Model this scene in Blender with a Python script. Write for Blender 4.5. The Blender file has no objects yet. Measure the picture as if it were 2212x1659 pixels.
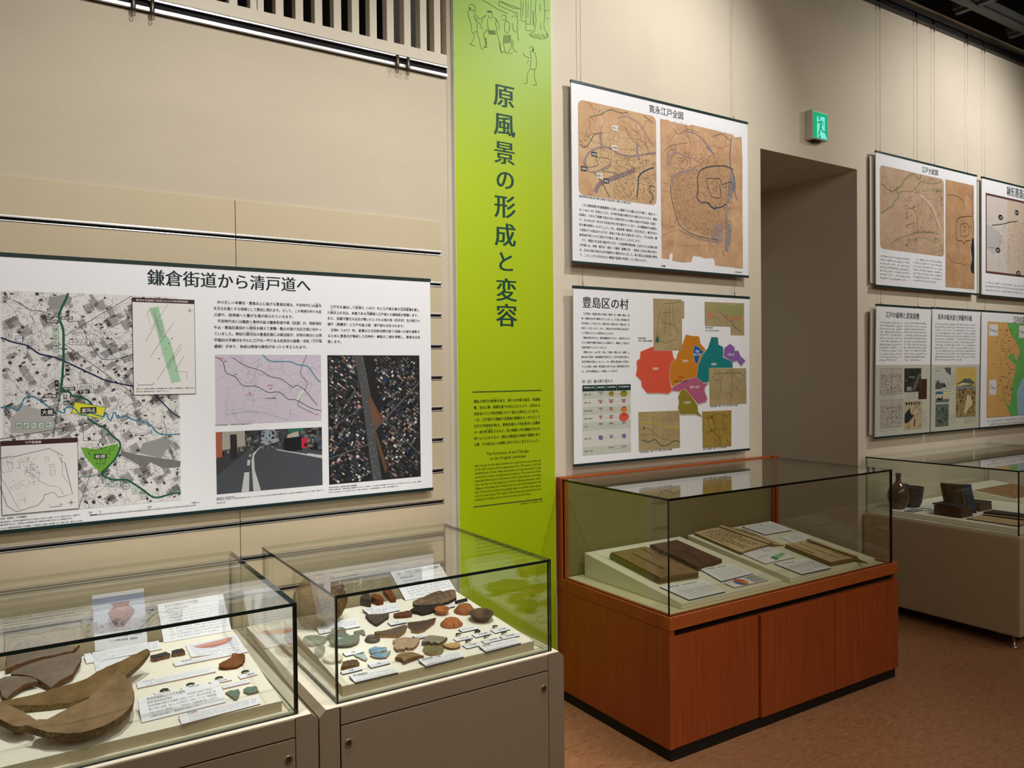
import bpy, bmesh, math, random
import numpy as np
from mathutils import Vector, Matrix
from mathutils.geometry import delaunay_2d_cdt

# ------------------------------------------------------------------ camera, world, lights, exposure
SC = bpy.context.scene
COL = SC.collection
V3 = lambda *a: np.array(a, float)
FPX, YAW, PIT, ROL, EYE = 1686.29, 0.998674, -0.0157584, -0.0106372, V3(0, 0, 1.5)
_f = V3(math.cos(YAW)*math.cos(PIT), math.sin(YAW)*math.cos(PIT), math.sin(PIT))
_r = np.cross(_f, V3(0, 0, 1)); _r /= np.linalg.norm(_r); _u = np.cross(_r, _f)
CR = _r*math.cos(ROL)+_u*math.sin(ROL); CU = -_r*math.sin(ROL)+_u*math.cos(ROL); CF = _f
cam = bpy.data.cameras.new('camera'); cam.sensor_fit = 'HORIZONTAL'; cam.sensor_width = 36
cam.lens = FPX/2212*36; cam.clip_start = 0.02; cam.clip_end = 60
camo = bpy.data.objects.new('camera', cam); COL.objects.link(camo)
camo.matrix_world = Matrix([[CR[i], CU[i], -CF[i], EYE[i]] for i in range(3)]+[[0, 0, 0, 1]])
SC.camera = camo
w = bpy.data.worlds.new('world'); SC.world = w; w.use_nodes = True
w.node_tree.nodes['Background'].inputs[0].default_value = (1.0, .86, .68, 1)
w.node_tree.nodes['Background'].inputs[1].default_value = 0.045
SC.view_settings.view_transform = 'Standard'; SC.view_settings.look = 'None'
SC.view_settings.exposure = 0.0; SC.view_settings.gamma = 1.0; SC.view_settings.use_curve_mapping = False
SC.cycles.transparent_max_bounces = 40
SC.cycles.sample_clamp_indirect = 3.0

def spot(name, loc, tgt, watts, deg, blend=.6, rad=.05, col=(1, .88, .70)):
    l = bpy.data.lights.new(name, 'SPOT'); l.energy = watts; l.spot_size = math.radians(deg); l.spot_blend = blend
    l.shadow_soft_size = rad; l.color = col
    o = bpy.data.objects.new(name, l); COL.objects.link(o); o.location = loc
    o.rotation_euler = (Vector(tgt)-Vector(loc)).to_track_quat('-Z', 'Y').to_euler()
    return o
WARM = (1, .925, .81); NEUT = (1, .99, .975)
def area(name, loc, tgt, watts, sx, sy, col):
    l = bpy.data.lights.new(name, 'AREA'); l.energy = watts; l.shape = 'RECTANGLE'; l.size = sx; l.size_y = sy; l.color = col
    o = bpy.data.objects.new(name, l); COL.objects.link(o); o.location = loc
    o.rotation_euler = (Vector(tgt)-Vector(loc)).to_track_quat('-Z', 'Y').to_euler(); return o
area('ambient_fill_near', (.4, -1.6, 3.7), (.9, 2.9, 1.3), 40, 4.0, 1.4, WARM)  # unseen area fill, added for ambient light on the near wall
area('ambient_fill_far', (4.8, -1.6, 3.7), (4.8, 2.9, 1.9), 46, 4.0, 1.4, WARM)  # second added fill, lifts the dim right-hand wall; no fixture there
spot('spot_upper_right_panel', (3.0, 1.35, 3.74), (2.5, 2.9, 2.6), 125, 92, .9, .03, NEUT)
spot('spot_far_panels', (5.9, 1.2, 3.74), (5.5, 2.9, 2.65), 140, 92, .9, .03, NEUT)
spot('spot_left_panel', (0.85, 0.85, 3.72), (0.75, 2.9, 1.42), 205, 76, 1, .05, NEUT)
spot('spot_left_panel_side', (-0.55, 1.0, 3.72), (-.3, 2.9, 1.6), 24, 90, 1, .05, NEUT)
spot('spot_banner', (1.75, 1.35, 3.72), (1.83, 2.9, 2.3), 38, 60, 1, .04, NEUT)
spot('spot_near_case', (0.30, 1.85, 3.6), (0.30, 2.42, .65), 170, 32, .8, .02, NEUT)
spot('spot_second_case', (1.35, 1.7, 3.6), (1.12, 2.42, .65), 160, 32, .8, .02, NEUT)
spot('spot_book_case', (2.9, 1.3, 3.6), (2.75, 2.5, .7), 45, 50, 1, .08, WARM)
spot('floor_fill_spot', (1.6, .2, 3.7), (1.9, 1.5, 0), 90, 56, 1, .1, WARM)  # extra unseen spot, added to brighten the floor
spot('spot_far_case', (5.0, 1.4, 3.6), (5.0, 2.4, .7), 22, 50, 1, .08, WARM)

# ------------------------------------------------------------------ geometry helpers
def ray(x, y): return CF+CR*(x-1106)/FPX-CU*(y-829.5)/FPX
def on_z(x, y, z): d = ray(x, y); return EYE+d*(z-EYE[2])/d[2]
def on_y(x, y, Y): d = ray(x, y); return EYE+d*Y/d[1]
def on_x(x, y, X): d = ray(x, y); return EYE+d*X/d[0]
class Surf:
    """a flat surface in the room: origin, two axes in the plane, normal towards the visitor"""
    def __init__(s, o, ex, ey):
        s.o = np.array(o, float); s.ex = np.array(ex, float)/np.linalg.norm(ex); s.ey = np.array(ey, float)/np.linalg.norm(ey)
        s.n = np.cross(s.ex, s.ey); s.n /= np.linalg.norm(s.n)
    def hit(s, x, y, h=0):
        d = ray(x, y); t = ((s.o+s.n*h-EYE)@s.n)/(d@s.n); p = EYE+d*t-s.o
        return np.array([p@s.ex, p@s.ey])
    def pos(s, uv, h=0):
        uv = np.asarray(uv, float); return s.o+np.outer(uv[..., 0].ravel(), s.ex)+np.outer(uv[..., 1].ravel(), s.ey)+s.n*h
    def P(s, u, v, h=0): return s.o+s.ex*u+s.ey*v+s.n*h
def crop(x0, y0, sc, surf=None, h=0):
    if surf is None: return lambda x, y: (x0+x/sc, y0+y/sc)
    return lambda x, y: surf.hit(x0+x/sc, y0+y/sc, h)
def lin(c): return tuple((v/255/12.92 if v/255 <= .04045 else ((v/255+.055)/1.055)**2.4) for v in c)

# ------------------------------------------------------------------ materials
MATS = {}
def M(name, rgb=(200, 200, 200), rough=.6, metal=0, var=0., vscale=30, stretch=(1, 1, 1), bump=0, bscale=200, spec=.4, rgb2=None, emit=0, bdist=.002):
    if name in MATS: return MATS[name]
    m = bpy.data.materials.new(name); m.use_nodes = True; nt = m.node_tree; b = nt.nodes['Principled BSDF']
    c = lin(rgb)
    b.inputs['Roughness'].default_value = rough; b.inputs['Metallic'].default_value = metal
    b.inputs['Specular IOR Level'].default_value = spec
    b.inputs['Base Color'].default_value = (*c, 1)
    tc = nt.nodes.new('ShaderNodeTexCoord'); mp = nt.nodes.new('ShaderNodeMapping'); mp.inputs['Scale'].default_value = stretch
    nt.links.new(tc.outputs['Object'], mp.inputs['Vector'])
    if var or rgb2:
        n = nt.nodes.new('ShaderNodeTexNoise'); n.inputs['Scale'].default_value = vscale; n.inputs['Detail'].default_value = 6
        n.inputs['Roughness'].default_value = .65
        nt.links.new(mp.outputs[0], n.inputs['Vector'])
        r = nt.nodes.new('ShaderNodeValToRGB'); r.color_ramp.elements[0].position = .3; r.color_ramp.elements[1].position = .7
        c2 = lin(rgb2) if rgb2 else tuple(max(0, v*(1-var)) for v in c)
        c1 = c if rgb2 else tuple(min(1, v*(1+var*.6)) for v in c)
        r.color_ramp.elements[0].color = (*c2, 1); r.color_ramp.elements[1].color = (*c1, 1)
        nt.links.new(n.outputs['Fac'], r.inputs['Fac']); nt.links.new(r.outputs[0], b.inputs['Base Color'])
    if bump:
        n2 = nt.nodes.new('ShaderNodeTexNoise'); n2.inputs['Scale'].default_value = bscale; n2.inputs['Detail'].default_value = 4
        nt.links.new(mp.outputs[0], n2.inputs['Vector'])
        bp = nt.nodes.new('ShaderNodeBump'); bp.inputs['Strength'].default_value = bump; bp.inputs['Distance'].default_value = bdist
        nt.links.new(n2.outputs['Fac'], bp.inputs['Height']); nt.links.new(bp.outputs[0], b.inputs['Normal'])
    if emit:
        b.inputs['Emission Color'].default_value = (*c, 1); b.inputs['Emission Strength'].default_value = emit
    MATS[name] = m; return m
def print_mat():
    m = bpy.data.materials.new('printed_ink'); m.use_nodes = True; nt = m.node_tree; b = nt.nodes['Principled BSDF']
    a = nt.nodes.new('ShaderNodeAttribute'); a.attribute_name = 'Col'; nt.links.new(a.outputs['Color'], b.inputs['Base Color'])
    b.inputs['Roughness'].default_value = .55; b.inputs['Specular IOR Level'].default_value = .25
    return m
def print_emit_mat(k):
    m = bpy.data.materials.new('backlit_film'); m.use_nodes = True; nt = m.node_tree; b = nt.nodes['Principled BSDF']
    a = nt.nodes.new('ShaderNodeAttribute'); a.attribute_name = 'Col'; b.inputs['Base Color'].default_value = (.02, .04, .03, 1)
    nt.links.new(a.outputs['Color'], b.inputs['Emission Color']); b.inputs['Emission Strength'].default_value = k
    b.inputs['Roughness'].default_value = .7; b.inputs['Specular IOR Level'].default_value = .05
    return m
def glass_mat(name, tint):
    m = bpy.data.materials.new(name); m.use_nodes = True; nt = m.node_tree; nt.nodes.clear()
    out = nt.nodes.new('ShaderNodeOutputMaterial'); mix = nt.nodes.new('ShaderNodeMixShader')
    tr = nt.nodes.new('ShaderNodeBsdfTransparent'); tr.inputs[0].default_value = (*tint, 1)
    gl = nt.nodes.new('ShaderNodeBsdfGlossy'); gl.inputs['Roughness'].default_value = .015; gl.inputs[0].default_value = (1, 1, 1, 1)
    lw = nt.nodes.new('ShaderNodeLayerWeight'); lw.inputs['Blend'].default_value = .5
    p = nt.nodes.new('ShaderNodeMath'); p.operation = 'POWER'; p.inputs[1].default_value = 5
    k = nt.nodes.new('ShaderNodeMath'); k.operation = 'MULTIPLY_ADD'; k.inputs[1].default_value = .95; k.inputs[2].default_value = .045
    nt.links.new(lw.outputs['Facing'], p.inputs[0]); nt.links.new(p.outputs[0], k.inputs[0]); nt.links.new(k.outputs[0], mix.inputs[0])
    nt.links.new(tr.outputs[0], mix.inputs[1]); nt.links.new(gl.outputs[0], mix.inputs[2]); nt.links.new(mix.outputs[0], out.inputs[0])
    return m
PRINT = print_mat()
GLASS = glass_mat('case_glass', (.970, .981, .968)); GEDGE = M('glass_edge', (12, 34, 30), .12, spec=.6)
GEDGER = glass_mat('glass_edge_far', (.62, .68, .56))
GLASS2 = glass_mat('book_case_glass', (.95, .96, .93)); GEDGE2 = M('glass_edge_black', (8, 12, 11), .15, spec=.5)

# ------------------------------------------------------------------ objects
def tag(o, label=None, cat=None, group=None, kind=None):
    if label: o['label'] = label
    if cat: o['category'] = cat
    if group: o['group'] = group
    if kind: o['kind'] = kind
    return o
def thing(name, loc, label, cat, group=None, kind=None):
    o = bpy.data.objects.new(name, None); COL.objects.link(o); o.location = [float(v) for v in loc]; o.empty_display_size = .05
    return tag(o, label, cat, group, kind)
def wloc(o):
    p = V3(*o.location)
    return p if o.parent is None else p+wloc(o.parent)
def link_mesh(name, me, parent=None, loc=None):
    o = bpy.data.objects.new(name, me); COL.objects.link(o)
    if parent: o.parent = parent
    if loc is not None: o.location = [float(v) for v in loc]
    return o
def raw(name, verts, faces, mats, parent=None, loc=None, smooth=False, midx=None, autosmooth=None):
    """verts are world coordinates; the object's origin is its parent's origin or loc"""
    verts = np.asarray(verts, float)
    base = wloc(parent) if parent else (V3(*loc) if loc is not None else V3(0, 0, 0))
    me = bpy.data.meshes.new(name); me.from_pydata((verts-base).tolist(), [], faces)
    for m in (mats if isinstance(mats, (list, tuple)) else [mats]): me.materials.append(m)
    if midx is not None: me.polygons.foreach_set('material_index', midx)
    if smooth: me.polygons.foreach_set('use_smooth', [True]*len(me.polygons))
    me.update()
    return link_mesh(name, me, parent, None if parent else base)
class MB:
    def __init__(s): s.v = []; s.f = []; s.m = []
    def add(s, v, f, mi=0):
        n = len(s.v); s.v += [tuple(p) for p in v]; s.f += [tuple(i+n for i in q) for q in f]; s.m += [mi]*len(f); return s
    def box(s, x0, x1, y0, y1, z0, z1, mi=0, b=0):
        if b:
            bm = bmesh.new(); bmesh.ops.create_cube(bm, size=1)
            for q in bm.verts: q.co = Vector((x0+(q.co.x+.5)*(x1-x0), y0+(q.co.y+.5)*(y1-y0), z0+(q.co.z+.5)*(z1-z0)))
            bmesh.ops.bevel(bm, geom=bm.edges[:], offset=b, segments=2, affect='EDGES', profile=.6)
            bm.verts.index_update()
            s.add([q.co for q in bm.verts], [[q.index for q in f.verts] for f in bm.faces], mi); bm.free(); return s
        v = [(x, y, z) for z in (z0, z1) for y in (y0, y1) for x in (x0, x1)]
        return s.add(v, [(0, 2, 3, 1), (4, 5, 7, 6), (0, 1, 5, 4), (2, 6, 7, 3), (0, 4, 6, 2), (1, 3, 7, 5)], mi)
    def prism(s, pts, off, mi=0):
        pts = [np.array(p, float) for p in pts]; off = np.array(off, float); n = len(pts)
        v = pts+[p+off for p in pts]
        nn = sum((np.cross(pts[i]-pts[0], pts[(i+1) % n]-pts[0]) for i in range(n)), V3(0, 0, 0))
        if nn@off > 0: v = [p+off for p in pts]+pts
        f = [tuple(range(n)), tuple(range(2*n-1, n-1, -1))]+[(i, i+n, (i+1) % n+n, (i+1) % n) for i in range(n)]
        return s.add(v, f, mi)
    def tube(s, path, r, seg=8, mi=0):
        path = [np.array(p, float) for p in path]; rings = []
        for i, p in enumerate(path):
            d = path[min(i+1, len(path)-1)]-path[max(i-1, 0)]; d /= np.linalg.norm(d)
            a = np.cross(d, V3(0, 0, 1) if abs(d[2]) < .9 else V3(1, 0, 0)); a /= np.linalg.norm(a); c = np.cross(d, a)
            rr = r[i] if isinstance(r, (list, tuple)) else r
            rings.append([p+rr*(a*math.cos(2*math.pi*k/seg)+c*math.sin(2*math.pi*k/seg)) for k in range(seg)])
        v = [q for g in rings for q in g]
        f = [(i*seg+k, i*seg+(k+1) % seg, (i+1)*seg+(k+1) % seg, (i+1)*seg+k) for i in range(len(path)-1) for k in range(seg)]
        f += [tuple(range(seg-1, -1, -1)), tuple(range((len(path)-1)*seg, len(path)*seg))]
        return s.add(v, f, mi)
    def lathe(s, c, prof, seg=32, mi=0, warp=None, axes=None):
        ex, ey, ez = axes if axes else (V3(1, 0, 0), V3(0, 1, 0), V3(0, 0, 1)); c = np.array(c, float)
        v = []
        for (r, z) in prof:
            for k in range(seg):
                a = 2*math.pi*k/seg; rr = r*(warp(a, z) if warp else 1)
                v.append(c+ex*rr*math.cos(a)+ey*rr*math.sin(a)+ez*z)
        n = len(prof)
        f = [(i*seg+k, i*seg+(k+1) % seg, (i+1)*seg+(k+1) % seg, (i+1)*seg+k) for i in range(n-1) for k in range(seg)]
        f += [tuple(range(seg-1, -1, -1)), tuple(range((n-1)*seg, n*seg))]
        return s.add(v, f, mi)
    def build(s, name, mats, parent=None, loc=None, smooth=False):
        return raw(name, s.v, s.f, mats, parent, loc, smooth, s.m)
def pane(parent, x0, x1, y0, y1, z0, z1, glass, edge, name='glass_pane'):
    """one sheet of glass: clear on its two large faces, dark at its polished edges"""
    m = MB().box(x0, x1, y0, y1, z0, z1); d = [x1-x0, y1-y0, z1-z0]; ax = d.index(min(d))
    big = {2: (0, 1), 1: (2, 3), 0: (4, 5)}[ax]
    m.m = [0 if i in big else 1 for i in range(6)]
    if ax == 2: m.m[3] = 2
    return m.build(name, [glass, edge, GEDGER], parent)

# ------------------------------------------------------------------ flat print: ink on a surface
class Canvas:
    """collects flat coloured shapes on a surface and links them as one printed mesh"""
    def __init__(s, surf, h=.0006, step=.00006): s.S = surf; s.h = h; s.step = step; s.v = []; s.f = []; s.c = []; s.n = 0; s.layer = 0; s.k = 0; s.cc = {}
    def up(s): s.layer += 1; return s
    def hh(s): s.k += 1; return s.h+s.layer*s.step+(s.k % 16)*3.4e-6
    def col(s, c, n):
        if c not in s.cc: s.cc[c] = (*lin(c), 1.)
        s.c += [s.cc[c]]*n
    def poly(s, pts, col):
        h = s.hh(); k = len(pts)
        if k <= 4: V = [(float(p[0]), float(p[1]), h) for p in pts]; fs = [tuple(range(s.n, s.n+k))]
        else:
            r = delaunay_2d_cdt([Vector((float(p[0]), float(p[1]))) for p in pts], [], [list(range(k))], 1, 1e-7)
            V = [(q[0], q[1], h) for q in r[0]]; fs = [tuple(i+s.n for i in f) for f in r[2]]
        s.v += V; s.f += fs; s.col(col, sum(len(f) for f in fs)); s.n += len(V)
        return s
    def rect(s, a, b, col): return s.poly([(a[0], a[1]), (b[0], a[1]), (b[0], b[1]), (a[0], b[1])], col)
    def line(s, pts, wd, col, closed=False):
        pts = [(float(p[0]), float(p[1])) for p in pts]
        if closed: pts = pts+[pts[0]]
        h = s.hh(); n = len(pts)
        for i in range(n):
            a, b = pts[i-1 if i else 0], pts[i+1 if i < n-1 else i]; dx, dy = b[0]-a[0], b[1]-a[1]; q = math.sqrt(dx*dx+dy*dy) or 1
            nx, ny = -dy/q*wd/2, dx/q*wd/2; s.v += [(pts[i][0]+nx, pts[i][1]+ny, h), (pts[i][0]-nx, pts[i][1]-ny, h)]
        for i in range(n-1): k = s.n+2*i; s.f.append((k+1, k+3, k+2, k))
        s.col(col, 4*(n-1)); s.n += 2*n; return s
    def curve(s, pts, wd, col, closed=False, sub=4): return s.line(smooth_path(pts, sub, closed), wd, col)
    def dash(s, pts, wd, col, on=.004, off=.003):
        pts = [np.array(p, float) for p in pts]
        for a, b in zip(pts[:-1], pts[1:]):
            L = np.hypot(*(b-a)); t = 0
            while t < L: s.line([a+(b-a)*t/L, a+(b-a)*min(1, (t+on)/L)], wd, col); t += on+off
        return s
    def ell(s, c, rx, ry, col, n=16): return s.poly([(c[0]+rx*math.cos(2*math.pi*k/n), c[1]+ry*math.sin(2*math.pi*k/n)) for k in range(n)], col)
    def frame(s, a, b, wd, col): return s.line([(a[0], a[1]), (b[0], a[1]), (b[0], b[1]), (a[0], b[1]), (a[0], a[1])], wd, col)
    def mesh(s, V, Fc, col):
        """V in surface coordinates (n,2), faces as index tuples"""
        h = s.hh(); s.v += [(p[0], p[1], h) for p in V.tolist()]; s.f += [tuple(i+s.n for i in f) for f in Fc]
        s.col(col, sum(len(f) for f in Fc)); s.n += len(V); return s
    def build(s, name, parent, mat=None, kind=None):
        a = np.array(s.v); S = s.S; W = S.o+np.outer(a[:, 0], S.ex)+np.outer(a[:, 1], S.ey)+np.outer(a[:, 2], S.n)
        o = raw(name, W, s.f, mat or PRINT, parent)
        at = o.data.color_attributes.new('Col', 'FLOAT_COLOR', 'CORNER'); at.data.foreach_set('color', np.array(s.c, 'f').ravel())
        if kind or name in ('text', 'captions', 'paragraphs'): o['kind'] = kind or 'stuff'
        return o
def smooth_path(pts, sub=4, closed=False):
    P = [np.array(p, float) for p in pts]
    if closed: P = [P[-1]]+P+[P[0], P[1]]
    else: P = [2*P[0]-P[1]]+P+[2*P[-1]-P[-2]]
    out = []
    for i in range(1, len(P)-2):
        for k in range(sub):
            t = k/sub; a, b, c, d = P[i-1:i+3]
            out.append(.5*(2*b+(c-a)*t+(2*a-5*b+4*c-d)*t*t+(3*b-a-3*c+d)*t**3))
    out.append(P[-2]); return out

# ------------------------------------------------------------------ lettering
_GL = {}
def glyph(ch, off=0., res=1):
    k = (ch, off, res)
    if k in _GL: return _GL[k]
    cu = bpy.data.curves.new('lettering', 'FONT'); cu.body = ch; cu.resolution_u = res; cu.offset = off; cu.fill_mode = 'FRONT'
    o = bpy.data.objects.new('lettering', cu); COL.objects.link(o)
    me = bpy.data.meshes.new_from_object(o.evaluated_get(bpy.context.evaluated_depsgraph_get()))
    a = np.zeros(len(me.vertices)*3); me.vertices.foreach_get('co', a); a = a.reshape(-1, 3)[:, :2]
    r = (a.copy(), [tuple(p.vertices) for p in me.polygons])
    bpy.data.objects.remove(o); bpy.data.curves.remove(cu); bpy.data.meshes.remove(me)
    _GL[k] = r; return r
def letters(cv, s, uv, size, col, width=None, off=.012, res=1, sx=1., mincho=0, center=False):
    """one line of lettering, uv = left end at mid height; full-width grid for Japanese, natural spacing for Latin"""
    wide = any(ord(c) > 0x2000 for c in s)
    if wide:
        adv = []
        for c in s: adv.append(.55 if ord(c) < 0x2000 else 1.)
        tot = sum(adv); k = (width/(tot*size)) if width else sx
        x = -tot*k*size/2 if center else 0
        for c, a in zip(s, adv):
            if c not in ' 　':
                v, f = glyph(c, 0., max(2, res))
                if len(v):
                    for dx in ([-mincho, 0, mincho] if mincho else ([-off*.7, off*.7] if off > .004 else [0])):
                        q = np.column_stack([(v[:, 0]+dx)*size*k+uv[0]+x, (v[:, 1]-.38)*size+uv[1]]); cv.mesh(q, f, col)
            x += a*k*size
    else:
        v, f = glyph(s, 0., max(2, res))
        if len(v):
            wn = v[:, 0].max()*size; k = width/wn if width else sx
            q = np.column_stack([v[:, 0]*size*k+uv[0]-(wn*k/2 if center else 0), (v[:, 1]-.34)*size+uv[1]]); cv.mesh(q, f, col)
def block(cv, lines, a, b, c, col, k=.92, off=.014, full=None, res=1):
    """paragraph: a,b = left and right end of the first line, c = left end of the last line (mid height)"""
    n = len(lines); W = b[0]-a[0]; full = full or max(sum(.55 if ord(q) < 0x2000 else 1 for q in l) for l in lines); sz = W/full
    dv = (c[1]-a[1])/max(1, n-1)
    for i, l in enumerate(lines):
        m = sum(.55 if ord(q) < 0x2000 else 1 for q in l)
        wd = W if m > full-2.6 else m*sz
        letters(cv, l, (a[0], a[1]+dv*i), min(sz*1.02, abs(dv)*.8)*k/.92, col, wd, off, res)
def scribble(cv, a, b, rows, col, ch=None, seed=0, last=.6, wt=.09):
    """text too small to read in the photograph: rows of tiny strokes"""
    R = random.Random(seed); x0, x1 = a[0], b[0]; H = (a[1]-b[1])/rows; s = min(ch or H*.62, H*.66)
    for r in range(rows):
        y = a[1]-H*(r+.5); x = x0; xe = x1 if r < rows-1 else x0+(x1-x0)*last
        while x < xe-s*.5:
            if R.random() < .93:
                for q in range(R.randint(3, 5)):
                    if R.random() < .55: t = y+R.uniform(-.45, .45)*s; p = [(x+s*R.uniform(0, .3), t), (x+s*R.uniform(.55, .9), t+R.uniform(-.06, .06)*s)]
                    else: t = x+R.uniform(.08, .82)*s; p = [(t, y-s*R.uniform(.1, .48)), (t+R.uniform(-.15, .15)*s, y+s*R.uniform(.1, .48))]
                    cv.line(p, s*wt, col)
            x += s*1.03
# ------------------------------------------------------------------ the room
WY = 2.90
paperA = M('wallpaper_woven', (196, 184, 162), .85, var=.05, vscale=3, bump=.55, bscale=260, stretch=(.5, 1, 1.6), spec=.15, bdist=.0022)
paperB = M('wallpaper_plaster', (217, 205, 184), .85, var=.03, vscale=4, bump=.5, bscale=170, spec=.15, bdist=.002)
boardm = M('slat_board', (196, 180, 150), .6, var=.03, vscale=8, spec=.3)
alu = M('aluminium', (205, 205, 205), .3, metal=1); dark = M('dark_recess', (22, 21, 20), .7, spec=.2)
blk = M('ceiling_black', (17, 17, 18), .6, spec=.3); blk2 = M('ceiling_frame', (62, 62, 62), .5, spec=.3)
def struct(name, mb, mat, loc=(0, 0, 0), label=None): return tag(mb.build(name, mat, None, loc), label, None, None, 'structure')
def grounds():
    m = bpy.data.materials.new('brown_linoleum'); m.use_nodes = True; nt = m.node_tree; b = nt.nodes['Principled BSDF']
    tc = nt.nodes.new('ShaderNodeTexCoord'); mp = nt.nodes.new('ShaderNodeMapping'); mp.inputs['Scale'].default_value = (1, 3.2, 1); mp.inputs['Rotation'].default_value = (0, 0, .15)
    nt.links.new(tc.outputs['Object'], mp.inputs[0])
    n = nt.nodes.new('ShaderNodeTexNoise'); n.inputs['Scale'].default_value = 24; n.inputs['Detail'].default_value = 9; n.inputs['Roughness'].default_value = .72; n.inputs['Distortion'].default_value = .8
    nt.links.new(mp.outputs[0], n.inputs['Vector'])
    r = nt.nodes.new('ShaderNodeValToRGB'); e = r.color_ramp.elements; e[0].position = .3; e[1].position = .72
    e[0].color = (*lin((138, 92, 60)), 1); e[1].color = (*lin((190, 138, 98)), 1)
    nt.links.new(n.outputs['Fac'], r.inputs[0]); nt.links.new(r.outputs[0], b.inputs['Base Color'])
    b.inputs['Roughness'].default_value = .42; b.inputs['Specular IOR Level'].default_value = .4
    return m
struct('floor', MB().box(-4, 9, -3, WY, -.05, 0), grounds())
struct('wall_left', MB().box(-4, 1.56, WY, WY+.2, 0, 2.725), paperA)
wb = MB()
wb.box(1.56, 3.52, WY, WY+.2, 0, 3.9); wb.box(3.52, 4.41, WY, WY+.2, 2.722, 3.9); wb.box(4.41, 9, WY, WY+.2, 0, 3.9)
struct('wall_right', wb, paperB)
pas = paperB
cor = MB(); cor.box(4.41, 4.6, WY+.2, 6.2, 0, 2.722); cor.box(3.33, 3.52, WY+.2, 6.2, 0, 2.722); cor.box(3.33, 4.6, 6.2, 6.4, 0, 2.722)
struct('wall_passage', cor, pas); struct('ceiling_passage', MB().box(3.33, 4.6, WY+.2, 6.4, 2.722, 2.9), pas)
struct('floor_passage', MB().box(3.52, 4.41, WY, 6.2, -.05, 0), MATS.get('floor') or M('passage_floor', (120, 84, 58), .5, var=.2))
# far side of the room, behind the visitor
struct('wall_back', MB().box(-4, 9, -3.2, -3, 0, 3.9), M('back_wall', (150, 138, 118), .85))
struct('wall_end', MB().box(9, 9.2, -3, 6.4, 0, 3.9), paperB)
struct('wall_near', MB().box(-4.2, -4, -3, WY+.2, 0, 3.9), paperB)
# black open ceiling with its grid of dark frames
ceil = tag(MB().box(-4, 9, -3, WY+.6, 4.3, 4.4).build('ceiling', blk), None, None, None, 'structure')
gx = [x0 for x0 in np.arange(-3.9, 9, .71)]
for i, x in enumerate(gx): MB().box(x-.05, x+.05, -3, 2.78, 3.86, 3.90).box(x-.02, x+.02, -3, 2.78, 3.84, 3.862).build('grid_bar', blk2, ceil)
for i, y in enumerate((2.66, 1.95, 1.24, .53, -.18)): MB().box(-4, 9, y-.05, y+.05, 3.855, 3.895).box(-4, 9, y-.02, y+.02, 3.835, 3.857).build('grid_bar', blk2, ceil)
for x, y in ((6.0, 2.2), (6.75, 2.3), (5.4, 1.6)): MB().box(x, x+.025, y, y+.05, 3.92, 4.3, 0).build('hanger', blk2, ceil)
# picture rail under the louvred screen on the left wall
rl = thing('picture_rail', (-1.2, WY, 2.73), 'silver picture rail with dark channel along the top of the left wall', 'picture rail')
MB().box(-4, 1.556, WY-.016, WY+.01, 2.728, 2.742, b=.002).build('lower_lip', alu, rl)
MB().box(-4, 1.556, WY-.004, WY+.01, 2.742, 2.764).build('channel', dark, rl)
MB().box(-4, 1.556, WY-.016, WY+.01, 2.764, 2.773, b=.002).build('upper_lip', alu, rl)
cream = M('cream_lacquer', (203, 192, 172), .5, var=.02, spec=.3)
sc = thing('louvre_screen', (0, WY, 2.78), 'cream vertical louvre screen above the picture rail', 'screen')
MB().box(-4, 1.556, WY-.01, WY+.04, 2.776, 2.822, b=.003).build('bottom_beam', cream, sc)
sx = [1.503-.062*0]
for x in (1.503, 1.439, 1.367, 1.292, 1.219, 1.145, 1.072, .997, .923, .849): MB().box(x, x+.03, WY, WY+.045, 2.82, 3.75, b=.002).build('slat', cream, sc)
MB().box(.757, .781, WY-.002, WY+.045, 2.82, 3.75, b=.002).build('post', cream, sc); MB().box(.783, .806, WY-.002, WY+.045, 2.82, 3.75, b=.002).build('post', cream, sc)
for i in range(8):
    x = .683-i*.0735; MB().box(x, x+.03, WY, WY+.045, 2.82, 3.75, b=.002).build('slat', cream, sc)
struct('wall_screen_void', MB().box(-4, 1.56, WY+.55, WY+.6, 2.7, 4.3).box(-4, 1.56, WY+.1, WY+.56, 2.70, 2.725), blk)
# slat-wall boarding on the left wall
sw = thing('slat_wall', (.69, WY, 0), 'beige slat-wall boarding with silver rails behind the road map panel', 'slat wall')
rz = [1.993-.1287*i for i in range(16)]
tops = [2.125]+[z-.0105 for z in rz]; bots = [z+.0105 for z in rz]+[0.0]
mods = [(-.963, -.139), (-.137, .689), (.691, 1.517)]
for (x0, x1) in mods:
    for t, b_ in zip(tops, bots):
        if t-b_ > .01: MB().box(x0, x1, WY-.012, WY, b_, t, b=.0012).build('board', boardm, sw)
    for z in rz:
        if z < .05: continue
        r = MB().build('rail', dark, sw) if False else None
        m = MB(); m.box(x0, x1, WY-.004, WY, z-.0105, z+.0105, 1)
        m.box(x0, x1, WY-.0145, WY-.003, z+.0020, z+.0105, 0, b=.0022); m.box(x0, x1, WY-.0135, WY-.003, z-.0105, z-.0052, 0, b=.0015)
        m.build('rail', [alu, dark], sw)
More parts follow.
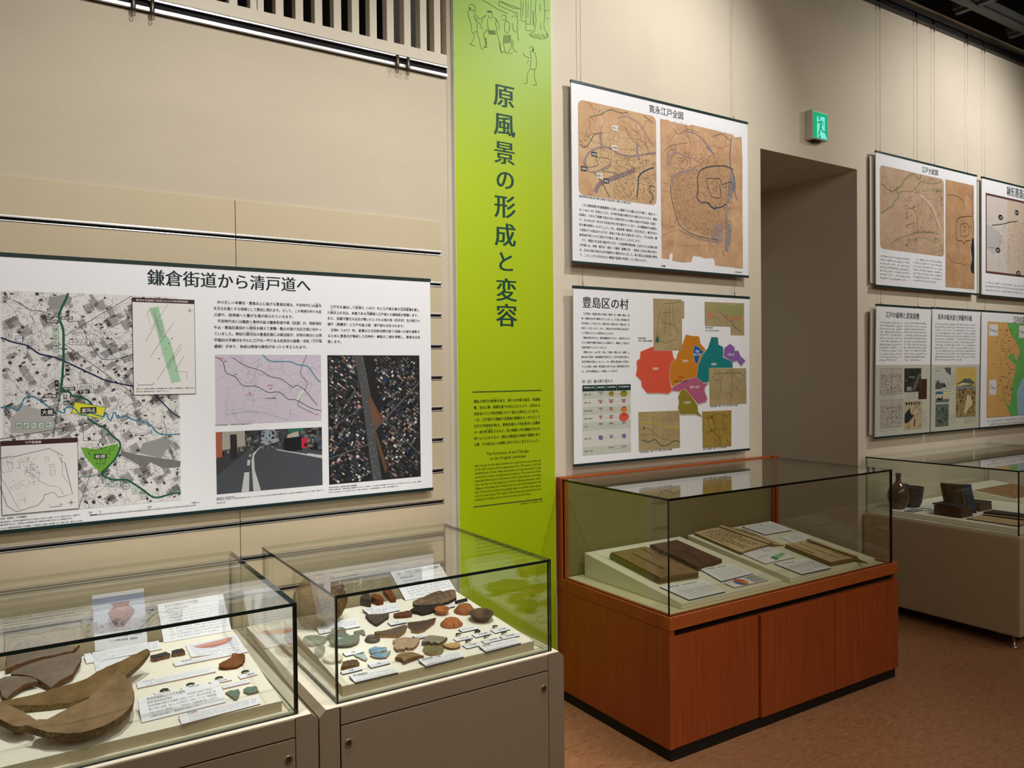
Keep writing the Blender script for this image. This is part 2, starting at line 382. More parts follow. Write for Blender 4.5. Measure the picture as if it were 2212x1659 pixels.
# hooks on the left rail
hookm = M('gunmetal', (92, 82, 74), .35, metal=.9)
for i, (px_, py_) in enumerate(((288, 12), (329, 20), (858, 130), (881, 140))):
    p = on_y(px_, py_, WY-.02); z = 2.752
    t = thing('rail_hook', (p[0], WY-.02, z), ['gunmetal hanger hook at the far left end of the picture rail', 'second gunmetal hanger hook from the left on the picture rail', 'gunmetal hanger hook, left of the pair near the green banner', 'gunmetal hanger hook on the rail nearest the green banner'][i], 'hook', 'hooks on the left picture rail')
    MB().lathe((p[0], WY-.022, z-.036), [(.001, 0), (.0055, .001), (.0075, .006), (.0075, .05), (.005, .053), (.001, .054)], 14).build('body', hookm, t, smooth=True)
    MB().tube([(p[0]+.0045*math.cos(a), WY-.022, z-.045+.0085*math.sin(a)) for a in np.linspace(.6, 6.6, 15)], .0016, 6).build('ring', hookm, t, smooth=True)
# dark hanging track on the right wall
tr = thing('hanging_track', (6, WY, 3.76), 'dark hanging track high on the right wall below the ceiling', 'hanging track')
dk = M('track_dark', (58, 58, 56), .4, metal=.6)
MB().box(2.2, 9, WY-.03, WY, 3.772, 3.785, b=.002).build('lower_lip', dk, tr); MB().box(2.2, 9, WY-.012, WY, 3.785, 3.82).build('channel', dark, tr)
MB().box(2.2, 9, WY-.03, WY, 3.82, 3.84, b=.002).build('upper_lip', dk, tr)
# green banner
bn = M('banner_core', (225, 225, 215), .6)
ban = thing('green_banner', (1.83, WY-.015, .02), 'tall green column banner with vertical dark Japanese title', 'banner')
bs = Surf((1.58, WY-.026, 0), (1, 0, 0), (0, 0, 1))
MB().box(1.58, 2.08, WY-.026, WY-.004, .02, 3.74, b=.001).build('board', bn, ban)
def banner_print():
    m = bpy.data.materials.new('banner_green'); m.use_nodes = True; nt = m.node_tree; b = nt.nodes['Principled BSDF']
    tc = nt.nodes.new('ShaderNodeTexCoord'); sp = nt.nodes.new('ShaderNodeSeparateXYZ'); nt.links.new(tc.outputs['Object'], sp.inputs[0])
    r = nt.nodes.new('ShaderNodeMapRange'); r.inputs[1].default_value = 2.3; r.inputs[2].default_value = 3.1; nt.links.new(sp.outputs['Z'], r.inputs[0])
    mx = nt.nodes.new('ShaderNodeMix'); mx.data_type = 'RGBA'; mx.inputs[6].default_value = (*lin((166, 188, 4)), 1); mx.inputs[7].default_value = (*lin((138, 176, 58)), 1)
    nt.links.new(r.outputs[0], mx.inputs[0]); nt.links.new(mx.outputs[2], b.inputs['Base Color']); b.inputs['Roughness'].default_value = .45; b.inputs['Specular IOR Level'].default_value = .3
    return m
MB().box(1.5815, 2.0785, WY-.0264, WY-.026, .021, 3.739).build('green_print', banner_print(), ban)
# exit sign
ex = thing('exit_sign', (4.02, WY, 2.85), 'lit green running-man exit sign above the passage', 'exit sign')
X0, X1, Z0, Z1 = 3.913, 4.057, 2.828, 2.985
MB().box(X0, X1, WY-.046, WY, Z0, Z1+.010, b=.003).build('housing', M('sign_housing', (214, 206, 186), .5), ex)
MB().box(X0+.03, X1-.05, WY-.038, WY-.008, Z0-.008, Z0+.002, b=.002).build('vent', dark, ex)
es = Surf((X0+.008, WY-.047, Z0+.006), (1, 0, 0), (0, 0, 1)); ew, eh = X1-X0-.014, Z1-Z0-.01
MB().box(X0+.006, X1-.004, WY-.049, WY-.045, Z0+.004, Z1-.002).build('light_panel', M('sign_panel', (0, 150, 95), .3, emit=.4), ex)
cv = Canvas(es, .0024)
G, Wt = (10, 168, 110), (130, 228, 218)
E_ = lambda x, y: (x*ew, y*eh)
cv.poly([E_(0, 0), E_(1, 0), E_(1, 1), E_(0, 1)], G).up()
cv.poly([E_(.24, .02), E_(.97, .02), E_(.80, .24), E_(.80, .88), E_(.24, .84)], Wt).up()
cv.ell(E_(.415, .79), ew*.075, eh*.075, G)
for p_, w_ in (([(.45, .68), (.52, .58), (.50, .44)], .15), ([(.50, .46), (.44, .32), (.36, .13)], .10), ([(.52, .46), (.62, .31), (.84, .29)], .09), ([(.45, .69), (.36, .62), (.25, .60)], .065), ([(.50, .70), (.66, .67), (.72, .53)], .065)):
    cv.line([E_(*q) for q in p_], w_*ew, G)
cv.poly([E_(.34, .11), E_(.46, .12), E_(.52, .04), E_(.44, .03)], G); cv.poly([E_(.30, .10), E_(.36, .10), E_(.50, .02), E_(.40, .02)], G)
cv.build('pictogram', ex, print_emit_mat(1.0))
# ------------------------------------------------------------------ display cases
lam = M('grey_beige_laminate', (136, 121, 99), .45, var=.035, vscale=18, stretch=(6, 6, .35), spec=.35)
lamtop = M('laminate_top', (232, 222, 200), .45, spec=.35)
lock = M('lock_metal', (170, 156, 134), .35, metal=.8); lockd = M('lock_core', (74, 64, 52), .4, metal=.5)
seam = M('seam_dark', (40, 34, 28), .8)
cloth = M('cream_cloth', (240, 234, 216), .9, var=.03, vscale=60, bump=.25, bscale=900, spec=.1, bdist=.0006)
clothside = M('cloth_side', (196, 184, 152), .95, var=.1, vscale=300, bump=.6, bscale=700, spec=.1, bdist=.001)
ZD = .594
def low_case(x0, x1, label, gx0, gx1):
    t = thing('low_display_case', ((x0+x1)/2, 2.42, 0), label, 'display case', 'low grey-beige cases under the road map panel')
    Yf, Yb = 2.034, 2.868
    MB().box(x0+.055, x1-.055, Yf+.02, Yb, .08, ZD-.002).build('carcass', lam, t)
    MB().box(x0+.02, x1-.02, Yf+.06, Yb-.02, 0, .08).build('plinth', dark, t)
    for a, b in ((x0, x0+.056), (x1-.060, x1)):
        # end stile with a chamfered top
        c = .018; s = -1 if a == x0 else 1; e = a if a == x0 else b; i = b if a == x0 else a
        MB().prism([(i, Yf, .03), (e, Yf, .03), (e, Yf, ZD-c), (e-s*c, Yf, ZD-.001), (i, Yf, ZD-.001)], (0, Yb-Yf, 0)).build('end_stile', lam, t)
    MB().box(x0+.06, x1-.062, Yf, Yf+.02, .542, ZD-.004, b=.0012).build('front_rail', lam, t)
    MB().box(x0+.06, x1-.062, Yf+.004, Yf+.02, .03, .540).build('gap', seam, t)
    d = MB().box(x0+.06, x1-.062, Yf, Yf+.02, .03, .538, b=.0015).build('door', lam, t)
    for kx in (x0+.081, x1-.080):
        ax = (V3(1, 0, 0), V3(0, 0, 1), V3(0, -1, 0))
        l = MB().lathe((kx, Yf, .488), [(.0108, -.001), (.0112, .002), (.0100, .0032), (.0080, .0022), (.001, .0022)], 24, axes=ax).build('lock', lock, d, smooth=True)
        MB().lathe((kx, Yf-.0022, .488), [(.0076, 0), (.0074, .0006), (.0005, .0006)], 20, axes=ax).box(kx-.0007, kx+.0007, Yf-.0032, Yf-.0027, .486, .494, 1).build('keyhole', [lockd, dark], d)
    # deck: bright front and side margins, recessed frame around the cloth board
    MB().box(x0+.018, x1-.018, Yf+.001, Yb, ZD-.004, ZD, b=.001).build('deck', lamtop, t)
    # glass hood
    T = .893; g = .009
    pane(t, gx0, gx1, 2.05, 2.05+g, ZD, T-g, GLASS, GEDGE); pane(t, gx0, gx1, 2.785-g, 2.785, ZD, T-g, GLASS, GEDGER)
    pane(t, gx0, gx0+g, 2.05+g, 2.785-g, ZD, T-g, GLASS, GEDGE); pane(t, gx1-g, gx1, 2.05+g, 2.785-g, ZD, T-g, GLASS, GEDGE)
    pane(t, gx0, gx1, 2.05, 2.785, T-g, T, GLASS, GEDGE)
    fr = M('glass_seat', (206, 206, 176), .5)
    MB().box(gx0+g, gx1-g, 2.05+g, 2.066, ZD, ZD+.006).box(gx0+g, gx0+.016, 2.066, 2.775, ZD, ZD+.006).box(gx1-.016, gx1-g, 2.066, 2.775, ZD, ZD+.006).build('glass_seat', fr, t)
    return t
BOARD_S = .078
def board_z(y): return .623+(y-2.09)*BOARD_S
def cloth_board(x0, x1, label, y1=2.64):
    y0 = 2.09
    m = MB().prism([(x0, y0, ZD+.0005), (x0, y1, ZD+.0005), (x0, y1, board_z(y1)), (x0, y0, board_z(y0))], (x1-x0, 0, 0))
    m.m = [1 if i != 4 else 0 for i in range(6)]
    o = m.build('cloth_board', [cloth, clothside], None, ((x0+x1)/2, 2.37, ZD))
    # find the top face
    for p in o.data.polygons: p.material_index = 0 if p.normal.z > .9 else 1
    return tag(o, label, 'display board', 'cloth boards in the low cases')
case1 = low_case(-.13, .680, 'low glass-topped case at left with large brown pot sherds', -.09, .632)
case2 = low_case(.684, 1.498, 'low glass-topped case beside the green banner full of small sherds', .738, 1.462)
cb1 = cloth_board(-.055, .600, 'cream cloth board under the large pot sherds')
cb2 = cloth_board(.770, 1.420, 'cream cloth board under the many small sherds')
ey = V3(0, 1, BOARD_S)
BS = Surf((0, 2.09, .623), (1, 0, 0), ey)      # the sloping cloth surface in both low cases

# orange wooden case
def wood_mat(name, c1, c2, vert=True):
    m = bpy.data.materials.new(name); m.use_nodes = True; nt = m.node_tree; b = nt.nodes['Principled BSDF']
    tc = nt.nodes.new('ShaderNodeTexCoord'); mp = nt.nodes.new('ShaderNodeMapping'); mp.inputs['Scale'].default_value = (38, 38, 1.1) if vert else (1.1, 38, 38)
    nt.links.new(tc.outputs['Object'], mp.inputs[0]); n = nt.nodes.new('ShaderNodeTexNoise'); n.inputs['Scale'].default_value = 3; n.inputs['Detail'].default_value = 7; n.inputs['Roughness'].default_value = .7
    nt.links.new(mp.outputs[0], n.inputs['Vector']); r = nt.nodes.new('ShaderNodeValToRGB'); e = r.color_ramp.elements; e[0].position = .34; e[1].position = .66
    e[0].color = (*lin(c2), 1); e[1].color = (*lin(c1), 1); nt.links.new(n.outputs['Fac'], r.inputs[0]); nt.links.new(r.outputs[0], b.inputs['Base Color'])
    b.inputs['Roughness'].default_value = .38; b.inputs['Specular IOR Level'].default_value = .35
    return m
wv = wood_mat('orange_veneer', (168, 82, 36), (148, 65, 26)); wh = wood_mat('orange_edging', (180, 94, 42), (162, 78, 32), False)
def wooden_case():
    t = thing('wooden_book_case', (2.85, 2.5, 0), 'orange-brown wooden case with glass hood holding old books', 'display case')
    x0, x1, y0, y1, zc, zt = 2.1, 3.596, 2.164, 2.88, .558, 1.01
    MB().box(x0, x1-.012, y0+.02, y1, .05, .507).build('carcass', wv, t)
    MB().box(x0+.002, x1-.004, y0+.006, y1-.02, 0, .052).build('plinth', M('plinth_black', (14, 12, 11), .6), t)
    MB().box(x0-.008, x0+.018, y0-.002, y1, .05, .507, b=.001).build('side_panel', wv, t)
    MB().box(x1-.018, x1+.004, y0+.01, y1, .05, .507, b=.001).build('side_panel', wv, t)
    for a, b, o in ((x0+.019, 2.598, .0), (2.603, 3.0975, -.010), (3.1015, x1-.001, -.010)): MB().box(a, b, y0+o, y0+.019, .05, .478, b=.0015).build('door', wv, t)
    MB().box(x0+.018, x1-.004, y0+.0175, y0+.0199, .06, .5068).build('shadow_gap', dark, t)
    MB().box(x0-.01, x1+.008, y0-.006, y0+.03, .507, zc, b=.0015).build('top_edging', wh, t)
    MB().box(x0-.01, x0+.03, y0+.03, y1, .507, zc, b=.0015).build('top_edging', wv, t); MB().box(x1-.03, x1+.008, y0+.03, y1, .507, zc, b=.0015).build('top_edging', wv, t)
    MB().box(x0+.03, x1-.03, y0+.03, y1, .52, zc-.006).build('case_floor', M('case_floor', (216, 208, 170), .8, bump=.2, bscale=600), t)
    MB().box(x0-.006, x0+.034, y1-.03, y1+.01, zc, zt+.006, b=.0015).build('back_post', wv, t); MB().box(x1-.04, x1, y1-.03, y1+.01, zc, zt+.006, b=.0015).build('back_post', wv, t)
    MB().box(x0+.034, x1-.04, y1-.01, y1+.008, zc, zt-.006).build('back_board', M('case_back', (120, 108, 70), .8), t)
    MB().box(x0+.034, x1-.04, y1-.012, y1+.01, zt-.006, zt+.006, b=.001).build('back_rail', wh, t)
    g = .009; X0, X1 = x0+.002, x1-.022; Y0 = y0+.006
    pane(t, X0, X1, Y0, Y0+g, zc, zt-g, GLASS2, GEDGE2); pane(t, X0, X0+g, Y0+g, y1-.03, zc, zt-g, GLASS2, GEDGE2)
    pane(t, X1-g, X1, Y0+g, y1-.03, zc, zt-g, GLASS2, GEDGE2); pane(t, X0, X1, Y0, y1-.012, zt-g, zt, GLASS2, GEDGE2)
    return t
case3 = wooden_case()
def far_case():
    t = thing('wheeled_display_case', (5.2, 2.44, 0), 'beige wheeled case at right with glass hood over bottle and albums', 'display case')
    lam2 = M('far_laminate', (184, 164, 134), .5, var=.03, vscale=6)
    x0, x1, y0, y1, zb, zd, zt = 4.44, 5.95, 1.99, 2.885, .07, .60, .951
    MB().box(x0, x1, y0, y1, zb, zd, b=.012).build('carcass', lam2, t)
    MB().box(x0+.012, x1-.012, y0+.012, y1-.012, zd-.001, zd+.006, b=.002).build('deck', lamtop, t)
    g = .008; a, b, c, d = x0+.012, x1-.012, y0+.01, y1-.006
    pane(t, a, b, c, c+g, zd+.006, zt-g, GLASS, GEDGE); pane(t, a, b, d-g, d, zd+.006, zt-g, GLASS, GEDGER)
    pane(t, a, a+g, c+g, d-g, zd+.006, zt-g, GLASS, GEDGE); pane(t, b-g, b, c+g, d-g, zd+.006, zt-g, GLASS, GEDGE)
    pane(t, a, b, c, d, zt-g, zt, GLASS, GEDGE)
    for x in (x0+.06, x1-.06):
        for y, dy in ((y0+.05, .09), (y1-.06, -.09)):
            MB().lathe((x-.02, y, 0), [(.005, 0), (.019, .001), (.02, .008), (.014, .012), (.006, .014), (.006, .075), (.001, .075)], 20).build('levelling_foot', alu, t, smooth=True)
            ax = (V3(0, 1, 0), V3(0, 0, 1), V3(1, 0, 0))
            MB().lathe((x+.03, y+dy, .03), [(.002, 0), (.026, .001), (.03, .005), (.03, .018), (.026, .022), (.002, .023)], 24, axes=ax).build('caster_wheel', M('caster', (70, 66, 60), .5), t, smooth=True)
            MB().box(x+.026, x+.056, y+dy-.015, y+dy+.015, .045, .072).build('caster_fork', alu, t)
    return t
case4 = far_case()
def board4():
    m = MB().box(4.50, 5.92, 2.03, 2.84, .607, .634, b=.002)
    return tag(m.build('display_board', cloth, None, (5.2, 2.4, .607)), 'cream board under bottle and albums in the far case', 'display board')
board4()
# ------------------------------------------------------------------ printed wall panels
foam = M('panel_white', (238, 238, 240), .5, spec=.3); barm = M('panel_bar', (20, 44, 42), .4, spec=.4); backm = M('backing_card', (206, 200, 186), .7)
INK = (26, 30, 34); PAPER = (236, 234, 232); NAVY = (20, 38, 44)
def wall_panel(name, x0, x1, z0, z1, Y, label, tilt=0., back=None):
    t = thing(name, ((x0+x1)/2, Y, z0), label, 'information panel')
    ty = tilt/(z1-z0); S = Surf((x0, Y, z0), (1, 0, 0), (0, ty, 1)); H = math.hypot(z1-z0, tilt)
    def slab(a, b, c, d, h0, h1, nm, m):
        MB().prism([S.P(a, c, h0), S.P(b, c, h0), S.P(b, d, h0), S.P(a, d, h0)], S.n*(h1-h0)).build(nm, m, t)
    slab(0, x1-x0, .004, H-.004, -.006, 0, 'board', foam)
    slab(-.002, x1-x0+.002, H-.010, H+.002, -.008, .0025, 'top_bar', barm); slab(-.002, x1-x0+.002, -.002, .010, -.008, .0025, 'bottom_bar', barm)
    if back: slab(back[0], back[1], .02, H-.03, -.026, -.020, 'backing_card', backm)
    return t, S, H
def quad(S, pts): return [S.hit(*p) for p in pts]
class Box:
    """a picture area on a panel: u,v in 0..1 from its lower left corner"""
    def __init__(s, S, x0, yt, x1, yb, x2=None):
        a = S.hit(x0, yt); b = S.hit(x1, yb); s.a = np.array([min(a[0], b[0]), min(a[1], b[1])]); s.b = np.array([max(a[0], b[0]), max(a[1], b[1])]); s.d = s.b-s.a
    def __call__(s, u, v): return s.a+s.d*np.array([u, v])
    def many(s, pts): return [s(*p) for p in pts]
    def inside(s, p): return s.a[0] <= p[0] <= s.b[0] and s.a[1] <= p[1] <= s.b[1]
def clip_line(cv, bx, pts, wd, col):
    run = []
    for p in pts:
        if bx.inside(p): run.append(p)
        else:
            if len(run) > 1: cv.line(run, wd, col)
            run = []
    if len(run) > 1: cv.line(run, wd, col)
def wander(R, p, a, n, st, turn):
    out = [np.array(p)]
    for _ in range(n): a += R.gauss(0, turn); out.append(out[-1]+st*np.array([math.cos(a), math.sin(a)]))
    return out
def survey_map(cv, bx, seed, nd, nc, nh, nb, ink=(70, 66, 64), wd=.0007):
    """fine line map: contours, tree dots, hatched blocks, little houses"""
    R = random.Random(seed)
    for _ in range(nc): clip_line(cv, bx, wander(R, bx(R.random(), R.random()), R.random()*6.3, R.randint(12, 40), .006, .28), wd*R.choice((.6, .8, 1.1)), ink)
    for _ in range(nh):
        c = bx(R.random(), R.random()); a = R.choice((.5, 2.1, .52, 1.95)); d = np.array([math.cos(a), math.sin(a)]); n = np.array([-d[1], d[0]]); L = R.uniform(.006, .022); k = R.randint(5, 16)
        for i in range(k):
            p = c+n*i*.0022; q = [p-d*L*R.uniform(.6, 1), p+d*L*R.uniform(.6, 1)]
            if bx.inside(q[0]) and bx.inside(q[1]): cv.line(q, .0012, ink)
    for _ in range(nd):
        p = bx(R.random(), R.random()); s = R.uniform(.0006, .0011)
        if bx.inside(p+.002) and bx.inside(p-.002): cv.poly([p+(-s, -s), p+(s, -s*.6), p+(s*.7, s), p+(-s, s*.8)], ink)
    for _ in range(nb):
        p = bx(R.random(), R.random()); w_, h_ = R.uniform(.0015, .006), R.uniform(.0015, .005); a = R.choice((.5, .52, 0, 2.0)); c_, s_ = math.cos(a), math.sin(a)
        q = [p+(x*c_-y*s_, x*s_+y*c_) for x, y in ((-w_, -h_), (w_, -h_), (w_, h_), (-w_, h_))]
        if all(bx.inside(z) for z in q):
            if R.random() < .35: cv.poly(q, ink)
            else: cv.line(q+[q[0]], wd, ink)
def chip(cv, S, x0, y0, x1, y1, s, bg, fg, border=None, vert=False):
    a = S.hit(x0, y0); b = S.hit(x1, y1); a = np.array([a[0], a[1]]); b = np.array([b[0], b[1]])
    if border: cv.rect(a+(-.0012, .0012), b+(.0012, -.0012), border); cv.up()
    cv.rect(a, b, bg); cv.up(); L = len(s); wdt, hgt = b[0]-a[0], a[1]-b[1]
    if vert:
        for i, c in enumerate(s): letters(cv, c, ((a[0]+b[0])/2, a[1]-hgt*(i+.5)/L), min(hgt/L, wdt)*.9, fg, off=.02, center=True)
    else: letters(cv, s, (a[0]+wdt*.06, (a[1]+b[1])/2), min(hgt*.82, wdt/L*.98), fg, wdt*.88, off=.02)
    cv.layer -= 1+(1 if border else 0)

def panel_roads():
    t, S, H = wall_panel('road_map_panel', -.06, 1.452, 1.019, 1.881, 2.865, 'large white panel on the old Kamakura roads with aerial photo')
    h = S.hit; c1 = crop(0, 560, 4.608, S); c2 = crop(0, 840, 4.608, S); c3 = crop(440, 640, 4.424, S); c4 = crop(440, 880, 4.424, S)
    cv = Canvas(S); ti = crop(0, 380, 2.212, S); a, b = ti(703, 503), ti(1486, 530)
    z = (h(494, 608)[1]); letters(cv, '鎌倉街道から清戸道へ', (a[0], z+.001), (b[0]-a[0])/10*1.02, NAVY, b[0]-a[0], off=.006, res=3, mincho=.018); cv.build('title', t)
    # route map
    cv = Canvas(S); bx = Box(S, 1, 640, 392, 1098); bx.b[1] = h(200, 635)[1]; bx.a[1] = h(300, 1088)[1]; bx.d = bx.b-bx.a
    cv.rect(bx.a, bx.b, (226, 223, 220)); cv.up()
    survey_map(cv, bx, 4, 4200, 300, 210, 800); cv.up()
    gp = [c2(x, y) for x, y in ((1200, 610), (1340, 650), (1800, 720), (1790, 780), (1620, 790), (1500, 730), (1440, 790), (1320, 720), (1200, 660))]
    cv.poly(gp, (120, 118, 117)); cv.poly([c2(x, y) for x, y in ((1420, 540), (1640, 480), (1720, 520), (1600, 690), (1380, 640))], (150, 148, 146)); cv.poly([c2(x, y) for x, y in ((110, 290), (240, 160), (400, 210), (530, 260), (520, 440), (100, 440))], (176, 173, 170)); cv.poly([c1(x, y) for x, y in ((490, 380), (640, 350), (720, 380), (700, 450), (560, 500), (470, 450))], (150, 147, 145)); cv.up()
    fg = [c2(x, y) for x, y in ((800, 580), (900, 592), (960, 600), (1060, 570), (1170, 545), (1190, 600), (1150, 690), (1080, 770), (1000, 835), (920, 760), (850, 680))]
    cv.poly(fg, (112, 170, 60)); ye = [c2(x, y) for x, y in ((745, 130), (1050, 185), (1020, 300), (710, 240))]; cv.poly(ye, (222, 214, 52)); cv.up()
    R = random.Random(9); fb = Box(S, 0, 0, 1, 1); fb.a = c2(840, 800); fb.b = c2(1160, 570); fb.d = fb.b-fb.a
    for _ in range(420):
        u, v = R.random(), R.random()
        if abs(u-.48) < .48*(.15+.85*v): p = fb(u, v); s = R.uniform(.0018, .0036); cv.poly([p, p+(s, s*.4), p+(s*.3, s)], (34, 60, 30))
    BL, RV, GN, NV, RB = (60, 128, 150), (84, 150, 178), (30, 92, 62), (30, 36, 74), (64, 40, 40)
    def cur(f, pts, wd, col): cv.curve([f(*p) for p in pts], wd, col)
    cur(c2, ((8, 185), (100, 185), (170, 215), (200, 180), (240, 100), (290, 75), (350, 85), (410, 125), (500, 190)), .0042, BL)
    cur(c2, ((570, 215), (635, 240), (650, 195), (690, 180), (740, 195), (790, 245), (840, 260), (900, 240), (960, 260), (1030, 275), (1060, 240), (1080, 300), (1110, 300), (1130, 240), (1150, 240), (1170, 290), (1250, 270), (1320, 305), (1430, 330), (1500, 360), (1560, 430), (1650, 455), (1795, 450)), .0042, BL)
    cur(c1, ((130, 410), (200, 440), (300, 505), (400, 515), (500, 550), (580, 580)), .002, (50, 70, 100)); cur(c1, ((670, 620), (770, 620), (790, 670), (840, 710), (870, 800), (940, 900), (1000, 980), (1080, 1000), (1200, 985), (1330, 940)), .002, (50, 70, 100))
    cv.up(); cur(c1, ((8, 780), (130, 825), (270, 860), (390, 940), (520, 970), (640, 1015), (800, 1090), (950, 1160), (1050, 1205), (1180, 1235), (1330, 1265)), .0048, NV); cur(c2, ((1535, 55), (1620, 140), (1720, 240), (1795, 285)), .0040, NV)
    cv.up(); cur(c1, ((678, 338), (655, 400), (610, 490), (588, 560), (592, 600), (620, 670), (632, 740), (632, 900), (632, 1000), (625, 1100), (618, 1200), (603, 1320)), .0068, GN)
    cur(c2, ((600, 30), (690, 32), (712, 65), (770, 75), (850, 100), (900, 135), (912, 160)), .0058, GN)
    cur(c2, ((870, 290), (960, 350), (1060, 400), (1110, 460), (1190, 530), (1190, 600), (1150, 690), (1080, 770), (1010, 840), (1060, 880), (1130, 905), (1260, 905), (1340, 950), (1430, 1010), (1520, 1075), (1600, 1075), (1700, 1045), (1800, 1032)), .0058, GN)
    cv.dash([c2(*p) for p in ((600, 40), (580, 150), (560, 250), (545, 360), (530, 480))], .0058, GN, .0028, .0022); cv.dash([c2(*p) for p in ((800, 875), (900, 870), (1000, 845))], .005, GN, .0028, .0022)
    cv.dash(ye+[ye[0]], .0034, (60, 120, 70), .003, .0025); cv.dash([c2(*p) for p in ((825, 350), (1010, 345), (1015, 510), (830, 515), (825, 350))], .0016, (20, 20, 20), .003, .002)
    for p in (((640, 765), (1310, 365)), ((640, 845), (1335, 1345))): cv.line([c1(*q) for q in p], .0016, RB)
    for p in (((0, 500), (830, 352)), ((785, 1180), (920, 785))): cv.line([c2(*q) for q in p], .0016, RB)
    cv.up()
    F1 = lambda x, y: (x/4.608, 560+y/4.608); F2 = lambda x, y: (x/4.608, 840+y/4.608)
    K, Wh = (18, 18, 18), (240, 238, 236)
    def ch(F, x0, y0, x1, y1, s, bg=K, fg=Wh, bd=None, vert=False): p, q = F(x0, y0), F(x1, y1); chip(cv, S, p[0], p[1], q[0], q[1], s, bg, fg, bd, vert)
    ch(F1, 605, 567, 725, 601, '鎌倉橋'); ch(F1, 453, 600, 580, 635, '地蔵堀'); ch(F1, 650, 1052, 690, 1155, '宿坂', vert=True); ch(F1, 545, 1203, 585, 1305, '上宿', vert=True); ch(F1, 622, 1275, 747, 1308, '中宿'); ch(F1, 773, 1303, 895, 1335, '下宿?')
    ch(F2, 438, 52, 565, 88, '面影橋'); ch(F2, 630, 60, 670, 160, '薬師堂', vert=True); ch(F2, 407, 200, 535, 265, '大橋'); ch(F2, 800, 185, 960, 240, '渡河点'); ch(F2, 940, 652, 1060, 690, '松原')
    ch(F1, 693, 803, 888, 850, '中世古道', Wh, K, (60, 60, 60)); ch(F1, 775, 1245, 930, 1288, '高田宿', Wh, K, (60, 60, 60))
    for i, c in enumerate('鎌倉街道'): ch(F1, 528, 672+66*i, 580, 722+66*i, c, (222, 236, 222), GN, GN); ch(F2, 162+74*i, 340, 215+74*i, 390, c, (222, 236, 222), GN, GN)
    ch(F2, 455, 332, 515, 378, '新', (222, 236, 222), GN, GN)
    for c, x, y in (('清', 53, 733), ('戸', 160, 763), ('道', 280, 800)): ch(F1, x, y, x+62, y+52, c, Wh, NV, NV)
    for c, x, y in (('鎌', 1050, 925), ('倉', 1140, 925), ('街', 1230, 945), ('道', 1318, 992), ('旧', 1400, 1050)): ch(F2, x, y, x+52, y+44, c, Wh, GN, GN)
    for c, x, y in (('弦', 970, 895), ('巻', 1010, 945), ('川', 1060, 975)): letters(cv, c, c1(x, y), .0095, BL, off=.03, center=True)
    for c, x, y in (('神', 1390, 355), ('田', 1505, 437), ('川', 1648, 492)): letters(cv, c, c2(x, y), .0085, BL, off=.03, center=True)
    cv.build('route_map', t)
    # insets
    cv = Canvas(S, .0030); a, b = c1(1313, 383), c1(1948, 1337); cv.rect(a, b, (232, 229, 226)); cv.up(); cv.frame(a, b, .0016, RB); cv.rect(a, (b[0], a[1]-.014), RB); cv.up()
    letters(cv, '雑司が谷遺跡で発見された中世道路遺構', (a[0]+.012, a[1]-.007), .0068, (236, 226, 220), (b[0]-a[0])*.83, .02)
    gr = [c1(*p) for p in ((1480, 485), (1575, 470), (1600, 560), (1640, 740), (1690, 800), (1800, 1215), (1705, 1235), (1590, 840), (1540, 640), (1500, 540))]; cv.poly(gr, (168, 206, 172)); cv.up()
    for p in (((1490, 980), (1650, 745), (1722, 635)), ((1560, 1205), (1800, 842)), ((1465, 520), (1675, 450), (1495, 700), (1465, 520)), ((1445, 820), (1520, 700), (1545, 640)), ((1805, 880), (1720, 1000)), ((1745, 1110), (1860, 1125), (1855, 1190)), ((1830, 965), (1740, 1110)), ((1660, 1080), (1725, 960), (1735, 990), (1675, 1085), (1660, 1080))): cv.line([c1(*q) for q in p], .0010, (70, 60, 58))
    for i in range(16): y = 515+i*17; x = 1505+i*5; cv.line([c1(x, y), c1(x+68-(i % 3)*9, y-4)], .0007, (80, 74, 72)); cv.line([c1(x+20, y), c1(x+36, y+22)], .0007, (80, 74, 72))
    for x0_, dx in ((1560, 60), (1590, 52), (1610, 45)): cv.curve([c1(x0_, 600), c1(x0_+20, 680), c1(x0_+dx, 740)], .0007, (80, 74, 72))
    for p in (((1365, 1252), (1530, 1250)),): cv.line([c1(*q) for q in p], .0014, (30, 26, 26))
    letters(cv, '0', c1(1360, 1232), .006, (30, 26, 26)); letters(cv, '10m', c1(1508, 1230), .006, (30, 26, 26))
    for c, x, y in (('都', 1712, 790), ('電', 1680, 840), ('荒', 1648, 890), ('川', 1616, 940), ('線', 1582, 990)): letters(cv, c, c1(x, y), .0052, (30, 26, 26), off=.03, center=True)
    for A_ in range(8): q = c1(1888, 512); L = .010 if A_ % 2 == 0 else .005; cv.line([q, q+L*np.array([math.cos(A_*math.pi/4), math.sin(A_*math.pi/4)])], .0010, (120, 90, 60))
    letters(cv, '東京メトロ副都心線雑司が谷駅建設に際し実施した発掘調査で、鎌倉時代まで', (c1(1355, 1290)[0], c1(1500, 1288)[1]), .005, (30, 28, 28), c1(1940, 1290)[0]-c1(1355, 1290)[0], .02); letters(cv, '遡る古道（鎌倉街道中道）が発見されました。', (c1(1355, 1290)[0], c1(1500, 1315)[1]), .005, (30, 28, 28), c1(1690, 1290)[0]-c1(1355, 1290)[0], .02)
    cv.build('inset_map', t)
    cv = Canvas(S, .0030); a, b = (h(1, 950)[0], c2(400, 503)[1]), (c2(777, 800)[0], c2(400, 1222)[1]); cv.rect(a, b, (230, 227, 224)); cv.up(); cv.frame(a, b, .0016, RB); cv.rect(a, (b[0], a[1]-.015), RB); cv.up()
    letters(cv, '下戸塚遺跡', (c2(245, 525)[0], a[1]-.0075), .0085, (236, 226, 220), c2(412, 520)[0]-c2(245, 520)[0], .02)
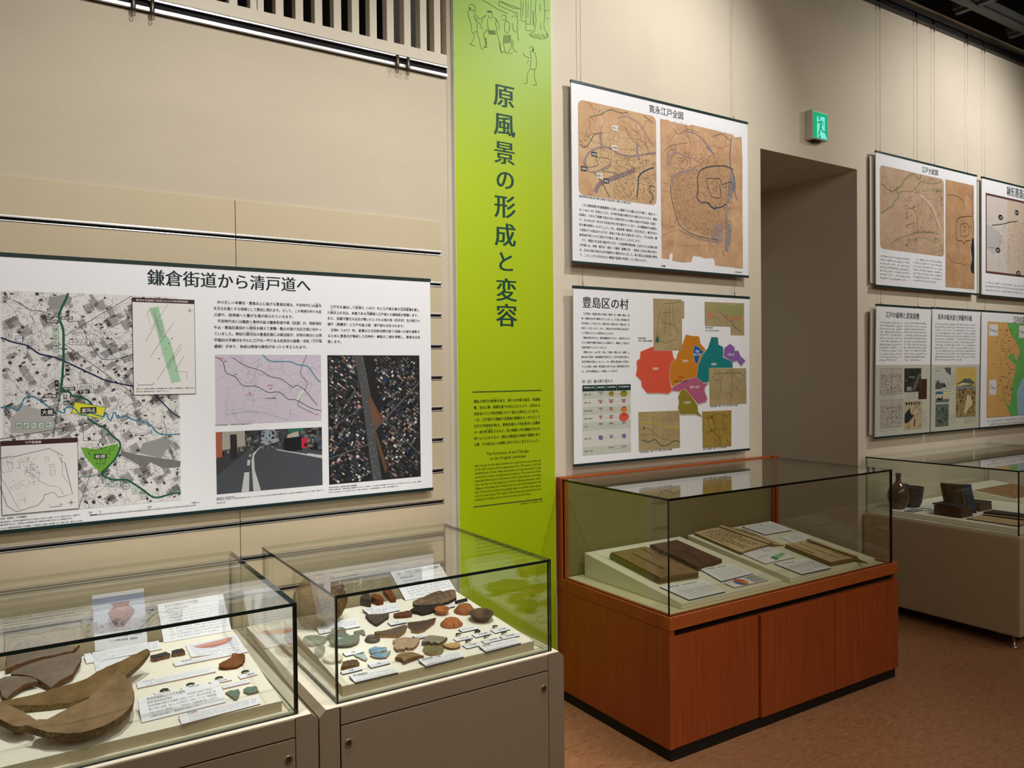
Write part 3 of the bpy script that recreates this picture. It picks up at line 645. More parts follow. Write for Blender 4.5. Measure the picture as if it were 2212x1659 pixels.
    cv.line([c2(*p) for p in ((3, 690), (115, 668), (125, 678), (490, 592), (630, 665), (605, 690), (620, 730), (645, 735), (722, 1045), (580, 1080), (535, 1025), (440, 1055), (430, 1100), (380, 1155), (165, 1222), (70, 1165), (3, 970))], .0014, (50, 46, 44))
    R = random.Random(3)
    for _ in range(150):
        x, y = R.choice(((270, 700), (290, 820), (330, 900), (160, 960), (220, 1080), (300, 780), (350, 840), (60, 720), (180, 740))); x += R.gauss(0, 36); y += R.gauss(0, 38); L = R.uniform(8, 40)
        if x < 4 or y < 660: continue
        d = R.choice(((1, -.12), (.1, 1), (.9, .3))); cv.line([c2(x, y), c2(x+d[0]*L, y+d[1]*L)], .0007, R.choice(((90, 86, 88), (120, 110, 130), (70, 66, 66))))
    for p in (((3, 870), (60, 960), (190, 1200)), ((330, 850), (400, 920), (480, 960), (590, 975), (630, 1050)), ((575, 640), (620, 760), (620, 860), (690, 950)), ((450, 680), (480, 672), (485, 712), (455, 717), (450, 680)), ((490, 755), (540, 748), (545, 775), (492, 780), (490, 755)), ((505, 860), (550, 855), (545, 800), (500, 800), (505, 860)), ((3, 700), (110, 680), (130, 790), (100, 825), (25, 830), (3, 780))): cv.line([c2(*q) for q in p], .0009, (110, 106, 104))
    cv.line([c2(492, 1177), c2(617, 1163)], .0014, (30, 26, 26)); letters(cv, '0', c2(485, 1158), .0065, (30, 26, 26)); letters(cv, '20m', c2(588, 1148), .0065, (30, 26, 26))
    for A_ in range(8): q = c2(708, 1130); L = .011 if A_ % 2 == 0 else .0055; cv.line([q, q+L*np.array([math.cos(A_*math.pi/4), math.sin(A_*math.pi/4)])], .0011, (120, 90, 60))
    cv.build('inset_plan', t)
    # paragraphs
    cv = Canvas(S)
    block(cv, ['　水の乏しい本郷台・豊島台上に拡がる豊島区域は、平安時代には畠作', 'を主な生業とする地域として歴史に現れます。そして、この地域の村々を結', 'ぶ道や、他地域へと繋がる道が造られていきます。', '　平安時代末には鎌倉と奥州を結ぶ鎌倉街道中道（旧道）が、現新宿区', '牛込・豊島区高田から宿坂を越えて巣鴨・駒込を抜け北区方面に向かっ', 'ていました。神田川渡河点の豊島区側には高田宿が、対岸の高台には現', '早稲田大学構内を中心に江戸氏一門である松原氏の屋敷・寺院（下戸塚', '遺跡）があり、両者は密接な関係があったと考えられます。'], c3(92, 53), c3(1125, 92), c3(95, 478), INK, off=.032, full=31)
    block(cv, ['　江戸氏を滅ぼして長禄元（1457）年に江戸城を築き太田道灌を配し', 'た扇谷上杉氏は、本拠である河越城と江戸城との連絡路を整備します。', 'また、武蔵守護代大石氏が築いたとされる滝の城（所沢市）及び城下の', '清戸（清瀬市）と江戸を結ぶ道・清戸道も注目されます。', '　文明9（1477）年、道灌は江古田原合戦を経て河越への道を遮断す', 'るために豊島氏が蜂起した石神井・練馬の二城を攻略し、豊島氏は没', '落します。'], c3(1178, 98), c3(2065, 130), c3(1182, 433), INK, off=.032, full=31)
    for s, p, wd in (('はたさく', c3(1062, 68), 52), ('しゅくさか', c3(430, 276), 66), ('と が てん', c3(385, 338), 90), ('しもとつか', c3(1035, 408), 90), ('ちょうろく', c3(1450, 86), 55), ('おうぎがやつ', c3(1205, 130), 66), ('かわごえじょう', c3(1558, 148), 88), ('おおたどうかん', c3(1880, 106), 105)): letters(cv, s, p, .0036, INK, wd/4.424*.0017, .03)
    cv.build('paragraphs', t)
    cv = Canvas(S); q = lambda x, y: c4(x, y)
    letters(cv, '区内の中世古道　―南北方向から東西方向へ―', (q(108, 172)[0], q(250, 166)[1]), .0058, INK, q(460, 160)[0]-q(108, 172)[0], .02)
    letters(cv, '豊島区内に残る清戸道', (q(122, 866)[0], q(200, 862)[1]), .006, INK, q(292, 860)[0]-q(122, 866)[0], .02)
    letters(cv, '清戸道の多くの部分は、ほぼ現在の目白通りに近いルートをたどりますが、区内では目白通りの北側を並走している細いやや直線的な道になります。写真は、長崎二丁目', (q(122, 890)[0], q(500, 850)[1]), .0052, INK, q(1140, 800)[0]-q(122, 890)[0], .02); letters(cv, '付近の清戸道。', (q(122, 915)[0], q(160, 912)[1]), .0052, INK, q(220, 910)[0]-q(122, 915)[0], .02)
    letters(cv, '中世の村の発見（長崎並木地区の発掘調査）', (q(1193, 768)[0], q(1330, 756)[1]), .006, INK, q(1475, 745)[0]-q(1193, 768)[0], .02)
    for s, y, e in (('山手通りの建設に際し、長崎並木地区で発掘調査を行いました。その結果、ここには中世から近世初頭にかけての村のあったことが明らかになりました。この村は、長崎神社', 748, 2083), ('を中心に人々が結びついていたと推定できますが、北側に1000年成立の「小田原衆所領役帳」に「長崎」の地名が確認できます。', 772, 1870)): letters(cv, s, (q(1193, 790)[0], q(1640, y)[1]), .0052, INK, q(e, 740)[0]-q(1193, 790)[0], .02)
    letters(cv, '中道・高田宿・下戸塚遺跡', (c2(3, 1295)[0], c2(130, 1283)[1]), .0062, INK, c2(265, 1275)[0]-c2(3, 1290)[0], .02)
    for s, y, e in (('道の旧道は、江戸氏の拠点がある江戸湊沿いの道から分岐していたと思われます。神田川に', 1290, 800), ('橋は後世のもので、渡河点には高田宿があり松原氏の支配下にあったと推測されます。', 1318, 735), ('スビローグ鎌倉街道高田宿と下戸塚遺跡（『中世社会への視角』高志書院 2013 年発行 第1、3図をもとに作成）', 1352, 830)): letters(cv, s, (c2(3, 1330)[0], c2(400, y)[1]), .0055, INK, c2(e, 1250)[0]-c2(3, 1330)[0], .02)
    a, b = c2(897, 1265), c2(1945, 1158); y0 = c2(1420, 1208)[1]; cv.rect((a[0], y0-.0016), (b[0], y0+.0016), (40, 40, 40)); cv.up(); cv.rect((a[0]+.02, y0-.0006), (b[0]-.0006, y0+.0010), PAPER)
    for i in range(12): x = a[0]+(b[0]-a[0])*(i/11); cv.line([(x, y0-.002), (x, y0+.004)], .0010, (40, 40, 40))
    for s, x, y in (('100', 872, 1258), ('0', 990, 1226+5), ('500', 1468, 1180), ('1000 m', 1902, 1137)): letters(cv, s, (c2(x, y)[0], y0+.009), .0088, (30, 30, 30), off=.01)
    cv.build('captions', t)
    # regional map, mauve
    cv = Canvas(S); bx = Box(S, 464, 766, 695, 908); cv.rect(bx.a, bx.b, (206, 196, 208)); cv.up(); R = random.Random(5)
    for _ in range(900):
        p = bx(R.random(), R.random()); a = R.choice((0, 1.57, .4, 2.2, 0)); L = R.uniform(.002, .007)
        clip_line(cv, bx, [p, p+L*np.array([math.cos(a), math.sin(a)])], .0006, R.choice(((166, 154, 172), (176, 166, 184), (150, 146, 164))))
    for _ in range(500):
        p = bx(R.random(), R.random()); s = R.uniform(.0008, .002); cv.poly([p, p+(s, 0), p+(s, s), p+(0, s)], R.choice(((228, 220, 230), (190, 176, 198), (232, 230, 220))))
    for _ in range(40): clip_line(cv, bx, wander(R, bx(R.random(), R.random()), R.random()*6, 30, .004, .3), .0008, (140, 142, 150))
    cv.up(); cl = lambda pts, wd, c: clip_line(cv, bx, smooth_path([c3(*p) for p in pts], 4), wd, c)
    cl(((565, 560), (640, 620), (820, 625), (900, 655), (990, 670), (1040, 730), (1090, 800), (1128, 822)), .0042, (70, 140, 160)); cl(((240, 557), (390, 660), (540, 710), (640, 770), (740, 790), (850, 865), (890, 850), (960, 890), (1040, 990), (1085, 1040)), .0024, (90, 66, 100)); cl(((985, 560), (930, 690), (935, 760), (990, 840), (900, 1020), (930, 1060), (1050, 1120)), .0022, (70, 90, 96))
    cl(((110, 580), (180, 620), (215, 730), (300, 770), (380, 855), (500, 860), (620, 920), (720, 915), (810, 985), (880, 990), (1030, 1070), (1125, 1095)), .0024, (50, 60, 90)); cl(((520, 600), (510, 680), (440, 830), (300, 760)), .0014, (150, 150, 154)); cl(((110, 1150), (500, 1100), (800, 1180), (830, 1080)), .0012, (110, 130, 150))
    RD = (176, 40, 44)
    for s, x, y in (('滝の城', 140, 592), ('練馬城', 612, 853), ('石神井城', 400, 942), ('江戸城', 1052, 1130)): letters(cv, s, c3(x, y), .0060, RD, off=.03)
    for x, y in ((165, 608), (640, 880), (440, 920)): p = c3(x, y); cv.poly([p+(-.004, -.002), p+(.004, -.002), p+(0, .003)], RD)
    letters(cv, '江古田原合戦場', c3(580, 976), .0060, (30, 30, 34), off=.03); letters(cv, '野寺', c3(290, 746), .0055, (30, 30, 34), off=.03); letters(cv, '清戸', c3(195, 624), .0055, (30, 30, 34), off=.03)
    for i, c in enumerate('清戸道'): p = c3(520+42*i, 888+26*i); cv.rect(p-.0035, p+.0035, (230, 234, 240)); cv.up(); letters(cv, c, p, .0058, (40, 50, 90), off=.03, center=True); cv.layer -= 1
    for i, c in enumerate('川越街道'): p = c3(497+37*i, 718+20*i); cv.rect(p-.0032, p+.0032, (226, 220, 228)); cv.up(); letters(cv, c, p, .0052, (90, 66, 100), off=.03, center=True); cv.layer -= 1
    p = c3(905, 960); cv.poly([c3(940, 890), c3(965, 905), c3(905, 1000), c3(880, 985)], (206, 220, 206)); cv.build('regional_map', t)
    # street photograph
    cv = Canvas(S); bx = Box(S, 466, 936, 697, 1064); bx.b[1] = h(580, 928)[1]; bx.a[1] = h(580, 1058)[1]; bx.d = bx.b-bx.a; q = bx.many; R = random.Random(8)
    cv.poly(q(((0, 0), (1, 0), (1, 1), (0, 1))), (62, 62, 64)); cv.up(); cv.poly(q(((0, .30), (0, 0), (1, 0), (1, .58), (.70, .66), (.50, .72), (.43, .74), (.28, .66))), (74, 78, 84)); cv.poly(q(((.42, .98), (.50, 1), (.54, 1), (.58, .8), (.46, .74), (.40, .8))), (150, 160, 170)); cv.up()
    for _ in range(230):
        u = R.random(); d = abs(u-.46); v0 = .70+(.0 if d < .1 else -.12*(d-.1)); v = R.uniform(v0, 1); w_, h_ = R.uniform(.01, .05)*(.4+d*1.6), R.uniform(.02, .10)*(.4+d*1.4)
        b_ = R.choice(((44, 44, 48), (84, 82, 80), (116, 112, 104), (60, 66, 76), (34, 32, 32), (136, 130, 118), (76, 88, 100)))
        cv.poly(q(((u-w_/2, max(v-h_, v0-.05)), (min(1, u+w_/2), max(v-h_, v0-.05)), (min(1, u+w_/2), min(1, v)), (u-w_/2, min(1, v)))) if u-w_/2 > 0 else q(((0, v0), (.02, v0), (.02, v), (0, v))), b_)
    cv.up(); cv.poly(q(((0, .58), (.055, .60), (.05, 1), (0, 1))), (166, 92, 72)); cv.poly(q(((.055, .70), (.26, .76), (.26, 1), (.055, 1))), (168, 162, 148)); cv.poly(q(((.13, .55), (.19, .56), (.185, .95), (.125, .95))), (46, 44, 44)); cv.poly(q(((.66, .90), (.77, .96), (.77, .84), (.65, .80))), (178, 172, 160)); cv.poly(q(((.67, 1), (.82, 1), (.82, .96), (.67, .92))), (46, 112, 88)); cv.poly(q(((.62, .62), (.62, .84), (.80, .86), (.80, .62))), (30, 30, 32))
    cv.up(); cv.poly(q(((.795, .66), (.855, .66), (.855, .83), (.795, .83))), (196, 44, 62)); cv.poly(q(((.82, .68), (.85, .68), (.85, .74), (.82, .74))), (70, 20, 28)); LN = (196, 198, 196)
    cv.poly(q(((.33, 0), (.40, 0), (.345, .35), (.34, .58), (.37, .66), (.42, .735), (.41, .735), (.33, .62), (.315, .5))), LN); cv.poly(q(((.22, 0), (.29, 0), (.295, .32), (.25, .32))), LN); cv.poly(q(((.275, .43), (.30, .43), (.305, .52), (.28, .52))), LN); cv.poly(q(((.295, .57), (.31, .57), (.315, .61), (.30, .61))), LN); cv.poly(q(((.50, .725), (.51, .725), (.56, .65), (.74, .575), (1, .46), (1, .495), (.72, .60), (.55, .67))), LN); cv.poly(q(((.85, .55), (1, .49), (1, .515), (.86, .565))), LN)
    cv.build('street_photo', t)
    # aerial photograph
    cv = Canvas(S); bx = Box(S, 707, 770, 909, 1040); bx.b[1] = h(800, 767.5)[1]; bx.a[1] = h(800, 1039)[1]; bx.d = bx.b-bx.a; cv.rect(bx.a, bx.b, (36, 37, 38)); cv.up(); R = random.Random(12); q = bx.many
    A = -.62; ca, sa = math.cos(A), math.sin(A); pal = ((70, 68, 70), (110, 106, 104), (50, 54, 60), (206, 202, 198), (176, 140, 132), (46, 62, 88), (70, 50, 46), (96, 84, 78), (34, 36, 40), (30, 31, 33), (140, 108, 100), (60, 68, 72), (150, 146, 144), (88, 94, 98), (24, 25, 26), (124, 120, 122))
    st = .0118; n = 24
    for i in range(-n, n):
        for j in range(-n, n):
            if R.random() < .12: continue
            x, y = i*st+R.gauss(0, .0012), j*st+R.gauss(0, .0012); p = (bx.a+bx.b)/2+np.array([x*ca-y*sa, x*sa+y*ca])
            w_, h_ = st*R.choice((.25, .35, .45, .6))*R.uniform(.8, 1.1), st*R.choice((.22, .34, .46))*R.uniform(.8, 1.15)
            uu = (p-bx.a)/bx.d; road = .36+.14*(1-uu[1])
            if abs(uu[0]-road-.03) < .10: continue
            z = [p+(a*ca-b*sa, a*sa+b*ca) for a, b in ((-w_, -h_), (w_, -h_), (w_, h_), (-w_, h_))]
            if all(bx.inside(k) for k in z):
                c = R.choice(pal); cv.poly(z, c)
                if R.random() < .5: cv.up(); m_ = (np.array(z[0])+np.array(z[2]))/2; cv.poly([m_+(np.array(k)-m_)*R.uniform(.3, .7) for k in z], tuple(max(0, min(255, v+R.randint(-40, 40))) for v in c)); cv.layer -= 1
    cv.up(); cv.poly(q(((.28, 1), (.36, 1), (.44, .62), (.56, .0), (.46, 0), (.36, .62))), (78, 80, 82)); cv.poly(q(((.41, .68), (.46, .66), (.58, .48), (.50, .40), (.62, .10), (.60, .05), (.54, .2), (.47, .42))), (98, 72, 50)); cv.poly(q(((.42, .64), (.47, .62), (.56, .48), (.48, .44))), (118, 78, 50))
    for a, b, w_ in (((.45, .38), (1, .78), .012), ((.50, .44), (.36, 1), .01), ((.57, .5), (1, .18), .008), ((0, .42), (.38, .60), .008), ((.0, .2), (.45, .3), .008)): cv.line(q((a, b)), w_*bx.d[0]*1.6, (88, 88, 88))
    cv.up()
    for _ in range(90): v = R.random(); u = .33+.16*(1-v)+R.gauss(0, .028); p = bx(u, v); cv.poly([p, p+(.0012, .0003), p+(.0009, .0032), p+(-.0003, .003)], R.choice(((210, 208, 204), (150, 148, 146), (60, 60, 62))))
    cv.build('aerial_photo', t)
panel_roads()
def banner_art():
    S = bs; h = S.hit; t = ban; S = Surf(bs.o-V3(0, .0004, 0), bs.ex, bs.ey)
    G1, G2 = (18, 66, 52), (206, 226, 150)
    cv = Canvas(S, .0008); a = h(1091, 208); b = h(1094, 681)
    px = [(1089, 207), (1089.5, 269), (1090, 330), (1091.5, 388), (1091, 446), (1091.5, 507), (1092, 565), (1094, 626), (1094.5, 681)]
    for c, p in zip('原風景の形成と変容', px):
        uv = S.hit(*p); sz = .107 if c not in 'のと' else .098
        letters(cv, c, uv, sz, G2, off=.030, res=3, center=True, sx=1.06, mincho=.014)
        cv.up(); letters(cv, c, uv, sz, G1, off=.0, res=3, center=True, sx=1.06, mincho=.02); cv.layer -= 1
    cv.build('title', t)
    c = crop(980, 820, 5.53, S); cv = Canvas(S, .0008); K = (34, 44, 14)
    for y0, y1 in ((150, 127), (1522, 1424)):
        a, b = c(222 if y0 < 1000 else 236, y0), c(1045 if y0 < 1000 else 1062, y1); y = (a[1]+b[1])/2
        cv.line([(a[0], y+.0018), (b[0], y+.0018)], .0012, (40, 66, 50)); cv.line([(a[0], y-.0012), (b[0], y-.0012)], .0022, (40, 66, 50))
    block(cv, ['戦乱の時代が終焉を迎え、新たな村域の設定、街道整', '備、治水工事、農業生産力の向上などにより、日本は16', '世紀末から17世紀初頭にかけて新たな時代に入ります。', '一方、江戸城下の建設や災害後の整備をきっかけにして', '江戸の市街地が拡大。豊島区域も17世紀後半には農村', 'の一部が町場化するなど、町の側面と村の側面をあわせ', '持つようになります。現在の豊島区の環境や景観を考え', 'る際、その原点はこの時期に求められると言えるでしょう。'], c(238, 262), c(1032, 237), c(245, 778), K, off=.022, full=23.5)
    letters(cv, 'しゅうえん', c(455, 220), .0045, K, off=.03, width=.028); letters(cv, 'まちばか', c(383, 593), .0045, K, off=.03, width=.036)
    e0, e1 = c(388, 885), c(898, 850); letters(cv, 'The Formation of and Changes', (e0[0], (e0[1]+e1[1])/2), .0185, K, e1[0]-e0[0], 0, 2)
    e0, e1 = c(436, 940), c(862, 912); letters(cv, 'to the Original Landscape', (e0[0], (e0[1]+e1[1])/2), .0185, K, e1[0]-e0[0], 0, 2)
    en = ['After the age of wars, Japan entered into a new era from around the end', 'of the 16th century and the beginning of the 17th century, with the', 'establishment of new village boundaries, and improvements in high', 'streets, flood control, and agricultural production. The urban area of Edo', 'expanded following the construction of Edo Castle and its surrounding', 'area, and the city developed even further following disasters. Some', 'villages in the present day Toshima City area were also urbanized in the', 'late 17th century, and the area gradually began to combine urban aspects', 'with its rural nature. The origin of the present day environment and', 'landscape of Toshima City can be found in this period of time.']
    y0 = (c(248, 1030)[1]+c(1040, 965)[1])/2; y1 = (c(255, 1440)[1]+c(1040, 1345)[1])/2; x0 = c(250, 1000)[0]; x1 = c(1040, 1000)[0]
    for i, l in enumerate(en): letters(cv, l, (x0, y0+(y1-y0)*i/9), .0132, K, (x1-x0)*(1 if i < 9 else .84), .004)
    letters(cv, '中山道板橋宿の図（『江戸名所図会』）挿絵', (c(785, 1480)[0], c(920, 1470)[1]), .0062, K, x1-c(770, 1480)[0], .02); cv.build('text', t)
    # line drawing of strolling townspeople, tree and notice board
    q = crop(970, 0, 5.026, S); cv = Canvas(S, .0008); L = (62, 88, 34)
    def d(pts, w_=.0019): cv.curve([q(*p) for p in pts], w_, L, sub=3)
    for pts in (((215, 60), (240, 48), (275, 60), (285, 95), (275, 125), (250, 105), (225, 100), (212, 80)), ((212, 110), (205, 150), (225, 220), (245, 290), (250, 355), (290, 345), (305, 330), (300, 250), (275, 170), (285, 130)), ((270, 180), (310, 230), (345, 270)), ((340, 280), (350, 300), (365, 315)), ((260, 355), (275, 400), (240, 470), (230, 480), (290, 505)), ((300, 340), (330, 430), (345, 520), (380, 535)), ((290, 160), (330, 205), (365, 190), (400, 165)),
                ((405, 130), (440, 115), (465, 140), (470, 180), (445, 195), (420, 165)), ((400, 170), (365, 205), (350, 260)), ((420, 200), (420, 270), (440, 330), (520, 325), (505, 260), (520, 210), (480, 190)), ((415, 310), (375, 385), (395, 440), (405, 500), (370, 510), (420, 515)), ((520, 330), (530, 400), (550, 470), (570, 580), (585, 560), (610, 570)), ((390, 415), (405, 500)), ((545, 460), (560, 560)), ((500, 210), (540, 250), (545, 330)),
                ((560, 190), (590, 160), (620, 180), (610, 215), (575, 210)), ((620, 220), (600, 290), (620, 360), (650, 340), (655, 260), (620, 220)), ((600, 380), (590, 450), (610, 560), (640, 575)), ((650, 380), (680, 480), (645, 580), (690, 575)), ((680, 190), (720, 170), (745, 220), (740, 330), (755, 440)), ((690, 430), (700, 540), (740, 565)), ((690, 250), (700, 330), (730, 350)),
                ((870, 530), (885, 505), (910, 510), (920, 545), (895, 560), (875, 555)), ((880, 570), (890, 630), (820, 605), (805, 575)), ((905, 560), (940, 590), (945, 740), (900, 750), (880, 735), (895, 640)), ((885, 740), (845, 820), (850, 900), (810, 905)), ((930, 750), (925, 830), (950, 920), (910, 920)), ((870, 650), (845, 685)),
                ((945, 0), (935, 120), (945, 220), (925, 340), (870, 370), (890, 400)), ((1030, 0), (1040, 150), (1030, 300), (1075, 390), (1000, 425), (940, 405)), ((985, 40), (990, 120)), ((990, 250), (1000, 330)), ((360, 0), (450, 50), (520, 95), (640, 150)), ((545, 10), (780, 100)), ((545, 60), (740, 150)), ((560, 20), (700, 90), (770, 90))): d(pts)
    for a_, b_ in (((780, 0), (780, 210)), ((835, 0), (835, 330)), ((890, 0), (885, 260)), ((770, 215), (835, 240)), ((835, 260), (890, 265)), ((835, 330), (920, 335)), ((740, 120), (740, 190)), ((910, 120), (925, 300)), ((805, 20), (800, 190)), ((860, 30), (855, 190)), ((545, 10), (540, 70)), ((1040, 120), (1080, 110)), ((1045, 200), (1080, 200))): cv.line([q(*a_), q(*b_)], .0017, L)
    for i in range(14): cv.line([q(880+i*14, 360+(i % 3)*10), q(895+i*14, 400+(i % 4)*8)], .0014, L); cv.line([q(905, 120+i*12), q(922, 124+i*12)], .001, L)
    for i in range(10): cv.line([q(415+i*9, 330+i), q(440+i*8, 375)], .0014, L); cv.line([q(385+i, 415+i*9), q(410, 412+i*9)], .0013, L); cv.line([q(600+i*8, 380), q(590+i*8, 470)], .0011, L)
    for i in range(6): cv.ell(q(222+i*2, 85+i*4), .0028, .003, (50, 72, 30)); cv.ell(q(420+i*8, 130), .0028, .003, (50, 72, 30)); cv.ell(q(905+(i % 3)*6, 535+i*2), .002, .003, (50, 72, 30))
    cv.build('line_drawing', t)
banner_art()

OLD1, OLD2 = (214, 178, 140), (190, 148, 108)
def old_paper(name, c1, c2, sc=9):
    return M(name, c1, .6, rgb2=c2, vscale=sc, spec=.2)
def picture(t, S, pts, mat, name, h0=.0004, h1=.0008):
    """a printed picture area with its own procedural tone; pts in surface coordinates"""
    p = [S.P(u, v, h0) for u, v in pts]; MB().prism(p, S.n*(h1-h0)).build(name, mat, t)
def rr(a, b, rad):
    x0, x1 = sorted((a[0], b[0])); y0, y1 = sorted((a[1], b[1])); p = []
    for cx, cy, t in ((x1-rad, y1-rad, 0), (x0+rad, y1-rad, 90), (x0+rad, y0+rad, 180), (x1-rad, y0+rad, 270)): p += [(cx+rad*math.cos(math.radians(t+q)), cy+rad*math.sin(math.radians(t+q))) for q in (0, 22, 45, 68, 90)]
    return p
def town_grain(cv, bx, R, n, test, cols, L0=.003, L1=.011, wd=.0010, ang=None):
    for _ in range(n):
        u, v = R.random(), R.random()
        if not test(u, v): continue
        p = bx(u, v); a = R.choice(ang or (.2, 1.75, .9, 2.5)); L = R.uniform(L0, L1); clip_line(cv, bx, [p, p+L*np.array([math.cos(a), math.sin(a)])], wd, R.choice(cols))
def panel_edo():
    t, S, H = wall_panel('old_map_panel', 2.182, 3.371, 1.996, 2.83, 2.862, 'brightly lit upper panel with two brown old maps')
    c = crop(1220, 160, 3.771, S); cv = Canvas(S); a, b = c(685, 283), c(967, 338); letters(cv, '寛永江戸全図', (a[0], (a[1]+b[1])/2), (b[0]-a[0])/6*1.08, NAVY, b[0]-a[0], off=-.004, res=2, mincho=.014)
    y0 = (c(130, 1070)[1]+c(750, 1140)[1])/2; y1 = (c(115, 1475)[1]+c(750, 1525)[1])/2; x0, x1 = c(117, 1200)[0], c(750, 1200)[0]
    block(cv, ['　これは豊後国臼杵藩稲葉家に伝来した確認できる最古の江戸図で、寛永19～', '20（1642～43）年成立とされ、江戸時代初期の都市江戸の様子がわかります。豊島', '区域は、大名の下屋敷や起立の古い寺院が見られる他は大部分が百姓地（田畠）', 'で、その中に村・町を示す民家が何カ所か描かれています。まだ戦国時代の様相を', '残す農村地帯だったのでしょう。また、高田馬場（新宿区）付近を見ると、雑司が谷か', 'ら宿坂を下る道はありますが、馬場より南に延びる道はありません。それは従来、鎌', '倉街道中道とされた道がそれ程古く遡らないことを示します。', '　さて、戦国大名北条氏康が作らせた「小田原衆所領役帳」に記された太田新六郎', 'の所領には、長崎・雑司谷・高田・大根原（巣鴨の内）・池袋など区内の地名が見ら', 'れ、区内の他の地名を含め地図中に場所を示しました。新六郎は太田道灌の曾孫', 'で、このことから区内の広い範囲が道灌の所領だったと思われます。'], (x0, y0), (x1, y0), (x0, y1), INK, off=.02, full=35.5)
    letters(cv, '豊島区域周辺部分拡大図（図中に記載ありの地名は黒字、記載なしの地名は白字）', (c(115, 995)[0], (c(115, 995)[1]+c(545, 1052)[1])/2), .0105, INK, c(545, 1040)[0]-c(115, 995)[0], .02)
    letters(cv, '全体図', c(785, 1562), .012, INK, off=.02, sx=.8); letters(cv, '臼杵市教育委員会所蔵', c(1385, 1612), .008, INK, off=.02, sx=.7); cv.build('text', t)
    ZA, ZB = c(107, 240), c(748, 1030); top = (c(107, 207)[1]+c(745, 345)[1])/2; bot = (c(112, 985)[1]+c(748, 1067)[1])/2
    A, B = (ZA[0], top), (ZB[0], bot); picture(t, S, rr(A, B, .03), old_paper('old_map_paper', OLD1, OLD2), 'detail_map_paper')
    cv = Canvas(S, .0010); bx = Box(S, 1220, 200, 1400, 400); bx.a = np.array([A[0]+.004, B[1]+.006]); bx.b = np.array([B[0]-.004, A[1]-.006]); bx.d = bx.b-bx.a; R = random.Random(21)
    MV, DKB, GRN, BRN = (160, 134, 132), (44, 62, 84), (104, 108, 84), (112, 82, 60); cl = lambda pts, w_, col, f=c: clip_line(cv, bx, smooth_path([f(*p) for p in pts], 4), w_, col)
    cv.poly([c(*p) for p in ((115, 620), (190, 520), (240, 480), (470, 460), (560, 560), (740, 700), (745, 1040), (560, 1040), (240, 985), (190, 780), (160, 700))], (206, 172, 130)); cv.up()
    cl(((160, 740), (165, 690), (210, 630), (300, 595), (380, 610), (440, 650), (540, 670), (740, 640)), .011, MV); cl(((290, 480), (290, 560), (320, 600)), .012, MV); cl(((170, 680), (170, 740), (210, 800), (290, 780), (370, 740)), .008, MV); cl(((430, 360), (500, 345), (600, 400), (650, 470), (700, 560), (745, 590)), .012, (176, 140, 124)); cl(((590, 560), (590, 650), (610, 700)), .014, MV); cl(((240, 990), (280, 900), (390, 850), (480, 820), (570, 780)), .024, (150, 126, 124))
    cv.up(); cl(((200, 350), (290, 330), (370, 290), (460, 320), (560, 300), (640, 340), (745, 420)), .0045, GRN); cl(((120, 570), (160, 600), (200, 560), (240, 495), (300, 480)), .004, (70, 74, 60)); cl(((150, 720), (190, 760), (270, 740), (250, 690), (300, 680), (370, 700), (360, 760), (300, 790), (380, 800), (440, 830)), .004, GRN)
    cl(((745, 755), (660, 785), (605, 830), (595, 930), (585, 1040)), .0065, DKB); cl(((745, 930), (700, 910), (690, 950), (720, 1000), (690, 1050)), .005, DKB); cl(((235, 800), (300, 880), (350, 980), (375, 1010)), .0035, (50, 60, 60)); cl(((330, 760), (380, 700), (360, 480), (440, 490), (430, 600), (560, 620)), .0014, BRN)
    [clip_line(cv, bx, wander(R, bx(R.uniform(.1, 1), R.uniform(0, .85)), R.random()*6, 26, .006, .35), .0012, R.choice(((120, 86, 60), (96, 74, 56)))) for _ in range(46)]; town_grain(cv, bx, R, 2600, lambda u, v: u > .42 and v < .50, ((136, 94, 62), (86, 64, 50), (150, 106, 72), (66, 54, 46)), .004, .012, .0014); town_grain(cv, bx, R, 900, lambda u, v: u > .25 and v < .80, ((120, 90, 66), (90, 72, 58), (70, 58, 48)), .003, .009, .0013); town_grain(cv, bx, R, 110, lambda u, v: True, ((70, 62, 52),), .002, .005)
    for x, y in ((250, 280), (280, 310), (300, 330), (380, 300), (450, 320), (520, 320), (130, 560), (160, 590), (180, 540), (200, 520), (120, 600)):
        for k in range(7): p = c(x+R.gauss(0, 12), y+R.gauss(0, 10)); bx.inside(p-.004) and bx.inside(p+.01) and cv.line([p, p+(R.gauss(0, .004), R.uniform(.003, .009))], .0012, (60, 58, 46))
    for x, y, s, wb_ in ((385, 435, '駒込', 1), (385, 598, '巣鴨', 1), (215, 650, '池袋', 0), (132, 768, '長崎', 0), (262, 825, '雑司', 1), (315, 868, '高田', 0)):
        p = c(x, y); cv.up(); cv.rect((p[0], p[1]-.011), (p[0]+.034, p[1]+.011), (232, 228, 222) if wb_ else (24, 24, 26)); cv.up(); letters(cv, s, (p[0]+.003, p[1]), .014, (24, 24, 26) if wb_ else (232, 228, 222), .028, .02); cv.layer -= 2
    cv.build('detail_map', t)
    # whole map with ragged edge
    edge = [(776, 365), (845, 375), (855, 385), (1010, 420), (1030, 412), (1180, 448), (1290, 475), (1370, 495), (1380, 515), (1440, 513), (1447, 700), (1446, 1000), (1449, 1300), (1450, 1585), (1400, 1580), (1330, 1570), (1225, 1560), (1215, 1500), (1130, 1500), (1110, 1488), (1045, 1480), (1030, 1530), (960, 1535), (875, 1520), (880, 1462), (855, 1460), (850, 1508), (790, 1500), (785, 1200), (780, 800)]
    picture(t, S, [c(*p) for p in edge], old_paper('old_map_paper_whole', (212, 174, 136), (186, 142, 106), 12), 'whole_map_paper')
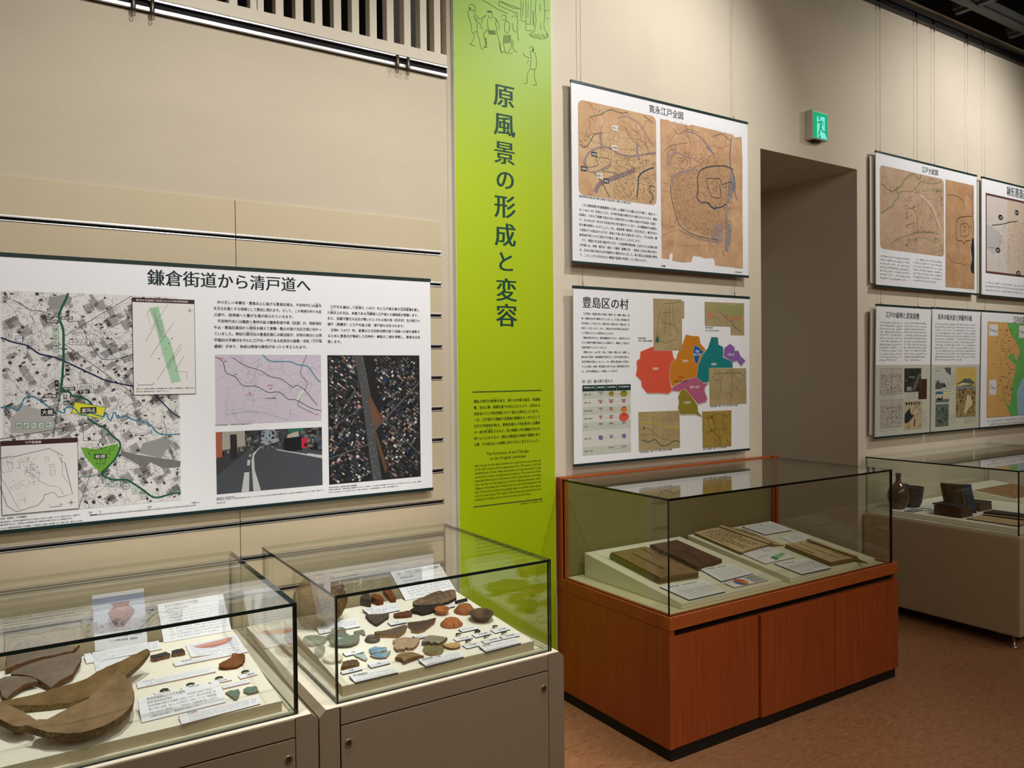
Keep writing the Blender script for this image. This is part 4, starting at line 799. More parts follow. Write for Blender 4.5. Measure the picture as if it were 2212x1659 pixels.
    cv = Canvas(S, .0010); bx = Box(S, 0, 0, 1, 1); bx.a = np.array([c(782, 900)[0], c(1100, 1480)[1]]); bx.b = np.array([c(1444, 900)[0], c(1100, 420)[1]]); bx.d = bx.b-bx.a
    cv.poly([c(*p) for p in ((860, 900), (900, 820), (1000, 780), (1110, 720), (1200, 640), (1340, 640), (1350, 780), (1330, 1000), (1320, 1300), (1250, 1340), (1000, 1260), (900, 1150))], (190, 150, 112)); cv.poly([c(*p) for p in ((1350, 780), (1385, 850), (1375, 980), (1330, 1010), (1320, 1200), (1350, 1300), (1330, 1450), (1300, 1440), (1310, 1150), (1330, 900))], (146, 134, 128)); cv.poly([c(*p) for p in ((1215, 1220), (1280, 1230), (1290, 1360), (1240, 1400), (1190, 1330))], (166, 142, 132)); cv.up()
    [clip_line(cv, bx, wander(R, bx(R.uniform(.1, .85), R.uniform(.15, .95)), R.random()*6, 30, .006, .35), .0012, R.choice(((120, 86, 60), (96, 74, 56)))) for _ in range(60)]; town_grain(cv, bx, R, 6500, lambda u, v: .12 < u < .86 and .16 < v < .78 and (u-.5)**2+(v-.5)**2 < .145, ((132, 90, 58), (92, 66, 50), (150, 106, 72), (78, 66, 60)), .003, .010, .0013); town_grain(cv, bx, R, 1400, lambda u, v: u > .55 and v > .5, ((140, 88, 54), (110, 76, 54)), .002, .007, .0012)
    cv.up(); cl(((1355, 520), (1345, 640), (1350, 760), (1380, 850), (1385, 960), (1400, 1030)), .0055, (60, 84, 112)); cl(((1370, 1000), (1325, 1040), (1320, 1200), (1350, 1250), (1340, 1400)), .010, (132, 132, 134)); cl(((1370, 780), (1300, 750), (1180, 755), (1100, 790), (1080, 860), (1085, 940), (1075, 1000), (1110, 1045), (1170, 1050), (1200, 1090), (1270, 1085), (1310, 1060)), .006, (44, 60, 80)); cl(((1150, 850), (1220, 850), (1270, 860), (1280, 900), (1360, 880), (1370, 960)), .0045, (44, 60, 80)); cl(((1150, 860), (1170, 940), (1200, 1000), (1270, 1000), (1260, 900)), .0042, (44, 56, 66)); cl(((1190, 900), (1220, 860), (1240, 900), (1225, 960), (1200, 930)), .003, (90, 86, 76))
    cl(((1310, 890), (1310, 1070)), .0022, (60, 60, 60)); cl(((1340, 890), (1335, 1000)), .0022, (80, 70, 60)); cl(((1160, 1050), (1220, 1100), (1230, 1080)), .007, (50, 70, 100)); cl(((980, 470), (1050, 480), (1130, 540), (1200, 640)), .009, (150, 128, 124)); cl(((1150, 590), (1200, 640), (1215, 660)), .009, (110, 124, 132)); cl(((840, 640), (840, 700), (840, 750)), .012, MV); cl(((850, 680), (900, 640), (960, 660), (1040, 690)), .008, MV); cl(((900, 580), (905, 640)), .009, MV); cl(((880, 900), (870, 850), (950, 800), (1060, 780)), .014, (158, 132, 124)); cl(((860, 900), (870, 1020), (930, 1220), (1010, 1290), (1120, 1330), (1240, 1350)), .0045, (96, 92, 82)); cl(((930, 1270), (1010, 1310), (1120, 1350), (1250, 1370)), .008, (150, 134, 122))
    cl(((1210, 510), (1280, 490), (1340, 540)), .004, (100, 96, 84)); cl(((880, 440), (930, 490), (1000, 450), (1100, 480)), .003, (90, 90, 76)); cl(((800, 640), (850, 590), (930, 570), (1000, 560)), .0022, (80, 80, 66)); cl(((1280, 1440), (1320, 1520), (1420, 1540)), .004, (96, 100, 98)); cl(((785, 1225), (900, 1240)), .0014, (150, 110, 84)); cl(((930, 1395), (1240, 1405)), .0014, (150, 110, 84))
    for i in range(5): cl(((835+12*i, 1350), (835+12*i, 1400)), .0012, (60, 50, 44))
    cv.build('whole_map', t)
    return t
panel_edo()

def panel_villages():
    t, S, H = wall_panel('village_map_panel', 2.179, 3.371, 1.061, 1.890, 2.862, 'lower panel with coloured village map above the wooden case', tilt=-.006)
    c = crop(1220, 600, 3.95, S); cv = Canvas(S); a, b = c(147, 212), c(545, 222); letters(cv, '豊島区の村', (a[0], (a[1]+b[1])/2), (b[0]-a[0])/5*.98, NAVY, b[0]-a[0], off=-.004, res=2, mincho=.016)
    block(cv, ['　江戸時代、豊島区域は下高田・雑司ヶ谷・巣鴨・駒込・池', '袋・長崎村の6村で構成されていました。その後、新田堀之内', '村が成立して7村となり、駒込村は上駒込村と下駒込村（文', '京区）に分立します。なお、上駒込村の染井地区は染井村と', 'して表記されている事例もみられます。', '　豊島区域の村々は、幕府直轄領だけでなく、諸寺社に与え', 'られた領知や複数の旗本による領知など、複雑に入り組んだ', '支配形態がとられていました。', '　明暦の大火（1657年）の後、下高田・雑司ヶ谷・巣鴨・上', '駒込村に町屋・武家屋敷が形成され、江戸市街地が拡大し', '寺社門前町が成立しました。一方、幕領と旗本領とが混在し', 'ていた池袋・長崎・新田堀之内村では主に畑作経営が行わ', 'れ、江戸近郊農村として発展していきます。'], c(141, 305), c(552, 318), c(147, 799), INK, off=.02, full=26)
    a, b = c(148, 885), c(412, 881); letters(cv, '村（石）高の移り変わり', (a[0], (a[1]+b[1])/2), (b[0]-a[0])/11*1.05, NAVY, b[0]-a[0], .02)
    for s, x0, x1, y in (('池袋村絵図', 625, 692, 515), ('年未詳　東京都公文書館蔵', 625, 745, 537), ('駒込村絵図', 1200, 1262, 425), ('安政3（1856）年正月 個人蔵', 1200, 1312, 449), ('巣鴨村絵図', 1240, 1298, 1098), ('享和元（1801）年8月 東京都公文書館蔵', 1308, 1475, 1094), ('下高田村絵図', 634, 716, 1490), ('正徳6（1716）年閏2月 東京都公文書館蔵', 727, 915, 1480), ('雑司ヶ谷村絵図', 1180, 1254, 1464), ('明和8（1772）年3月 個人蔵', 1264, 1380, 1455)): a = c(x0, y); letters(cv, s, a, .0095, INK, c(x1, y)[0]-a[0], .02)
    cv.build('text', t)
    # village shapes
    cv = Canvas(S); WHt = (238, 236, 232)
    shapes = (('long_village', (214, 84, 62), ((645, 630), (755, 585), (760, 620), (915, 622), (925, 680), (945, 700), (905, 720), (890, 850), (915, 960), (880, 992), (810, 985), (700, 985), (655, 930), (650, 880), (605, 835), (615, 780), (612, 710), (640, 690))), ('a', (196, 124, 34), ((1030, 485), (1085, 495), (1145, 500), (1155, 560), (1200, 610), (1165, 690), (1125, 850), (1080, 855), (1000, 880), (915, 930), (890, 850), (905, 720), (950, 690), (960, 650), (1000, 580), (1020, 520))),
              ('b', (26, 92, 160), ((1105, 575), (1150, 595), (1183, 635), (1145, 680), (1135, 732), (1110, 725), (1095, 640))), ('c', (22, 122, 124), ((1250, 505), (1305, 508), (1310, 570), (1350, 590), (1350, 680), (1430, 715), (1430, 770), (1230, 770), (1230, 885), (1180, 900), (1125, 850), (1140, 740), (1180, 650), (1220, 600))), ('d', (138, 96, 168), ((1410, 562), (1445, 590), (1450, 625), (1480, 620), (1500, 670), (1540, 705), (1500, 755), (1470, 710), (1425, 718), (1355, 670), (1360, 600))),
              ('e', (176, 92, 122), ((1010, 880), (1080, 845), (1145, 850), (1170, 880), (1180, 905), (1225, 895), (1195, 930), (1190, 960), (1215, 1030), (1200, 1060), (1135, 1078), (1070, 1000), (1025, 950), (975, 970), (900, 962), (930, 925))), ('f', (140, 126, 40), ((1020, 948), (1070, 1000), (1130, 1085), (1135, 1140), (1170, 1185), (1110, 1165), (1040, 1165), (985, 1168), (965, 1110), (975, 1060), (965, 1020), (985, 970))))
    for n_, col, pts in shapes:
        P = [c(*p) for p in pts]; cv.poly([p+(.004, -.005) for p in P], (176, 174, 172)); cv.up(); cv.poly(P, col); cv.line(P+[P[0]], .0016, (222, 200, 170)); cv.layer -= 1
    cv.layer += 3
    for s, x, y in (('長崎村', 775, 775), ('池袋村', 1028, 710), ('巣鴨村', 1272, 737), ('上駒込村', 1416, 655), ('雑司ヶ谷村', 1108, 932), ('下高田村', 1042, 1064), ('新田', 1130, 627), ('堀之内村', 1132, 655)): letters(cv, s, c(x, y), .0150, WHt, off=.012, center=True, sx=.92)
    letters(cv, '現在地', c(990, 849), .0125, (190, 30, 30), off=.03, center=True); letters(cv, '豊島区立郷土資料館', c(990, 884), .0100, (30, 26, 24), off=.03, center=True, sx=.95); cv.ell(c(990, 866), .002, .002, (30, 20, 20)); cv.build('village_map', t)
    # yield table
    cv = Canvas(S); a, b = c(150, 918), c(562, 1520); cols_ = [c(x, 950)[0] for x in (150, 262, 347, 443, 562)]; rows = [930+q for q in (0, 38, 104, 172, 240, 305, 372, 510, 580)]
    rv = [(c(150, y-8 if y > 1000 else y-12)[1]+c(562, y-8)[1])/2 for y in rows]; rv[0] = (c(150, 918)[1]+c(557, 908)[1])/2
    cv.rect((cols_[0], rv[0]), (cols_[4], rv[-1]), (212, 212, 202)); cv.up()
    for i in range(1, 8):
        if i % 2: cv.rect((cols_[0], rv[i]), (cols_[4], rv[i+1]), (196, 198, 186))
    cv.rect((cols_[0], rv[0]), (cols_[4], rv[1]-.004), (22, 56, 50)); cv.up()
    for x in cols_[1:4]: cv.line([(x, rv[0]), (x, rv[-1])], .0008, (232, 232, 226))
    for i, s in enumerate(('新編武蔵風土記稿', '武蔵田園簿', '元禄郷帳', '天保郷帳')): w_ = cols_[i+1]-cols_[i]; letters(cv, s, (cols_[i]+w_*.1, rv[0]-.011), .0085, (232, 232, 226), w_*.8, .02)
    ell = ((1, 0, .006, .003, 0), (2, 0, .0165, .011, 0), (3, 0, .023, .0155, 0), (1, 1, .009, .006, 1), (2, 1, .010, .0065, 1), (3, 1, .010, .0065, 1), (1, 2, .005, .003, 2), (2, 2, .010, .006, 2), (3, 2, .020, .0135, 2), (1, 3, .008, .004, 3), (2, 3, .010, .005, 3), (3, 3, .031, .022, 3), (1, 5, .0145, .010, 4), (2, 5, .009, .005, 4), (3, 5, .012, .010, 4))
    ec = ((150, 136, 44), (186, 96, 124), (202, 132, 44), (220, 88, 70), (140, 98, 166))
    nm = ('下高田村', '雑司谷村', '池袋村', '長崎村', '巣鴨村', '駒込村', '堀之内村'); hd = ('幕領・寺領', '幕領・寺領', '幕領・旗本領', '幕領・旗本領', '寺領', '幕領・寺領', '旗本領・寺領')
    for i in range(7):
        yc = (rv[i+1]+rv[i+2])/2; letters(cv, hd[i], (cols_[0]+.010, yc), .0088, INK, off=.03, sx=.9)
        for k in range(1 if i < 6 else 2, 4):
            xm = (cols_[k]+cols_[k+1])/2
            if k < 3: cv.line([(xm, yc), ((cols_[k+1]+cols_[k+2])/2, yc)], .0009, (120, 140, 130))
    cv.up()
    for k, i, rx, ry, ci in ell: cv.ell(((cols_[k]+cols_[k+1])/2, (rv[i+1]+rv[i+2])/2), rx, ry, ec[ci], 24)
    cv.up()
    for i in range(7):
        for k in range(1 if i < 6 else 2, 4): letters(cv, nm[i], ((cols_[k]+cols_[k+1])/2, (rv[i+1]+rv[i+2])/2+.009), .0080, INK, off=.03, center=True)
    cv.build('yield_table', t)
    # five old village maps
    pp = old_paper('village_paper', (178, 160, 120), (160, 140, 96), 14); py = old_paper('village_paper_yellow', (176, 148, 74), (146, 118, 50), 16)
    def im(pts, mat, name, draw):
        picture(t, S, [c(*p) for p in pts], mat, name, .0004, .0016); cv = Canvas(S, .0019); draw(cv); cv.build(name+'_ink', t)
    R = random.Random(31); DK = (66, 58, 44)
    def ln(cv, pts, w_, col): cv.curve([c(*p) for p in pts], w_, col, sub=3)
    im(((755, 176), (996, 186), (996, 199), (1017, 200), (1018, 345), (998, 345), (1000, 618), (758, 617)), pp, 'village_sheet', lambda cv: [ln(cv, p, .0014, DK) for p in (((840, 225), (800, 330), (785, 470), (775, 520)), ((840, 222), (930, 215), (985, 195)), ((920, 225), (918, 320), (940, 410), (965, 460), (955, 500)), ((800, 520), (850, 560), (885, 545), (960, 525)), ((830, 300), (940, 290)), ((820, 380), (930, 400), (940, 415)), ((860, 260), (850, 480)), ((890, 250), (900, 500)))]+[cv.poly([c(*p) for p in ((768, 540), (790, 490), (805, 550), (790, 555))], (50, 96, 80))]+[cv.line([c(800+R.random()*150, 240+R.random()*280), c(800+R.random()*150, 240+R.random()*280)], .0006, (150, 130, 100)) for _ in range(22)])
    im(((1193, 205), (1528, 218), (1530, 490), (1415, 488), (1415, 416), (1195, 410)), pp, 'village_sheet', lambda cv: [cv.poly([c(*p) for p in q], k) for q, k in ((((1205, 230), (1280, 225), (1290, 320), (1215, 340)), (156, 158, 96)), (((1300, 230), (1510, 240), (1520, 330), (1400, 320), (1330, 290)), (150, 152, 92)), (((1210, 280), (1270, 300), (1275, 340), (1215, 345)), (186, 130, 98)), (((1400, 330), (1510, 330), (1500, 370), (1420, 360)), (180, 130, 92)))]+[ln(cv, ((1310, 290), (1400, 360), (1450, 420), (1515, 470)), .0024, DK)]+[ln(cv, ((1380, 380), (1440, 370), (1450, 450)), .0014, DK)]+[cv.line([c(1205+R.random()*300, 230+R.random()*160), c(1205+R.random()*300, 230+R.random()*160)], .0006, (150, 136, 96)) for _ in range(26)])
    im(((1230, 773), (1546, 772), (1549, 1072), (1236, 1087)), pp, 'village_sheet', lambda cv: [ln(cv, p, .0018, DK) for p in (((1320, 790), (1325, 860), (1330, 980)), ((1420, 790), (1425, 860), (1415, 1000), (1410, 1065)), ((1250, 830), (1300, 880), (1400, 790)), ((1480, 800), (1530, 850), (1480, 880)), ((1270, 820), (1500, 810)))]+[ln(cv, ((1460, 850), (1480, 900), (1460, 960)), .004, (120, 132, 86))]+[cv.ell(c(1360+R.random()*120, 900+R.random()*120), .0022, .003, DK, 8) for _ in range(10)]+[cv.line([c(1250+i*4, 950), c(1252+i*4, 1040)], .0008, (120, 110, 86)) for i in range(0, 20, 3)])
    im(((628, 1146), (978, 1133), (982, 1448), (632, 1478)), pp, 'village_sheet', lambda cv: [ln(cv, ((645, 1235), (760, 1235), (840, 1270), (975, 1275)), .007, (190, 166, 74)), ln(cv, ((720, 1175), (790, 1190), (830, 1260)), .004, (190, 166, 74)), ln(cv, ((655, 1385), (720, 1400), (770, 1380), (820, 1430), (880, 1425), (930, 1390), (980, 1400)), .0075, (110, 112, 88)), ln(cv, ((640, 1300), (700, 1280), (820, 1370), (900, 1385)), .0012, DK), ln(cv, ((750, 1180), (750, 1360)), .0010, DK), ln(cv, ((830, 1200), (835, 1370)), .0010, DK), ln(cv, ((640, 1340), (760, 1335)), .0010, DK)]+[cv.ell(c(675, 1275+i*8), .003, .003, (50, 56, 40), 8) for i in range(3)]+[cv.line([c(870+i*12, 1150), c(872+i*12, 1230)], .001, DK) for i in range(9)]+[cv.line([c(850+i*11, 1290), c(852+i*11, 1360)], .0006, (140, 122, 90)) for i in range(11)])
    im(((1171, 1142), (1420, 1130), (1419, 1436), (1177, 1452)), py, 'village_sheet', lambda cv: [ln(cv, p, .002, (84, 66, 34)) for p in (((1220, 1200), (1290, 1160), (1350, 1170), (1390, 1190)), ((1215, 1210), (1240, 1290), (1310, 1290), (1320, 1390)), ((1240, 1300), (1300, 1340), (1330, 1400), (1310, 1440)), ((1360, 1180), (1340, 1280), (1390, 1290)), ((1200, 1320), (1290, 1300)))]+[cv.ell(c(1240+R.random()*60, 1180+R.random()*60), .006, .008, (120, 94, 42), 10) for _ in range(5)]+[cv.line([c(x, y), c(x+14, y+16)], .0024, (50, 40, 26)) for x, y in ((1210, 1185), (1365, 1170), (1275, 1375), (1380, 1380), (1240, 1290), (1370, 1355))])
    return t
panel_villages()

def panel_c():
    t, S, H = wall_panel('old_map_panel', 4.548, 5.756, 2.008, 2.848, 2.862, 'upper far panel with green-edged brown map beside the passage', back=(-.03, 1.18))
    c = crop(1860, 300, 4.608, S); cv = Canvas(S); a, b = c(603, 300), c(768, 340); letters(cv, '江戸大絵図', (a[0], (a[1]+b[1])/2), (b[0]-a[0])/5*1.1, NAVY, b[0]-a[0], off=-.004, res=2, mincho=.014)
    scribble(cv, (c(187, 1150)[0], (c(187, 1150)[1]+c(490, 1180)[1])/2), (c(490, 1400)[0], (c(187, 1400)[1]+c(450, 1425)[1])/2), 7, INK, .014, 1, .85); scribble(cv, (c(520, 1190)[0], (c(520, 1180)[1]+c(800, 1210)[1])/2), (c(802, 1430)[0], (c(520, 1425)[1]+c(750, 1445)[1])/2), 7, INK, .014, 2, .8)
    scribble(cv, c(187, 1108), (c(265, 1128)[0], c(265, 1128)[1]), 1, INK, .008, 3, 1); scribble(cv, c(1020, 1498), (c(1128, 1515)[0], c(1128, 1516)[1]), 1, INK, .007, 4, 1); cv.build('text', t)
    top = (c(187, 265)[1]+c(822, 398)[1])/2; bot = (c(187, 1095)[1]+c(825, 1170)[1])/2; A, B = (c(187, 300)[0], top), (c(824, 300)[0], bot)
    picture(t, S, rr(A, B, .03), old_paper('old_map_paper_pink', (198, 168, 140), (172, 140, 112), 7), 'detail_map_paper'); cv = Canvas(S, .001); bx = Box(S, 0, 0, 1, 1); bx.a = np.array([A[0]+.003, B[1]+.003]); bx.b = np.array([B[0]-.003, A[1]-.003]); bx.d = bx.b-bx.a
    cl = lambda pts, w_, col: clip_line(cv, bx, smooth_path([c(*p) for p in pts], 4), w_, col); GR, GL, DK = (112, 118, 76), (160, 150, 104), (60, 66, 46); R = random.Random(41)
    cl(((195, 735), (230, 720), (270, 690), (310, 670), (325, 630), (370, 580), (360, 530), (350, 500), (400, 470), (430, 410), (510, 350), (570, 400), (600, 360)), .016, GL); cl(((195, 735), (230, 720), (270, 690), (310, 670), (325, 630), (370, 580), (355, 500), (400, 470), (430, 410), (510, 350), (570, 400), (600, 360)), .005, GR)
    cl(((355, 540), (440, 520), (500, 520), (560, 470), (600, 430), (700, 450), (800, 430)), .005, GR); cl(((600, 450), (620, 520), (700, 500), (770, 500), (815, 540)), .010, GL); cl(((590, 560), (640, 600), (720, 700), (790, 900), (815, 960)), .018, (206, 178, 160)); cl(((640, 610), (700, 720), (760, 860), (805, 950)), .0022, (120, 96, 80)); cl(((470, 690), (520, 700), (555, 760), (555, 920), (520, 930)), .006, GR); cl(((445, 860), (530, 840)), .006, GR); cl(((290, 1050), (360, 1000), (470, 960), (590, 930), (700, 930), (770, 950)), .005, GR); cl(((560, 980), (650, 990), (740, 1030), (790, 1000)), .012, GL); cl(((200, 440), (260, 500), (320, 520), (370, 480)), .004, DK)
    for cx, cy, n, sx_, sy_ in ((235, 440, 26, 22, 40), (310, 510, 22, 22, 30), (450, 740, 46, 8, 70), (480, 600, 30, 18, 40), (550, 530, 26, 18, 20), (660, 420, 30, 50, 14), (740, 520, 40, 40, 12), (800, 600, 30, 8, 44), (680, 780, 30, 18, 30), (590, 750, 16, 14, 14), (650, 930, 60, 70, 10), (480, 1015, 20, 14, 14), (535, 1010, 16, 10, 12), (735, 1000, 24, 28, 14), (450, 1060, 14, 10, 10), (520, 680, 14, 10, 8), (790, 1090, 12, 10, 14)):
        for _ in range(n): p = c(cx+R.gauss(0, sx_), cy+R.gauss(0, sy_)); s = R.uniform(.003, .007); (bx.inside(p) and bx.inside(p+.009) and cv.poly([p, p+(s, -s*.2), p+(s*.8, s*.7), p+(s*.2, s)], R.choice((DK, (80, 88, 62), (52, 58, 44)))))
    for p in (((610, 590), (600, 700)), ((560, 620), (575, 700)), ((650, 640), (640, 740)), ((420, 1120), (410, 1000)), ((530, 1130), (560, 980)), ((700, 1140), (710, 1040)), ((690, 700), (760, 640)), ((745, 780), (800, 740)), ((250, 930), (290, 1070)), ((690, 1140), (820, 1110)), ((620, 590), (800, 620))): cl(p, .002, (130, 104, 84))
    for x, y in ((440, 600), (740, 680), (570, 650), (605, 830), (590, 880), (500, 1090), (590, 1085), (740, 1080), (360, 1010), (510, 870), (490, 760), (620, 1050)): p = c(x, y); cv.line([p, p+(.012, -.006)], .002, DK); cv.line([p+(.003, .003), p+(.016, -.002)], .0014, DK)
    cv.build('detail_map', t)
    picture(t, S, [c(*p) for p in ((840, 403), (1122, 465), (1128, 1500), (840, 1475))], old_paper('old_map_paper_dark', (196, 156, 116), (166, 124, 88), 9), 'whole_map_paper'); cv = Canvas(S, .001); bx.a = np.array([c(843, 900)[0], c(980, 1470)[1]]); bx.b = np.array([c(1122, 900)[0], c(980, 445)[1]]); bx.d = bx.b-bx.a
    town_grain(cv, bx, R, 900, lambda u, v: v < .82 and v > .2 and u < .8, ((150, 112, 76), (110, 82, 58), (128, 100, 70)), .004, .014)
    cl(((860, 560), (920, 560), (1000, 600), (1025, 640), (1020, 700)), .005, (90, 84, 64)); cl(((1030, 570), (1060, 545), (1100, 600)), .003, (90, 84, 64)); cl(((1105, 500), (1108, 700), (1105, 780), (1120, 860), (1115, 980)), .004, (50, 48, 46)); cl(((1100, 770), (1020, 775), (960, 800), (945, 900), (950, 1000), (1010, 1020), (1020, 1050), (1040, 1020), (1090, 1010)), .005, (60, 50, 40)); cl(((990, 850), (1060, 850), (1070, 950), (1000, 970), (985, 900), (990, 850)), .004, (60, 50, 40)); cl(((1075, 880), (1100, 880), (1100, 990)), .003, (80, 60, 44)); cl(((1020, 870), (1040, 880), (1030, 930), (1015, 900)), .003, (60, 50, 40)); cl(((860, 1130), (900, 1220), (980, 1240), (1050, 1260)), .004, (110, 90, 60)); cv.up(); cv.poly([c(*p) for p in ((1105, 990), (1120, 985), (1126, 1100), (1124, 1345), (1095, 1330), (1088, 1270), (1105, 1200), (1092, 1090))], (34, 42, 50)); cv.build('whole_map', t)
    # next panel, mostly outside the picture
    t, S, H = wall_panel('birds_eye_panel', 5.826, 7.02, 2.004, 2.848, 2.862, 'upper panel at the right edge with grey birds-eye city view', back=(-.02, 1.16)); c = crop(1860, 300, 4.608, S)
    cv = Canvas(S); a = c(1450, 507); letters(cv, '鍬形蕙斎画「江', (a[0], a[1]-.006), .075, NAVY, off=-.004, res=2, mincho=.012, sx=.82)
    scribble(cv, (c(1238, 1400)[0], (c(1238, 1412)[1]+c(1622, 1450)[1])/2), (S.hit(2300, 625)[0], (c(1238, 1520)[1]+c(1622, 1555)[1])/2), 3, INK, .016, 5, .9); cv.build('text', t)
    cv = Canvas(S); A, B = c(1240, 536), c(1240, 1335); x1 = 1.10; y1_, y0_ = A[1], B[1]; cv.rect((A[0], y0_), (x1, y1_), (96, 62, 60)); cv.up(); bx = Box(S, 0, 0, 1, 1); bx.a = np.array([A[0]+.012, y0_+.016]); bx.b = np.array([x1-.012, y1_-.016]); bx.d = bx.b-bx.a
    cv.rect(bx.a, bx.b, (206, 196, 186)); cv.up(); cv.rect(bx(.29, 0), bx(1, 1), (204, 184, 164)); cv.up(); cv.poly(bx.many(((0, .30), (.0, .62), (.12, .58), (.22, .50), (.2, .36), (.1, .22))), (184, 180, 176)); cv.up()
    town_grain(cv, bx, R, 2600, lambda u, v: .14 < v < .72 and u > .16+.35*abs(v-.42), ((98, 92, 84), (128, 118, 104), (76, 70, 64)), .004, .014, .0016); town_grain(cv, bx, R, 260, lambda u, v: .06 < v < .16, ((98, 92, 84), (76, 70, 64)), .004, .012, .0016); cl(((1300, 860), (1400, 850), (1480, 830), (1560, 820)), .008, (90, 86, 80)); cl(((1250, 830), (1270, 790), (1300, 825)), .002, (140, 134, 128)); cl(((1260, 1080), (1330, 1085)), .006, (140, 136, 134))
    for x, y, s in ((1388, 782, '上総'), (1548, 735, '富士山'), (1362, 1108, '品川'), (1565, 1340, '浅草')): p = c(x, y); cv.up(); cv.ell(p, .034, .020, (28, 34, 34), 20); cv.up(); letters(cv, s, p, .02, (214, 212, 206), off=.02, center=True); cv.layer -= 2
    cv.line([c(1368, 580), c(1368, 1300)], .0014, (150, 140, 130)); cv.build('city_view', t)
    # lower row
    t, S, H = wall_panel('estates_panel', 4.531, 5.146, 1.059, 1.895, 2.862, 'lower far panel on samurai estates, leftmost of the lower row', tilt=-.012, back=(-.028, .60)); c = crop(1860, 640, 4.881, S); GY = (196, 194, 178)
    cv = Canvas(S); cv.rect((.0015, .0122), (.6135, c(430, 722)[1]), GY); cv.up(); a, b = c(258, 190), c(615, 215); letters(cv, '江戸の緑地と武家屋敷', (a[0], (a[1]+b[1])/2), (b[0]-a[0])/10*1.1, NAVY, b[0]-a[0], off=.0, res=2, mincho=.016)
    scribble(cv, (c(197, 262)[0], c(300, 262)[1]), (c(432, 690)[0], c(300, 690)[1]), 13, INK, .0125, 6, .8); scribble(cv, (c(457, 270)[0], c(560, 268)[1]), (c(682, 690)[0], c(560, 688)[1]), 13, INK, .0125, 7, .8)
    for a_, b_, n in (((203, 1040), (375, 1072), 2), ((470, 1012), (595, 1046), 2), ((470, 1055), (577, 1088), 2), ((645, 1200), (672, 1260), 4), ((645, 1272), (697, 1385), 7), ((205, 1380), (412, 1418), 2)): scribble(cv, c(*a_), c(*b_), n, INK, .0085, n*7+int(a_[0]), .8)
    cv.build('text', t)
    def pic(t, S, c, A_, B_, base, seed, cols, n, name, big=.02, keep=None):
        cv = Canvas(S, .0009); bx = Box(S, 0, 0, 1, 1); a, b = c(*A_), c(*B_); bx.a = np.array([a[0], b[1]]); bx.b = np.array([b[0], a[1]]); bx.d = bx.b-bx.a; cv.rect(bx.a-.0018, bx.b+.0018, (120, 116, 106)); cv.up(); cv.rect(bx.a, bx.b, base); cv.up(); R = random.Random(seed)
        for _ in range(n):
            u, v = R.random(), R.random()
            if keep and not keep(u, v): continue
            p = bx(u, v); k = R.uniform(.2, 1)*big; q = [p+k*np.array([math.cos(z+R.random()*.8), math.sin(z+R.random()*.8)])*R.uniform(.3, 1) for z in (0, 1.5, 3.1, 4.6)]
            if all(bx.inside(z) for z in q): cv.poly(q, R.choice(cols))
        return cv, bx
    for k, (A_, B_) in enumerate((((200, 762), (432, 1028)), ((205, 1097), (437, 1368)))):
        cv, bx = pic(t, S, c, A_, B_, (182, 174, 164), 50+k, ((128, 116, 108), (150, 140, 130), (104, 94, 88), (196, 188, 178)), 560, 'p', .009, lambda u, v: v < .80); cv.up(); cv.line(bx.many(((.51, 0), (.51, 1))), .003, (90, 84, 80))
        for i in range(9): cv.line(bx.many(((.05+.1*i, .72+.03*math.sin(i*2)), (.13+.1*i, .70+.04*math.sin(i*3)))), .003, (90, 80, 76))
        cv.build('picture_book_spread', t)
    cv, bx = pic(t, S, c, (457, 762), (630, 1003), (46, 46, 46), 55, ((34, 36, 36), (70, 72, 70), (92, 92, 88), (24, 24, 26), (60, 56, 50)), 160, 'p', .016); cv.up(); [cv.line(bx.many(((.45+.09*i, .05), (.85+.07*i, .75))), .003, (170, 168, 162)) for i in range(3)]; cv.rect(bx(.15, .05), bx(.42, .22), (150, 148, 142)); cv.rect(bx(.3, .6), bx(.62, .66), (128, 122, 110)); cv.build('armour_photo', t)
    cv = Canvas(S, .0016); cv.rect(c(605, 873), c(690, 1082), (70, 44, 34)); cv.rect(c(617, 890), c(640, 960), (84, 56, 42)); cv.build('lacquer_photo', t)
    cv, bx = pic(t, S, c, (460, 1115), (637, 1392), (186, 172, 138), 56, ((200, 186, 150), (170, 150, 116), (150, 128, 96)), 60, 'p', .02); cv.up(); cv.poly(bx.many(((0, .55), (.15, .68), (.30, .75), (.35, .55), (.55, .50), (.30, .30), (.12, .22), (0, .25))), (44, 44, 46))
    for i in range(6): cv.poly(bx.many(((.02+.15*i, .98-.03*(i % 2)), (.10+.15*i, .86), (.16+.14*i, .92), (.12+.15*i, .99))), (52, 44, 40))
    cv.line(bx.many(((.35, .55), (.55, .75), (.95, .95))), .004, (120, 94, 70)); cv.line(bx.many(((.45, .38), (.7, .52), (.95, .55))), .003, (120, 94, 70)); cv.poly(bx.many(((.52, .10), (.60, .08), (.62, .36), (.55, .38))), (120, 40, 36)); cv.poly(bx.many(((.22, .02), (.30, .02), (.30, .25), (.22, .25))), (190, 140, 60)); cv.ell(bx(.86, .68), .006, .007, (176, 70, 60)); cv.build('woodblock_print', t)
    t, S, H = wall_panel('gardeners_panel', 5.163, 5.780, 1.059, 1.899, 2.862, 'lower far panel on gardeners with tall yellow and green prints', tilt=-.012); c = crop(1860, 640, 4.881, S)
    cv = Canvas(S); cv.rect((.0015, .0122), (.6155, c(980, 722)[1]), GY); cv.up(); a, b = c(808, 215), c(1170, 235); letters(cv, '染井の植木屋と伊藤伊兵衛', (a[0], (a[1]+b[1])/2), (b[0]-a[0])/12*1.15, NAVY, b[0]-a[0], off=0., res=2, mincho=.016)
